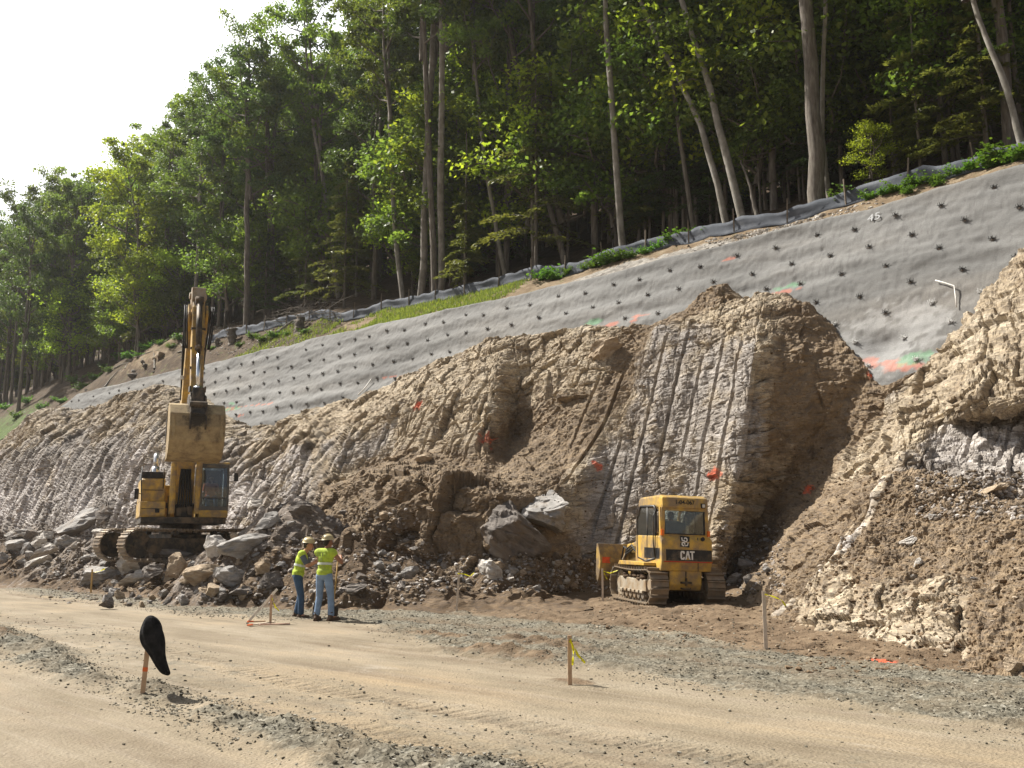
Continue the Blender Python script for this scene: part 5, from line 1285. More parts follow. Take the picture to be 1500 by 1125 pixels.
def glass_mat(name, tint, alpha):
    t = NT(name); gl = t.n.new('ShaderNodeBsdfGlossy'); gl.inputs['Roughness'].default_value = .03
    tr = t.n.new('ShaderNodeBsdfTransparent'); tr.inputs['Color'].default_value = (*tint, 1)
    fr = t.n.new('ShaderNodeFresnel'); fr.inputs['IOR'].default_value = 1.52
    mx = t.n.new('ShaderNodeMixShader'); t.l.new(t.math('ADD', t.math('MULTIPLY', fr.outputs[0], 1.0), alpha, True), mx.inputs[0])
    df = t.n.new('ShaderNodeBsdfDiffuse'); df.inputs['Color'].default_value = (.35, .33, .29, 1)
    m2 = t.n.new('ShaderNodeMixShader'); m2.inputs[0].default_value = .10
    t.l.new(tr.outputs[0], mx.inputs[1]); t.l.new(gl.outputs[0], mx.inputs[2]); t.l.new(mx.outputs[0], m2.inputs[1]); t.l.new(df.outputs[0], m2.inputs[2]); t.l.new(m2.outputs[0], t.out.inputs['Surface'])
    return t.m
M_GLASS = glass_mat('cab_glass', (.72, .80, .78), .03)
M_GLASSB = glass_mat('sky_reflecting_glass', (.55, .68, .76), .08)

def prism(bm, poly, axis, a, b):        # extrude a polygon along an axis ('x': poly is (y,z); 'y': poly is (x,z); 'z': poly is (x,y))
    def P3(p, k): return {'x': (k, p[0], p[1]), 'y': (p[0], k, p[1]), 'z': (p[0], p[1], k)}[axis]
    A_ = [bm.verts.new(P3(p, a)) for p in poly]; B_ = [bm.verts.new(P3(p, b)) for p in poly]
    n = len(poly)
    for i in range(n): bm.faces.new((A_[i], A_[(i + 1) % n], B_[(i + 1) % n], B_[i]))
    bm.faces.new(list(reversed(A_))); bm.faces.new(B_)
def part(name, build, mat, parent, bevel=.012, smooth_shade=False, seg=2):
    bm = bmesh.new(); build(bm)
    return bm_obj(name, bm, mat, parent, smooth_shade, bevel, seg)
def cyl_bm(bm, a, b, r0, r1=None, seg=18): tube_bm(bm, [a, b], [r0, r0 if r1 is None else r1], seg)
def belt(parent, y0, y1, r0, zc, w_, x, r1=None, n=46, mat=None, name='track_shoes', sag=.04, grouser=.035):
    """Crawler belt: shoes laid one by one round two wheels (centres y0 and y1)."""
    r1 = r0 if r1 is None else r1
    L1 = y1 - y0; per = 2 * L1 + PI * (r0 + r1); bm = bmesh.new()
    for k in range(n):
        d = per * k / n
        if d < L1: p = (y0 + d, zc - r0 + (r0 - r1) * d / L1 * 0); a = 0
        elif d < L1 + PI * r1: t_ = (d - L1) / r1; p = (y1 + r1 * math.sin(t_), zc - r1 * math.cos(t_)); a = t_
        elif d < 2 * L1 + PI * r1: q = d - L1 - PI * r1; p = (y1 - q, zc + r1 - sag * math.sin(PI * q / L1)); a = PI
        else: t_ = (d - 2 * L1 - PI * r1) / r0; p = (y0 - r0 * math.sin(t_), zc + r0 * math.cos(t_)); a = PI + t_
        m = Matrix.Rotation(a, 3, 'X'); c = Vector((x, p[0], p[1])); pit = per / n
        box_bm(bm, c, (w_, pit * .93, .028), m)
        for f in ((-.30, .30) if grouser < .05 else (-.3,)): box_bm(bm, c + m @ Vector((0, pit * f, -.014 - grouser / 2)), (w_ * .99, pit * .14, grouser), m)
        box_bm(bm, c + m @ Vector((0, 0, .04)), (w_ * .28, pit * .7, .06), m)
    return bm_obj(name, bm, mat or M_TRK, parent)
def wheel(name, parent, c, r, w_, mat, hub=True, mat2=None, seg=28):
    bm = bmesh.new(); cyl_bm(bm, (c[0] - w_ / 2, c[1], c[2]), (c[0] + w_ / 2, c[1], c[2]), r, seg=seg)
    if hub:
        s = 1 
        for e in (-1, 1):
            cyl_bm(bm, (c[0] + e * w_ / 2, c[1], c[2]), (c[0] + e * (w_ / 2 + .05), c[1], c[2]), r * .42, seg=seg)
            for k in range(8): q = k * PI / 4; cyl_bm(bm, (c[0] + e * w_ / 2, c[1] + r * .65 * math.cos(q), c[2] + r * .65 * math.sin(q)), (c[0] + e * (w_ / 2 + .025), c[1] + r * .65 * math.cos(q), c[2] + r * .65 * math.sin(q)), .022, seg=8)
    return bm_obj(name, bm, mat, parent, False, .01, 1)

# ------------------------------------------------------------------ excavator
ez = on_f(262, 822, 36).z
EXR = R(-112.5)
ex = empty('excavator', (EXC.x, EXC.y, ez), EXR, 'big yellow tracked excavator with raised boom standing on the rubble', 'excavator')
ur = R(112.5 - 5)
for sx in (-1.25, 1.25):
    tr = belt(ex, -1.95, 1.95, .53, .58, .70, sx, n=49, name='track'); tr.rotation_euler = (0, 0, ur)
    wheel('idler', tr, (sx, -1.95, .58), .44, .20, M_TRKD); wheel('sprocket', tr, (sx, 1.95, .58), .44, .20, M_TRKD)
    for k in range(7): wheel('roller', tr, (sx, -1.35 + .45 * k, .24), .13, .30, M_TRKD, False, seg=14)
    for k in (-.7, .7): wheel('carrier_roller', tr, (sx, k, .98), .09, .26, M_TRKD, False, seg=12)
    part('track_frame', lambda bm: prism(bm, [(-1.7, .40), (-1.5, .30), (1.5, .30), (1.7, .40), (1.6, .80), (-1.6, .80)], 'x', sx - .16, sx + .16), M_TRKD, tr, .03)
o = part('undercarriage_frame', lambda bm: (box_bm(bm, (0, 0, .78), (2.2, 1.5, .32)), cyl_bm(bm, (0, 0, .9), (0, 0, 1.3), .72, seg=32)), M_TRKD, ex, .03); o.rotation_euler = (0, 0, ur)
part('swing_deck', lambda bm: prism(bm, [(-1.55, -2.4), (1.55, -2.4), (1.55, 1.15), (.55, 1.5), (-.45, 1.5), (-1.55, 1.25)], 'z', 1.30, 1.52), M_TRKD, ex, .02)
def side_box(bm):                       # tool / tank housing at the operator's right
    prism(bm, [(-2.2, 1.52), (1.25, 1.52), (1.30, 1.60), (1.30, 2.05), (-.2, 2.05), (-2.2, 2.05)], 'x', .70, 1.60)
    prism(bm, [(-2.2, 2.06), (1.02, 2.06), (1.02, 2.80), (.9, 2.86), (-2.2, 2.86)], 'x', .72, 1.58)
sb_ = part('side_housing', side_box, M_YEL, ex, .03)
part('step_frame', lambda bm: (box_bm(bm, (1.15, 1.315, 1.80), (.80, .012, .02)), box_bm(bm, (.98, 1.32, 1.74), (.16, .012, .15)), box_bm(bm, (1.15, 1.03, 2.45), (.72, .02, .02))), M_BLK, sb_, 0)
part('tank_top', lambda bm: box_bm(bm, (1.15, -.35, 2.98), (.86, 2.4, .24)), M_BLK, ex, .03)
part('handrail', lambda bm: (tube_bm(bm, [(1.55, 1.2, 2.05), (1.60, 1.22, 2.7), (1.58, 1.0, 3.25), (1.56, -.6, 3.25)], .02, 8), tube_bm(bm, [(.80, 1.1, 2.5), (.80, 1.12, 3.2), (.80, .4, 3.25)], .02, 8)), M_BLK, ex, 0, True)
part('exhaust_pipe', lambda bm: (cyl_bm(bm, (1.0, -.7, 3.0), (1.0, -.7, 3.38), .15, seg=20), tube_bm(bm, [(1.0, -.7, 3.38), (1.0, -.7, 3.60), (1.0, -.78, 3.75), (1.0, -.92, 3.82)], .10, 16)), M_MUF, ex, 0, True)
part('mirror', lambda bm: (tube_bm(bm, [(1.58, 1.15, 2.3), (1.72, 1.2, 2.35)], .015, 8), box_bm(bm, (1.74, 1.2, 2.30), (.16, .06, .36))), M_BLK, ex, .02)
part('engine_housing', lambda bm: prism(bm, [(-1.2, 1.52), (-1.2, 2.75), (-2.6, 2.75), (-2.75, 2.5), (-2.75, 1.52)], 'x', -1.55, .70), M_YEL, ex, .05)
part('counterweight', lambda bm: prism(bm, [(-1.5, -2.7), (-1.2, -3.25), (1.2, -3.25), (1.5, -2.7)], 'z', 1.40, 2.6), M_YELW, ex, .08)
# cab at the operator's left
cb_ = part('cab', lambda bm: (prism(bm, [(-.75, 1.52), (1.35, 1.52), (1.38, 1.78), (-.75, 1.78)], 'x', -1.60, -.52),), M_YEL, ex, .02)
def cab_frame(bm):
    for x in (-1.56, -.56):
        tube_bm(bm, [(x, 1.34, 1.76), (x, 1.36, 2.6), (x, 1.20, 3.36)], .05, 8)
        tube_bm(bm, [(x, .25, 1.76), (x, .25, 3.38)], .04, 8); tube_bm(bm, [(x, -.70, 1.76), (x, -.70, 3.38)], .05, 8)
        box_bm(bm, (x, .3, 3.36), (.08, 1.95, .08))
    box_bm(bm, (-1.06, 1.22, 3.33), (1.0, .10, .13)); box_bm(bm, (-1.06, 1.35, 1.84), (1.06, .08, .14)); box_bm(bm, (-1.06, 1.37, 2.20), (1.0, .05, .05))
    box_bm(bm, (-1.06, -.72, 2.5), (1.0, .05, 1.6)); box_bm(bm, (-.55, .3, 2.0), (.05, 1.9, .5))
part('cab_frame', cab_frame, M_GREY, cb_, .01)
part('cab_roof', lambda bm: prism(bm, [(-.80, 3.38), (1.24, 3.38), (1.18, 3.47), (-.76, 3.49)], 'x', -1.63, -.50), M_YELW, cb_, .03)
part('windscreen', lambda bm: (prism(bm, [(1.365, 2.22), (1.375, 2.22), (1.385, 2.58), (1.375, 2.6)], 'x', -1.52, -.60), prism(bm, [(1.375, 2.6), (1.385, 2.6), (1.235, 3.30), (1.225, 3.30)], 'x', -1.52, -.60)), M_GLASSB, cb_, 0)
part('lower_window', lambda bm: box_bm(bm, (-1.06, 1.368, 2.03), (.92, .012, .26)), M_GLASS, cb_, 0)
part('side_window', lambda bm: box_bm(bm, (-1.58, .78, 2.6), (.012, .95, 1.35)), M_GLASS, cb_, 0)
part('seat', lambda bm: (box_bm(bm, (-1.06, .05, 2.1), (.55, .5, .16)), box_bm(bm, (-1.06, -.22, 2.5), (.52, .14, .75)), box_bm(bm, (-1.06, .05, 1.9), (.4, .4, .3))), M_SEAT, cb_, .04)
part('control_lever', lambda bm: (tube_bm(bm, [(-1.36, .45, 2.1), (-1.36, .52, 2.42)], .025, 8), tube_bm(bm, [(-.76, .45, 2.1), (-.76, .52, 2.42)], .025, 8)), M_BLK, cb_, 0)
part('cab_mirror', lambda bm: (tube_bm(bm, [(-1.6, 1.25, 3.0), (-1.80, 1.32, 3.0)], .012, 6), box_bm(bm, (-1.86, 1.32, 2.95), (.16, .05, .30))), M_BLK, cb_, .015)
part('wiper', lambda bm: tube_bm(bm, [(-.66, 1.40, 2.3), (-.72, 1.36, 2.95)], .01, 6), M_BLK, cb_, 0)
# boom, stick and bucket (profile in y, z)
def ribbon(bm, spine, wid, x0, x1):     # box-section beam following a profile
    n = len(spine); up, dn = [], []
    for i in range(n):
        a, b = Vector(spine[max(i - 1, 0)]), Vector(spine[min(i + 1, n - 1)]); t_ = (b - a).normalized(); nn = Vector((-t_[1], t_[0]))
        up.append(Vector(spine[i]) + nn * wid[i] / 2); dn.append(Vector(spine[i]) - nn * wid[i] / 2)
    prism(bm, [tuple(p) for p in up] + [tuple(p) for p in reversed(dn)], 'x', x0, x1)
BOOM = [(.35, 1.95), (.55, 2.8), (.75, 3.9), (1.05, 5.0), (1.55, 6.2), (2.15, 7.4), (2.70, 8.45)]
bo = part('boom', lambda bm: ribbon(bm, BOOM, [.45, .75, .95, 1.0, .85, .68, .45], -.34, .34), M_YEL, ex, .03)
for x in (-.56, .47): part('boom_foot', lambda bm: prism(bm, [(.05, 1.5), (.85, 1.5), (.60, 2.3), (.15, 2.3)], 'x', x, x + .09), M_YEL, ex, .02)
part('boom_pin', lambda bm: (cyl_bm(bm, (-.62, .35, 1.95), (.62, .35, 1.95), .10), cyl_bm(bm, (-.40, 1.05, 5.0), (.40, 1.05, 5.0), .10)), M_TRKD, bo, 0)
for x in (-.46, .46):
    cy = part('boom_cylinder', lambda bm: cyl_bm(bm, (x, 1.25, 1.65), (x, 1.42, 3.5), .115, seg=18), M_YEL, ex, .01)
    part('piston_rod', lambda bm: (cyl_bm(bm, (x, 1.42, 3.5), (x, 1.30, 5.0), .06, seg=14), cyl_bm(bm, (x - .09, 1.28, 5.0), (x + .09, 1.28, 5.0), .13)), M_CHR, cy, 0, True)
part('hydraulic_hose', lambda bm: [tube_bm(bm, [(x, .9, 1.7), (x * .9, 1.25, 2.05), (x * .7, .95, 2.6 + abs(x)), (x * .6, 1.1, 3.2)], .035, 8) for x in (-.26, -.16, -.06, .06, .16, .26)], M_RUBR, ex, 0, True)
part('valve_block', lambda bm: (box_bm(bm, (0, .75, 1.75), (.62, .7, .45)), box_bm(bm, (.2, 1.15, 1.7), (.18, .2, .3)), box_bm(bm, (-.2, 1.15, 1.75), (.2, .2, .3))), M_TRKD, ex, .03)
STK = [(2.35, 9.15), (2.70, 8.45), (3.05, 7.4), (3.45, 6.2), (3.85, 4.98)]
sk = part('stick', lambda bm: ribbon(bm, STK, [.30, .78, .62, .48, .34], -.22, .22), M_YEL, ex, .03)
part('stick_nose', lambda bm: (prism(bm, [(2.10, 9.0), (2.42, 9.42), (2.78, 9.35), (2.86, 8.9), (2.55, 8.6)], 'x', -.25, .25), cyl_bm(bm, (-.32, 2.40, 9.12), (.32, 2.40, 9.12), .12)), M_SILV, sk, .03)
part('boom_fork', lambda bm: [prism(bm, [(2.25, 7.6), (2.65, 7.75), (3.0, 8.4), (2.75, 8.75), (2.45, 8.6)], 'x', x, x + .09) for x in (-.36, .27)], M_YEL, bo, .02)
sc_ = part('stick_cylinder', lambda bm: cyl_bm(bm, (0, 1.0, 6.4), (0, 1.75, 8.0), .11, seg=18), M_YEL, ex, .01)
part('piston_rod', lambda bm: cyl_bm(bm, (0, 1.75, 8.0), (0, 2.38, 9.1), .06, seg=14), M_CHR, sc_, 0, True)
bc_ = part('bucket_cylinder', lambda bm: (cyl_bm(bm, (0, 3.18, 8.75), (0, 3.72, 7.05), .115, seg=18), box_bm(bm, (0, 3.12, 8.8), (.3, .3, .25)), cyl_bm(bm, (0, 3.70, 7.1), (0, 3.735, 7.0), .14, seg=18)), M_TRKD, ex, 0, True)
part('piston_rod', lambda bm: (cyl_bm(bm, (0, 3.735, 7.0), (0, 4.18, 5.62), .075, seg=16), cyl_bm(bm, (-.16, 4.2, 5.58), (.16, 4.2, 5.58), .12)), M_CHR, bc_, 0, True)
part('bucket_link', lambda bm: ([ribbon(bm, [(3.62, 5.65), (4.22, 5.6)], [.18, .2], x, x + .06) for x in (-.30, .24)], ribbon(bm, [(4.22, 5.6), (4.42, 5.05)], [.26, .30], -.20, .20), ribbon(bm, [(3.95, 5.3), (4.3, 5.25)], [.5, .45], -.26, .26)), M_TRKD, ex, .02)
part('hydraulic_line', lambda bm: [tube_bm(bm, [(x * .82, 1.25, 5.6), (x, 1.95, 7.4), (x * 1.1, 2.55, 8.3), (x * 1.25, 3.35, 8.55), (x * 1.2, 3.45, 7.9), (x, 3.25, 7.1)], .03, 8) for x in (-.42, -.36, .36, .42)], M_RUBR, ex, 0, True)
part('pipe_clamp', lambda bm: [box_bm(bm, (0, y, z_), (.52, .16, .07)) for y, z_ in ((3.36, 7.1), (3.55, 6.4), (3.2, 7.8))], M_TRKD, sk, .01)
part('work_lamp', lambda bm: box_bm(bm, (.40, 1.95, 6.3), (.14, .16, .14)), M_LAMP, bo, .02)
# bucket: curved shell with its back towards the road, cutting edge down and inwards
BK = [(3.62, 5.02), (4.05, 5.12), (4.50, 5.02), (4.80, 4.72), (4.90, 4.30), (4.80, 3.85), (4.50, 3.50), (4.05, 3.32), (3.45, 3.30)]
def bucket(bm):
    inn = [(3.62 + (y - 3.62) * .95, 4.2 + (z_ - 4.2) * .95) for y, z_ in BK]
    prism(bm, BK + inn[::-1], 'x', -.98, .98)
    for x in (-.99, .95): prism(bm, BK + [(3.50, 3.9)], 'x', x, x + .04)
    box_bm(bm, (0, 3.42, 3.30), (2.0, .22, .06))
bk = part('bucket', bucket, M_BUCK, ex, .012)
part('bucket_tooth', lambda bm: prism(bm, [(3.36, 3.27), (3.36, 3.34), (3.05, 3.32)], 'x', -.92, -.76), M_TRKD, bk, 0)
for k in range(1, 5):
    o = bk.children[-1] if False else None
    part('bucket_tooth', lambda bm: prism(bm, [(3.36, 3.27), (3.36, 3.34), (3.05, 3.32)], 'x', -.92 + .42 * k, -.76 + .42 * k), M_TRKD, bk, 0)
part('bucket_ear', lambda bm: [prism(bm, [(3.62, 4.85), (3.62, 5.35), (3.95, 5.45), (4.40, 5.35), (4.62, 5.0), (4.80, 4.72), (4.5, 4.95)], 'x', x, x + .07) for x in (-.32, .25)], M_TRKD, bk, .02)
part('side_cutter', lambda bm: [prism(bm, [(3.50, 3.9), (3.64, 4.9), (3.50, 4.9), (3.36, 3.9)], 'x', x, x + .05) for x in (-1.02, .97)], M_TRKD, bk, 0)
part('wear_strip', lambda bm: [box_bm(bm, (x, 4.915, 4.3), (.10, .03, .7)) for x in (-.85, .85)], M_BUCK, bk, .01)
part('linkage_plate', lambda bm: [prism(bm, [(4.3, 5.4), (4.62, 5.2), (4.98, 4.75), (5.02, 4.35), (4.88, 4.2), (4.7, 4.8)], 'x', x, x + .06) for x in (-.30, .24)] + [cyl_bm(bm, (-.32, 4.72, 5.02), (.32, 4.72, 5.02), .11), box_bm(bm, (0, 4.80, 4.80), (.5, .12, .34), Matrix.Rotation(R(40), 3, 'X'))], M_TRKD, bk, .015)

for ch in ex.children:                   # the upper works are a little narrower than the crawlers
    if ch.name.split('.')[0] in ('track', 'undercarriage_frame'): continue
    ch.scale.x = .86 if ch.name.startswith('bucket') else .91
# ------------------------------------------------------------------ bulldozer (y forward, z up)
p = on_f(977, 886, 25.7)
DZ = Vector((p.x, p.y, gz(p.x, p.y) - .03)); DZR = R(60)
dz = empty('bulldozer', DZ, DZR, 'yellow crawler bulldozer seen from behind with cab and raised blade', 'bulldozer')
dz.rotation_euler = (R(1.0), R(1.8), DZR); dz.scale = (.93, .92, 1.0)
for sx in (-.80, .80):
    tr = belt(dz, -.98, 1.22, .40, .43, .50, sx, n=38, name='track', grouser=.06, sag=.03)
    s = -1 if sx < 0 else 1
    wheel('sprocket', tr, (sx, -.98, .47), .32, .16, M_SILV); wheel('idler', tr, (sx, 1.22, .43), .32, .16, M_SILV)
    for k in range(6): wheel('roller', tr, (sx, -.62 + .29 * k, .20), .10, .34, M_TRK, False, seg=14)
    wheel('carrier_roller', tr, (sx, .2, .72), .08, .2, M_TRK, False, seg=12)
    part('track_frame', lambda bm: (prism(bm, [(-.85, .30), (1.15, .26), (1.25, .40), (1.1, .60), (-.8, .58)], 'x', sx - .17, sx + .17), [box_bm(bm, (sx + s * .19, -.6 + .29 * k, .28), (.05, .18, .07)) for k in range(6)]), M_SILV, tr, .02)
    part('mud', lambda bm: [bmesh.ops.create_icosphere(bm, subdivisions=2, radius=random.uniform(.05, .12), matrix=Matrix.Translation((sx + s * random.uniform(.08, .16), random.uniform(-.6, 1.0), random.uniform(.58, .70))) @ Matrix.Diagonal((1, 1.6, .5, 1))) for k in range(16)], M_SOILC, tr, 0, True)
def dz_body(bm):
    prism(bm, [(-1.22, .82), (-1.30, 1.05), (-1.26, 1.55), (-1.16, 1.66), (.55, 1.66), (.55, .82)], 'x', -.72, .72)
    prism(bm, [(-1.12, .36), (-1.20, .50), (-1.20, .83), (.5, .83), (.5, .36)], 'x', -.46, .46)
bd = part('body', dz_body, M_YEL, dz, .03)
part('hood', lambda bm: prism(bm, [(.55, .7), (.55, 1.55), (1.75, 1.42), (1.80, 1.3), (1.80, .6)], 'x', -.50, .50), M_YEL, dz, .04)
part('fender', lambda bm: [prism(bm, [(-.9, .93), (-.9, 1.0), (.9, 1.0), (1.0, .90)], 'x', x, x + .36) for x in (-1.06, .70)], M_YEL, dz, .01)
part('decal_band', lambda bm: prism(bm, [(-1.304, 1.07), (-1.306, 1.07), (-1.280, 1.34), (-1.274, 1.34)], 'x', -.60, .70), M_BLK, bd, 0)
part('red_stripe', lambda bm: prism(bm, [(-1.2995, 1.035), (-1.3035, 1.035), (-1.3065, 1.06), (-1.3025, 1.06)], 'x', -.66, .71), M_RED, bd, 0)
part('side_band', lambda bm: (prism(bm, [(-1.15, 1.10), (-.1, 1.10), (-.1, 1.36), (-1.15, 1.36)], 'x', -.724, -.719),), M_BLK, bd, 0)
part('tow_pin', lambda bm: (box_bm(bm, (0, -1.22, .55), (.30, .10, .05)), cyl_bm(bm, (0, -1.24, .48), (0, -1.24, .66), .03), tube_bm(bm, [(-.14, -1.2, .42), (-.10, -1.26, .40), (.10, -1.26, .40), (.14, -1.2, .42)], .02, 8)), M_TRKD, bd, .008)
part('panel_seam', lambda bm: (box_bm(bm, (.32, -1.225, 1.5), (.012, .05, .26)), box_bm(bm, (0, -1.215, .72), (.012, .03, .2)), box_bm(bm, (.30, -1.308, .93), (.012, .014, .2))), M_BLK, bd, 0)
# letters: a narrow face drawn as strokes, as on the machine
def letters(strokes, size, depth, wd=.2):
    bm = bmesh.new()
    for poly in strokes:
        prism(bm, [(x * size, z_ * size) for x, z_ in poly], 'y', 0, -depth)
    return bm
CAT = [[(0, .2), (.12, 0), (.5, 0), (.58, .12), (.58, .32), (.40, .32), (.40, .20), (.20, .20), (.20, .80), (.40, .80), (.40, .68), (.58, .68), (.58, .88), (.5, 1), (.12, 1), (0, .8)],
       [(.64, 0), (.84, 0), (.96, .52), (1.04, .52), (1.16, 0), (1.36, 0), (1.12, 1), (.88, 1)],
       [(1.28, .82), (1.28, 1), (1.92, 1), (1.92, .82), (1.70, .82), (1.70, 0), (1.50, 0), (1.50, .82)]]
bm = letters(CAT, .21, .004); o = bm_obj('maker_lettering', bm, M_WHITE, bd, False); o.location = (-.20, -1.3045, 1.10); o.rotation_euler = (R(-5), 0, 0)
bm = letters([[(.74, 0), (1.26, 0), (1.0, .34)]], .21, .004); o = bm_obj('yellow_triangle', bm, M_YEL, bd, False); o.location = (-.20, -1.309, 1.098); o.rotation_euler = (R(-5), 0, 0)
# black square emblem with white curls
part('emblem', lambda bm: box_bm(bm, (0, 0, 0), (.27, .006, .27)), M_BLK, bd, .03).matrix_local = Matrix.Translation((-.06, -1.256, 1.535)) @ Matrix.Rotation(R(-9), 4, 'X') @ Matrix.Rotation(R(4), 4, 'Y')
def curl(bm, c, r0, a0, a1): tube_bm(bm, [(c[0] + r0 * math.cos(a0 + (a1 - a0) * k / 12), 0, c[1] + r0 * math.sin(a0 + (a1 - a0) * k / 12)) for k in range(13)], .016, 6)
o = part('emblem_curl', lambda bm: (curl(bm, (.02, .045), .045, -PI, PI * .8), tube_bm(bm, [(-.085, 0, .10), (-.075, 0, .03), (-.03, 0, .02)], .016, 6), curl(bm, (-.045, -.06), .04, -.3, PI * 1.7), tube_bm(bm, [(0, 0, -.10), (.07, 0, -.09), (.09, 0, -.02)], .016, 6)), M_WHITE, bd, 0)
o.matrix_local = Matrix.Translation((-.06, -1.262, 1.535)) @ Matrix.Rotation(R(-9), 4, 'X') @ Matrix.Diagonal((1, .25, 1, 1))
# cab
def dz_cab(bm):
    for x in (-.66, .58): prism(bm, [(-1.14, 1.64), (-1.10, 1.64), (-1.02, 2.36), (-1.10, 2.36)], 'x', x, x + .09)
    for x in (-.66, .66): prism(bm, [(-1.12, 1.66), (-1.02, 1.66), (-.96, 2.36), (-1.06, 2.36)], 'x', x - .03, x + .03)
    box_bm(bm, (0, .46, 1.70), (1.24, .08, .10)); [box_bm(bm, (x, -.3, 1.68), (.06, 1.6, .06)) for x in (-.62, .62)]; box_bm(bm, (0, -1.10, 1.69), (1.30, .06, .08)); prism(bm, [(-1.14, 2.28), (-1.06, 2.28), (-1.05, 2.36), (-1.11, 2.36)], 'x', -.62, .62)
    for x in (-.60, .60): tube_bm(bm, [(x, .46, 1.66), (x, .62, 2.1), (x * .95, .42, 2.40)], .045, 8)
dc = part('cab', dz_cab, M_YEL, dz, .012)
part('cab_roof', lambda bm: prism(bm, [(-1.16, 2.34), (-1.12, 2.60), (-.92, 2.66), (.40, 2.62), (.55, 2.50), (.55, 2.36)], 'x', -.66, .66), M_YEL, dc, .05)
part('rear_window', lambda bm: prism(bm, [(-1.105, 1.72), (-1.095, 1.72), (-1.045, 2.30), (-1.055, 2.30)], 'x', -.58, .58), M_GLASS, dc, 0)
part('window_seal', lambda bm: (box_bm(bm, (0, -1.125, 1.715), (1.16, .03, .03)), box_bm(bm, (.572, -1.10, 2.0), (.022, .03, .58), Matrix.Rotation(R(-5), 3, 'X')), box_bm(bm, (-.572, -1.10, 2.0), (.022, .03, .58), Matrix.Rotation(R(-5), 3, 'X'))), M_BLK, dc, 0)
def door(bm, x):
    tube_bm(bm, [(x, -.86, 1.1), (x, -.80, 2.30), (x, -.70, 2.38), (x, .25, 2.38), (x, .50, 2.05), (x, .36, 1.1), (x, -.2, 1.02), (x, -.86, 1.1)], .035, 8)
    tube_bm(bm, [(x, -.30, 1.05), (x, -.24, 2.38)], .03, 8)
for x in (-.70, .70):
    dd_ = part('door_frame', lambda bm: door(bm, x), M_BLK, dc, 0, True)
    part('door_glass', lambda bm: prism(bm, [(-.84, 1.12), (-.78, 2.32), (.25, 2.36), (.47, 2.05), (.34, 1.12)], 'x', x - .004, x + .004), M_GLASS, dd_, 0)
part('rear_light', lambda bm: (box_bm(bm, (.50, -1.15, 2.42), (.12, .08, .12)),), M_BLK, dc, .015)
part('light_lens', lambda bm: (box_bm(bm, (.50, -1.195, 2.42), (.08, .02, .08)),), M_LAMP, dc, .01)
part('marker_light', lambda bm: [box_bm(bm, (x, -1.17, 1.74), (.08, .05, .14)) for x in (-.66, .66)], M_AMB, dc, .01)
part('seat', lambda bm: (box_bm(bm, (0, -.35, 1.35), (.55, .5, .16)), prism(bm, [(-.62, 1.42), (-.52, 1.42), (-.56, 2.0), (-.66, 2.0)], 'x', -.27, .27)), M_SEAT, dc, .05)
me = text_mesh('1-04-067', .155, .0015); o = link('fleet_number', me, dc, M_BLK); o.location = (-.02, -1.148, 2.485); o.rotation_euler = (R(90 - 9), 0, 0)
part('exhaust_pipe', lambda bm: cyl_bm(bm, (.25, 1.2, 1.45), (.25, 1.2, 2.2), .06), M_TRKD, dz, 0)
# blade and its arms
def blade(bm):
    out_ = [(0, 0), (-.10, .22), (-.13, .5), (-.08, .78), (.04, .98)]
    prism(bm, out_ + [(y + .05, z_) for y, z_ in reversed(out_)], 'x', -1.45, 1.45)
    for x in (-1.45, 1.41): prism(bm, [(.06, 0), (.16, .0), (.14, .98), (.04, .98), (-.08, .78), (-.10, .22)], 'x', x, x + .04)
    box_bm(bm, (0, -.16, .55), (2.2, .08, .12)); box_bm(bm, (0, -.12, .18), (2.4, .08, .12))
bl = part('blade', blade, M_YELW, dz, .01); bl.location = (0, 2.25, .42); bl.rotation_euler = (0, 0, R(6)); bl.scale.x = .86
part('blade_paint', lambda bm: box_bm(bm, (-1.22, -.128, .55), (.30, .012, .16)), simple_mat('orange_red_spray', (.75, .12, .04), .8), bl, 0)
part('blade_edge', lambda bm: box_bm(bm, (0, .03, -.05), (2.9, .03, .16)), M_TRK, bl, 0)
part('push_arm', lambda bm: [tube_bm(bm, [(x, .6, .45), (x, 1.75, .45), (x * .8, 2.15, .62)], .09, 8) for x in (-.42, .42)], M_YELW, dz, 0)
part('lift_cylinder', lambda bm: [tube_bm(bm, [(x, 1.55, 1.30), (x, 2.10, .85)], .06, 10) for x in (-.52, .52)], M_SILV, dz, 0)
part('blade_hose', lambda bm: [tube_bm(bm, [(-.55, 1.3, 1.2), (-.62, 1.7, 1.35), (-.55, 2.05, 1.0)], .025, 8)], M_RUBR, dz, 0)

part('grab_rail', lambda bm: (tube_bm(bm, [(-.74, -.88, 1.15), (-.80, -.90, 1.5), (-.80, -.86, 2.1), (-.72, -.84, 2.28)], .016, 6), tube_bm(bm, [(-.62, .62, 1.66), (-.66, .70, 1.95), (-.60, 1.3, 1.85), (-.55, 1.5, 1.5)], .016, 6)), M_BLK, dz, 0, True)
part('engine_grille', lambda bm: [box_bm(bm, (-.505, .75 + .09 * k, 1.18), (.012, .03, .38)) for k in range(10)], M_BLK, dz, 0)
part('hydraulic_hose', lambda bm: [tube_bm(bm, [(-.50 - .04 * k, .5, 1.05), (-.60 - .03 * k, 1.0, 1.30 + .05 * k), (-.58, 1.6, 1.15 + .06 * k), (-.50, 2.0, .95)], .022, 6) for k in range(3)], M_RUBR, dz, 0, True)
part('fuel_cap', lambda bm: cyl_bm(bm, (.45, -1.23, 1.60), (.45, -1.29, 1.615), .05), M_BLK, dz, .008)
part('step_plate', lambda bm: (box_bm(bm, (-.62, -.2, .99), (.25, .5, .02)),), M_TRKD, dz, 0)
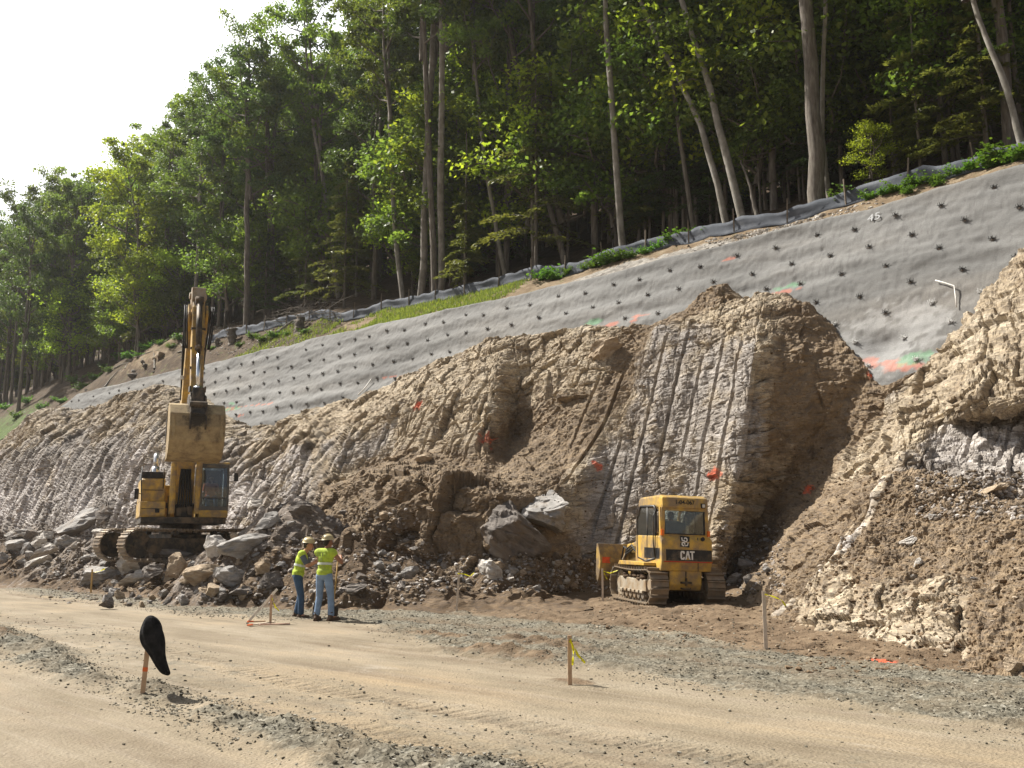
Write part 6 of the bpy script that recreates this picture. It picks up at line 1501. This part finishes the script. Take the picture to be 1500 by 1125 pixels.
# ================================================================== people
def skin(name, a, b): return simple_mat(name, a, .55, var=.12, scale=14)
M_SKIN = skin('skin', (.46, .24, .15), 0)
M_SKIN2 = skin('tanned_skin', (.30, .145, .085), 0)
M_HIVIS = simple_mat('yellow_vest', (.44, .58, .06), .85, var=.3, scale=9, bump=.6, dirt=(.30, .36, .08), dirt_amt=.4)
M_REFL = simple_mat('reflective_tape', (.62, .66, .60), .35, .2, .1)
M_JEAN = simple_mat('dark_jeans', (.045, .085, .15), .9, var=.3, scale=7, bump=.4)
M_JEANL = simple_mat('light_jeans', (.20, .29, .43), .9, var=.2, scale=7, bump=.4)
M_BOOT = simple_mat('brown_boots', (.085, .055, .035), .8, var=.3)
M_HAT = simple_mat('tan_hard_hat', (.50, .42, .24), .35, var=.08)
M_HAIR = simple_mat('dark_hair', (.03, .022, .016), .8, var=.3)
M_SHIRT = simple_mat('slate_shirt', (.10, .12, .15), .9, var=.2)
M_ORSH = simple_mat('orange_shirt', (.75, .13, .04), .8, var=.1)
M_BLUSH = simple_mat('blue_trousers', (.06, .13, .30), .9, var=.15)
M_GREYSH = simple_mat('grey_green_shirt', (.16, .16, .12), .9, var=.15)
def cap(bm, a, b, ra, rb, n=7, seg=14):
    """Tapered capsule between two joints."""
    a, b = Vector(a), Vector(b); d = (b - a); L_ = max(d.length, 1e-5); d = d / L_
    pts = [a - d * ra * math.cos(PI / 2 * k / 3) for k in range(3)] + [a + (b - a) * k / n for k in range(n + 1)] + [b + d * rb * math.sin(PI / 2 * k / 3) for k in (1, 2, 3)]
    rad = [ra * max(.05, math.sin(PI / 2 * k / 3)) for k in range(3)] + [ra + (rb - ra) * k / n for k in range(n + 1)] + [rb * max(.05, math.cos(PI / 2 * k / 3)) for k in (1, 2, 3)]
    tube_bm(bm, pts, rad, seg)
def ell(bm, c, r_, rot=None, sub=3):
    m = Matrix.Translation(Vector(c)) @ (rot.to_4x4() if rot else Matrix()) @ Matrix.Diagonal((*r_, 1))
    bmesh.ops.create_icosphere(bm, subdivisions=sub, radius=1, matrix=m)
def remesh(name, bm, mat, parent, voxel=.009, smooth_it=3):
    bmesh.ops.recalc_face_normals(bm, faces=bm.faces)
    me = bpy.data.meshes.new(name); bm.to_mesh(me); bm.free()
    o = bpy.data.objects.new(name, me); COL.objects.link(o)
    r_ = o.modifiers.new('r', 'REMESH'); r_.mode = 'VOXEL'; r_.voxel_size = voxel
    s_ = o.modifiers.new('s', 'SMOOTH'); s_.factor = .5; s_.iterations = smooth_it
    m2 = bpy.data.meshes.new_from_object(o.evaluated_get(bpy.context.evaluated_depsgraph_get())); bpy.data.objects.remove(o); bpy.data.meshes.remove(me)
    m2.name = name
    for p in m2.polygons: p.use_smooth = True
    return link(name, m2, parent, mat)
def head(bm, c, f, s=1.0):              # head looking along f (unit, horizontal-ish); c = centre of the skull
    f = Vector(f).normalized(); r_ = f.cross(Vector((0, 0, 1))).normalized(); u_ = r_.cross(f)
    M3 = Matrix((r_, f, u_)).transposed(); g = lambda x, y, z_: Vector(c) + M3 @ Vector((x * s, y * s, z_ * s))
    ell(bm, g(0, -.01, .02), (.076 * s, .096 * s, .098 * s), M3); ell(bm, g(0, .03, -.055), (.058 * s, .068 * s, .066 * s), M3)
    ell(bm, g(0, .065, -.10), (.030 * s, .026 * s, .024 * s), M3, 2)
    cap(bm, g(0, .088, .012), g(0, .116, -.035), .011 * s, .016 * s); ell(bm, g(0, .086, -.072), (.026 * s, .014 * s, .007 * s), M3, 2); ell(bm, g(0, .086, -.062), (.023 * s, .013 * s, .006 * s), M3, 2)
    cap(bm, g(-.045, .080, .030), g(.045, .080, .030), .012 * s, .012 * s)
    for e in (-1, 1): ell(bm, g(e * .078, -.005, -.02), (.010 * s, .020 * s, .032 * s), M3, 2)
    return g
def hand(bm, wrist, fwd, grip, palm_n, s=1.0):
    """A closed hand: palm from the wrist along fwd, four fingers of unequal length curled round the axis grip, thumb opposed from the side."""
    f = Vector(fwd).normalized(); n = Vector(palm_n); n = (n - f * n.dot(f)).normalized(); r_ = f.cross(n)
    w_ = Vector(wrist)
    M3 = Matrix((r_, f, n)).transposed()
    ell(bm, w_ + f * .048 * s, (.042 * s, .052 * s, .017 * s), M3, 2)
    for k, (off, L_) in enumerate(((-.031, .82), (-.011, 1.0), (.010, .95), (.030, .76))):
        a = w_ + f * .085 * s + r_ * off * s; seglen = .034 * s * L_
        p1 = a + (f * .75 + n * .6).normalized() * seglen * 1.15; p2 = p1 + (f * -.1 + n * 1).normalized() * seglen; p3 = p2 + (f * -.9 + n * .35).normalized() * seglen * .85
        cap(bm, a, p1, .0098 * s, .009 * s, 3, 8); cap(bm, p1, p2, .009 * s, .0085 * s, 3, 8); cap(bm, p2, p3, .0085 * s, .0075 * s, 3, 8)
    t0 = w_ + f * .03 * s + r_ * -.038 * s; t1 = t0 + (f * .55 + r_ * -.5 + n * .55).normalized() * .036 * s; t2 = t1 + (f * .55 + r_ * .35 + n * .7).normalized() * .034 * s
    cap(bm, t0, t1, .0125 * s, .0108 * s, 3, 8); cap(bm, t1, t2, .0108 * s, .0085 * s, 3, 8)
def figure(J, label, loc, rz, mats, facing=(0, 1, 0), group=None, vest_tape=True, hat=True, seated=False):
    root = empty('person', loc, rz, label, 'person', group)
    V_ = lambda k: Vector(J[k])
    sk_, legs_m, vest_m, slv_m = mats
    bm = bmesh.new()
    hip, chest, neck, hd = V_('hip'), V_('chest'), V_('neck'), V_('head')
    up = (chest - hip).normalized()
    latv = (V_('shR') - V_('shL')).normalized(); fr = up.cross(latv) * -1
    T3 = Matrix((latv, latv.cross(up) * -1, up)).transposed()
    torso = lambda bm, g: (ell(bm, hip + up * .02, (.165 + g, .115 + g, .13), T3), ell(bm, (hip + chest) * .5, (.150 + g, .108 + g, .20), T3), ell(bm, chest - up * .02, (.172 + g, .118 + g, .19), T3), cap(bm, V_('shL') - latv * -.03, V_('shR') - latv * .03, .075 + g, .075 + g))
    torso(bm, 0)
    cap(bm, neck - up * .06, hd - Vector((0, 0, .06)), .062, .052)
    g = head(bm, hd, J['look'])
    for s in 'LR':
        cap(bm, V_('sh' + s), V_('el' + s), .055, .042); cap(bm, V_('el' + s), V_('wr' + s), .043, .029)
        fd_ = J.get('hf' + s) or (V_('wr' + s) - V_('el' + s)); hand(bm, J['wr' + s], fd_, (0, 0, 1), J['pn' + s])
        cap(bm, V_('hp' + s), V_('kn' + s), .088, .060); cap(bm, V_('kn' + s), V_('an' + s), .060, .040); cap(bm, V_('an' + s), Vector(J['toe' + s]), .042, .032)
    remesh('body', bm, sk_, root, .0075, 2)
    bm = bmesh.new()
    for s in 'LR':
        a, k, h_ = V_('an' + s), V_('kn' + s), V_('hp' + s)
        cap(bm, h_, k, .103, .078); cap(bm, k, a + (k - a) * .12, .076, .068)
        n_ = 5
        for q in range(n_): ell(bm, a + (k - a) * (.10 + .05 * q), (.072 + .004 * (q % 2), .074 + .004 * (q % 2), .016), None, 2)
    ell(bm, hip + up * .0, (.178, .130, .13), T3); ell(bm, hip + up * .10, (.165, .122, .06), T3)
    remesh('trousers', bm, legs_m, root, .012, 3)
    bm = bmesh.new(); torso(bm, .020)
    ell(bm, hip + up * .06, (.190, .142, .10), T3)
    for s in 'LR': cap(bm, V_('sh' + s), V_('sh' + s) + (V_('el' + s) - V_('sh' + s)) * .12, .082, .075)
    ve = remesh('vest' if vest_tape else 'shirt', bm, vest_m, root, .012, 3)
    if vest_tape:
        c = (hip + chest) * .5 + up * .04
        def ring(bm, c, rx, ry, hgt):
            n = 36; rows = [[bm.verts.new(c + T3 @ Vector((rx * math.cos(2 * PI * k / n), ry * math.sin(2 * PI * k / n), z_))) for k in range(n)] for z_ in (-hgt / 2, hgt / 2)]
            for k in range(n): bm.faces.new((rows[0][k], rows[0][(k + 1) % n], rows[1][(k + 1) % n], rows[1][k]))
        part('reflective_band', lambda bm: ring(bm, c, .182, .142, .05), M_REFL, ve, 0, True)
    if slv_m:
        bm = bmesh.new()
        for s in 'LR': cap(bm, V_('sh' + s), V_('sh' + s) + (V_('el' + s) - V_('sh' + s)) * .75, .074, .062)
        remesh('sleeves', bm, slv_m, root, .011, 2)
    if not seated:
        bm = bmesh.new()
        for s in 'LR':
            a, t_ = V_('an' + s), Vector(J['toe' + s]); d_ = (t_ - a); d_.z = 0; d_.normalize()
            base = Vector((a.x, a.y, .05)); cap(bm, base - d_ * .05, base + d_ * .17, .052, .046); cap(bm, base - d_ * .02, a + Vector((0, 0, .10)), .055, .058)
            box_bm(bm, base + d_ * .06 + Vector((0, 0, -.035)), (.10, .31, .03), Matrix.Rotation(math.atan2(-d_.x, d_.y), 3, 'Z'))
        remesh('boots', bm, M_BOOT, root, .010, 2)
    f = Vector(J['look']).normalized(); r_ = f.cross(Vector((0, 0, 1))).normalized(); u_ = r_.cross(f); H3 = Matrix((r_, f, u_)).transposed()
    bm = bmesh.new(); ell(bm, hd + H3 @ Vector((0, -.025, .020)), (.081, .090, .090), H3); ell(bm, hd + H3 @ Vector((0, -.06, -.03)), (.066, .05, .06), H3)
    hr = remesh('hair', bm, M_HAIR, root, .009, 1)
    part('eye', lambda bm: [ell(bm, hd + H3 @ Vector((e * .031, .086, .008)), (.010, .006, .006), H3, 2) for e in (-1, 1)], M_HAIR, root, 0, True)
    if hat:
        bm = bmesh.new(); n = 28; rows = []
        for k in range(9):
            a = PI / 2 * k / 8
            rows.append([bm.verts.new(hd + H3 @ Vector((.118 * math.cos(a) * math.cos(2 * PI * q / n), -.008 + .138 * math.cos(a) * math.sin(2 * PI * q / n), .055 + .118 * math.sin(a)))) for q in range(n)] if k < 8 else [bm.verts.new(hd + H3 @ Vector((0, -.008, .173)))])
        for k in range(7):
            for q in range(n): bm.faces.new((rows[k][q], rows[k][(q + 1) % n], rows[k + 1][(q + 1) % n], rows[k + 1][q]))
        for q in range(n): bm.faces.new((rows[7][q], rows[7][(q + 1) % n], rows[8][0]))
        br = [bm.verts.new(hd + H3 @ Vector(((.135 + .0) * math.cos(2 * PI * q / n), -.008 + (.152 + .055 * max(0, -math.sin(2 * PI * q / n) if J.get('hatback') else math.sin(2 * PI * q / n)) ** 2) * math.sin(2 * PI * q / n), .042))) for q in range(n)]
        for q in range(n): bm.faces.new((br[q], br[(q + 1) % n], rows[0][(q + 1) % n], rows[0][q]))
        bm_obj('hard_hat', bm, M_HAT, root, True)
        part('hat_ridge', lambda bm: tube_bm(bm, [hd + H3 @ Vector((0, -.008 + .140 * math.cos(a), .055 + .121 * math.sin(a))) for a in [PI * k / 12 for k in range(1, 12)]], .012, 8), M_HAT, root.children[-1], 0, True)
    return root
# both men are described facing local +Y
p1 = on_z(436, 907, .0); p1.z = gz(p1.x, p1.y)
def facing(cr, cf): return math.atan2(-(cr * RGT[0] + cf * FWD[0]), cr * RGT[1] + cf * FWD[1])
J1 = dict(hip=(0, -.03, .98), chest=(0, .05, 1.34), neck=(0, .11, 1.53), head=(0, .19, 1.66), look=(.1, 1, -.12), shL=(-.19, .06, 1.45), shR=(.19, .06, 1.45),
          elL=(-.25, .22, 1.20), wrL=(-.06, .39, 1.27), elR=(.26, .20, 1.19), wrR=(.07, .40, 1.31), pnL=(.5, .5, -.7), pnR=(-.5, .5, -.7), hfL=(.85, .45, .15), hfR=(-.85, .45, .15),
          hpL=(-.09, -.03, .95), hpR=(.09, -.03, .95), knL=(-.12, .04, .52), knR=(.12, .07, .52), anL=(-.13, -.05, .09), anR=(.14, .08, .09), toeL=(-.16, .10, .04), toeR=(.19, .24, .04))
w1 = figure(J1, 'worker in dark jeans and yellow vest leaning on a shovel, the left one', p1, facing(.99, .12), (M_SKIN, M_JEAN, M_HIVIS, M_SHIRT))
p2 = on_z(473, 911, .0); p2.z = gz(p2.x, p2.y)
J2 = dict(hip=(0, 0, 1.0), chest=(.01, .03, 1.38), neck=(.01, .05, 1.57), head=(.02, .08, 1.71), look=(.45, 1, .0), shL=(-.20, .02, 1.48), shR=(.21, .02, 1.48),
          elL=(-.27, .22, 1.27), wrL=(-.06, .36, 1.36), elR=(.36, .12, 1.26), wrR=(.18, .36, 1.40), pnL=(.5, .5, -.7), pnR=(-.5, .5, -.7), hfL=(.9, .4, .1), hfR=(-.85, .4, .1),
          hpL=(-.10, 0, .97), hpR=(.10, 0, .97), knL=(-.13, .03, .53), knR=(.16, .04, .53), anL=(-.15, -.03, .09), anR=(.21, .0, .09), toeL=(-.19, .13, .04), toeR=(.28, .15, .04))
w2 = figure(J2, 'worker in light blue jeans and yellow vest with his back turned, the right one', p2, facing(.40, .92), (M_SKIN2, M_JEANL, M_HIVIS, None))
part('back_lettering', lambda bm: [box_bm(bm, (-.10 + .065 * k, -.135, 1.44), (.042, .01, .10)) for k in range(3)] + [box_bm(bm, (-.07 + .065 * k, -.138, 1.33), (.036, .01, .08)) for k in range(2)], simple_mat('faded_vest_print', (.33, .42, .10), .8), w2.children[2], .01)
# shovels held by the men
M_HANDLE = simple_mat('shovel_handle_wood', (.52, .34, .13), .6, var=.2)
def shovel(owner, top, foot, label, rzb):
    W = owner.matrix_basis
    bpy.context.view_layer.update()
    a, b = owner.matrix_world @ Vector(top), owner.matrix_world @ Vector(foot)
    root = empty('shovel', b, 0, label, 'shovel'); d = a - b
    part('handle', lambda bm: (tube_bm(bm, [d * .20, d], .017, 10),), M_HANDLE, root, 0, True)
    Q = d.to_track_quat('Z', 'Y').to_matrix() @ Matrix.Rotation(rzb, 3, 'Z')
    def bld(bm):
        n, m_ = 8, 7; vs = []
        for j in range(m_):
            t_ = j / (m_ - 1); w_ = .115 * min(1, .25 + 1.6 * t_ ** .7); zz = .0 + .30 * t_
            vs.append([bm.verts.new(Q @ Vector((w_ * (2 * i / n - 1), .035 * (1 - (2 * i / n - 1) ** 2) - .03, zz))) for i in range(n + 1)])
        for j in range(m_ - 1):
            for i in range(n): bm.faces.new((vs[j][i], vs[j][i + 1], vs[j + 1][i + 1], vs[j + 1][i]))
        tube_bm(bm, [Q @ Vector((0, 0, .22)), Q @ Vector((0, 0, .40))], [.03, .02], 8)
    o = part('blade', bld, M_TRKD, root, 0, True); o.modifiers.new('t', 'SOLIDIFY').thickness = .006
shovel(w1, (0.0, .47, 1.345), (.03, .34, .0), 'long-handled shovel under the hands of the left worker', .4)
shovel(w2, (.06, .45, 1.43), (.02, .33, .0), 'shovel standing in front of the right worker between his feet', .9)
# machine operators
def operator(mach, base, sh_mat, legs_m, label, hat, look):
    bpy.context.view_layer.update()
    J = dict(hip=(0, 0, .12), chest=(0, .02, .46), neck=(0, .03, .64), head=(0, .06, .77), look=look, shL=(-.19, .02, .55), shR=(.19, .02, .55), elL=(-.26, .12, .30), elR=(.26, .12, .30), wrL=(-.27, .36, .30), wrR=(.27, .36, .30),
             pnL=(0, 0, -1), pnR=(0, 0, -1), hpL=(-.09, .05, .08), hpR=(.09, .05, .08), knL=(-.14, .45, .12), knR=(.14, .45, .12), anL=(-.14, .55, -.26), anR=(.14, .55, -.26), toeL=(-.14, .68, -.30), toeR=(.14, .68, -.30))
    m = mach.matrix_world
    return figure(J, label, m @ Vector(base), mach.rotation_euler.z, (M_SKIN, legs_m, sh_mat, sh_mat), None, None, False, hat, True)
operator(ex, (-.965, .10, 2.14), M_ORSH, M_BLUSH, 'operator in an orange shirt sitting in the excavator cab', False, (.1, 1, -.1))
operator(dz, (0, -.32, 1.40), M_GREYSH, M_JEAN, 'operator sitting in the bulldozer cab behind the rear window', False, (0, 1, 0))

# ================================================================== survey stakes, ribbons and the black garment
M_LATH = simple_mat('survey_lath', (.50, .34, .22), .8, var=.18, scale=10)
M_LATHP = simple_mat('pale_lath', (.62, .52, .42), .8, var=.15, scale=10)
t = NT('yellow_ribbon'); tr = t.n.new('ShaderNodeBsdfTranslucent'); tr.inputs['Color'].default_value = (.8, .75, .03, 1); mx = t.n.new('ShaderNodeMixShader'); mx.inputs[0].default_value = .35
t.b.inputs['Base Color'].default_value = (.72, .66, .02, 1); t.b.inputs['Roughness'].default_value = .4
t.l.new(t.b.outputs[0], mx.inputs[1]); t.l.new(tr.outputs[0], mx.inputs[2]); t.l.new(mx.outputs[0], t.out.inputs['Surface']); M_RIB = t.m
M_ORTIP = simple_mat('orange_paint_tip', (.75, .16, .04), .7, var=.15)
def ribbon_mesh(bm, pts, wd, seed=0):
    pts = [Vector(p) for p in pts]; prev = None; r_ = random.Random(seed)
    n = 14; P_ = []
    for i in range(n + 1):
        f = i / n * (len(pts) - 1); k = min(int(f), len(pts) - 2); P_.append(pts[k].lerp(pts[k + 1], f - k))
    for i, p in enumerate(P_):
        tn = (P_[min(i + 1, n)] - P_[max(i - 1, 0)]).normalized(); s = tn.cross(Vector((math.sin(i * .5 + seed), math.cos(i * .5 + seed), .9))).normalized() * wd / 2
        cur = (bm.verts.new(p + s), bm.verts.new(p - s))
        if prev: bm.faces.new((prev[0], prev[1], cur[1], cur[0]))
        prev = cur
def stake(u, vb, vt, label, wd=.045, mat=None, ribs=(), lean=0.0, tip=None, zb=None):
    b = hit(u, vb); F = b.x * FWD[0] + b.y * FWD[1]; hgt = (vb - vt) / FPX * F * 1.03
    root = empty('survey_stake', b, YAW + random.uniform(-.2, .2), label, 'stake')
    def bd_(bm):
        d = Vector((math.sin(lean), 0, math.cos(lean))); box_bm(bm, d * (hgt / 2 - .1), (wd, .022, hgt + .2), Matrix.Rotation(lean, 3, 'Y'))
    part('lath', bd_, mat or M_LATH, root, .003)
    if tip: part('paint_tip', lambda bm: box_bm(bm, (math.sin(lean) * hgt * tip, 0, hgt * tip), (wd * 1.06, .026, hgt * .1), Matrix.Rotation(lean, 3, 'Y')), M_ORTIP, root, 0)
    sc = F / FPX
    for k, pts in enumerate(ribs): part('ribbon', lambda bm: ribbon_mesh(bm, [((a - u) * sc, -.02 - .05 * i * (k + 1) * .4, (vb - c) * sc) for i, (a, c) in enumerate(pts)], .030, k + u), M_RIB, root, 0, True)
    return root
stake(835, 1003, 937, 'wooden survey stake with hanging yellow ribbons in the middle of the road', .05, None, [[(835, 942), (842, 952), (846, 962), (856, 972)], [(836, 940), (840, 955), (838, 975)]])
stake(1122, 950, 872, 'tall survey stake with a yellow ribbon at the foot of the bench', .06, M_LATHP, [[(1123, 874), (1134, 877), (1146, 882), (1151, 890)]])
stake(669, 895, 840, 'survey stake with a yellow ribbon before the rubble line in the middle', .05, M_LATHP, [[(670, 842), (680, 843), (688, 846), (694, 841)]], R(3))
stake(883, 880, 836, 'survey stake with a yellow ribbon beside the bulldozer blade', .05, M_LATHP, [[(884, 838), (894, 841), (905, 837)], [(885, 840), (890, 850)]])
stake(133, 868, 836, 'short yellowish stake in front of the rock pile at left', .06, M_HANDLE, [[(134, 840), (145, 838), (154, 834)]])
stake(396, 914, 874, 'short stake with yellow ribbon standing left of the workers', .05, M_LATH, [[(397, 878), (402, 890), (408, 896)]])
stake(209, 1015, 958, 'wooden stake carrying the black garment', .05, M_LATH, [], R(3), .55)
def plank(p0, p1, r0, mat, label, z0=.02, z1=.02, tip=False, name='survey_stake'):
    a, b = hit(*p0) + Vector((0, 0, z0)), hit(*p1) + Vector((0, 0, z1))
    root = empty(name, a, 0, label, 'stake'); d = b - a; q = d.to_track_quat('X', 'Z').to_matrix()
    part('lath', lambda bm: box_bm(bm, d / 2, (d.length, r0, .025), q), mat, root, .003)
    if tip: part('paint_tip', lambda bm: box_bm(bm, d.normalized() * .05, (.14, r0 * 1.08, .029), q), M_ORTIP, root, 0)
a = hit(361, 914); b = on_f(406, 863, (a.x * FWD[0] + a.y * FWD[1]) + .1); d = b - a
root = empty('survey_stake', a, 0, 'pale lath leaning up to the right against the short stake', 'stake')
part('lath', lambda bm: box_bm(bm, d / 2, (d.length, .06, .05), d.to_track_quat('X', 'Z').to_matrix()), simple_mat('white_lath', (.66, .62, .55), .8), root, .003)
plank((364, 918), (402, 913), .05, M_LATHP, 'pale lath lying lowest at the foot of the leaning lath', .03, .03, True); plank((364, 914), (388, 912), .05, M_LATH, 'brown lath lying behind the pale one at the leaning lath', .05, .03, True)
plank((380, 918), (424, 915), .05, simple_mat('pinkish_lath', (.55, .36, .28), .8), 'pinkish lath lying nearest the workers', .04, .02)
# black garment hung over the stake
b = hit(209, 1015); F = b.x * FWD[0] + b.y * FWD[1]; sc = F / FPX
root = b
def garment(bm):
    prof = [(216, 907.5, 1.5, 1), (216.5, 909, 5.5, 4), (217.5, 914, 10, 7), (218, 922, 13.5, 9), (219, 932, 16, 10), (221, 943, 16.5, 10), (224, 953, 15, 9.5), (227, 960, 13, 8.5), (231, 970, 10.5, 7), (236, 980, 9.5, 6), (240, 987, 8.5, 5), (241, 990, 3, 2)]
    n = 30; rows = []
    for j, (u, v, rx, ry) in enumerate(prof):
        c = Vector(((u - 209) * sc, -.04, (1015 - v) * sc)); row = []
        tl = R(-18) * (j / len(prof))
        for k in range(n):
            a = 2 * PI * k / n; f = 1 + .24 * abs(math.sin(1.5 * a + j * .45)) - .12 + .15 * math.sin(7 * a - j * .8) * min(1, j / 3) + .04 * math.sin(11 * a + j)
            x, y = rx * sc * f * math.cos(a), ry * sc * f * math.sin(a)
            row.append(bm.verts.new(c + Vector((x * math.cos(tl), y, x * math.sin(tl) * 1.2))))
        rows.append(row)
    for A_, B_ in zip(rows, rows[1:]):
        for k in range(n): bm.faces.new((A_[k], A_[(k + 1) % n], B_[(k + 1) % n], B_[k]))
    bm.faces.new(rows[0]); bm.faces.new(rows[-1])
M_CLOTH = simple_mat('black_cloth', (.020, .0205, .022), .9, var=.5, scale=9, bump=.8, spec=.15)
gm = part('black_garment', garment, M_CLOTH, None, 0, True); gm.location = b; gm.rotation_euler = (0, 0, YAW)
sm = gm.modifiers.new('sub', 'SUBSURF'); sm.levels = 1; sm.render_levels = 1
tag(gm, 'black crumpled garment hanging on the stake at the left of the road', 'garment')
# ================================================================== air: thin haze over the whole site
bm = bmesh.new(); box_bm(bm, (0, 0, 74), (3200, 3200, 152)); hz_o = bm_obj('haze', bm, None)
hm = bpy.data.materials.new('haze_air'); hm.use_nodes = True; hn = hm.node_tree.nodes; hn.remove(hn['Principled BSDF'])
pv = hn.new('ShaderNodeVolumePrincipled'); pv.inputs['Color'].default_value = (.93, .94, .95, 1); pv.inputs['Density'].default_value = .0002; pv.inputs['Anisotropy'].default_value = .55
hm.node_tree.links.new(pv.outputs[0], hn['Material Output'].inputs['Volume']); hz_o.data.materials.append(hm)
tag(hz_o, kind='stuff'); SC.cycles.volume_bounces = 1
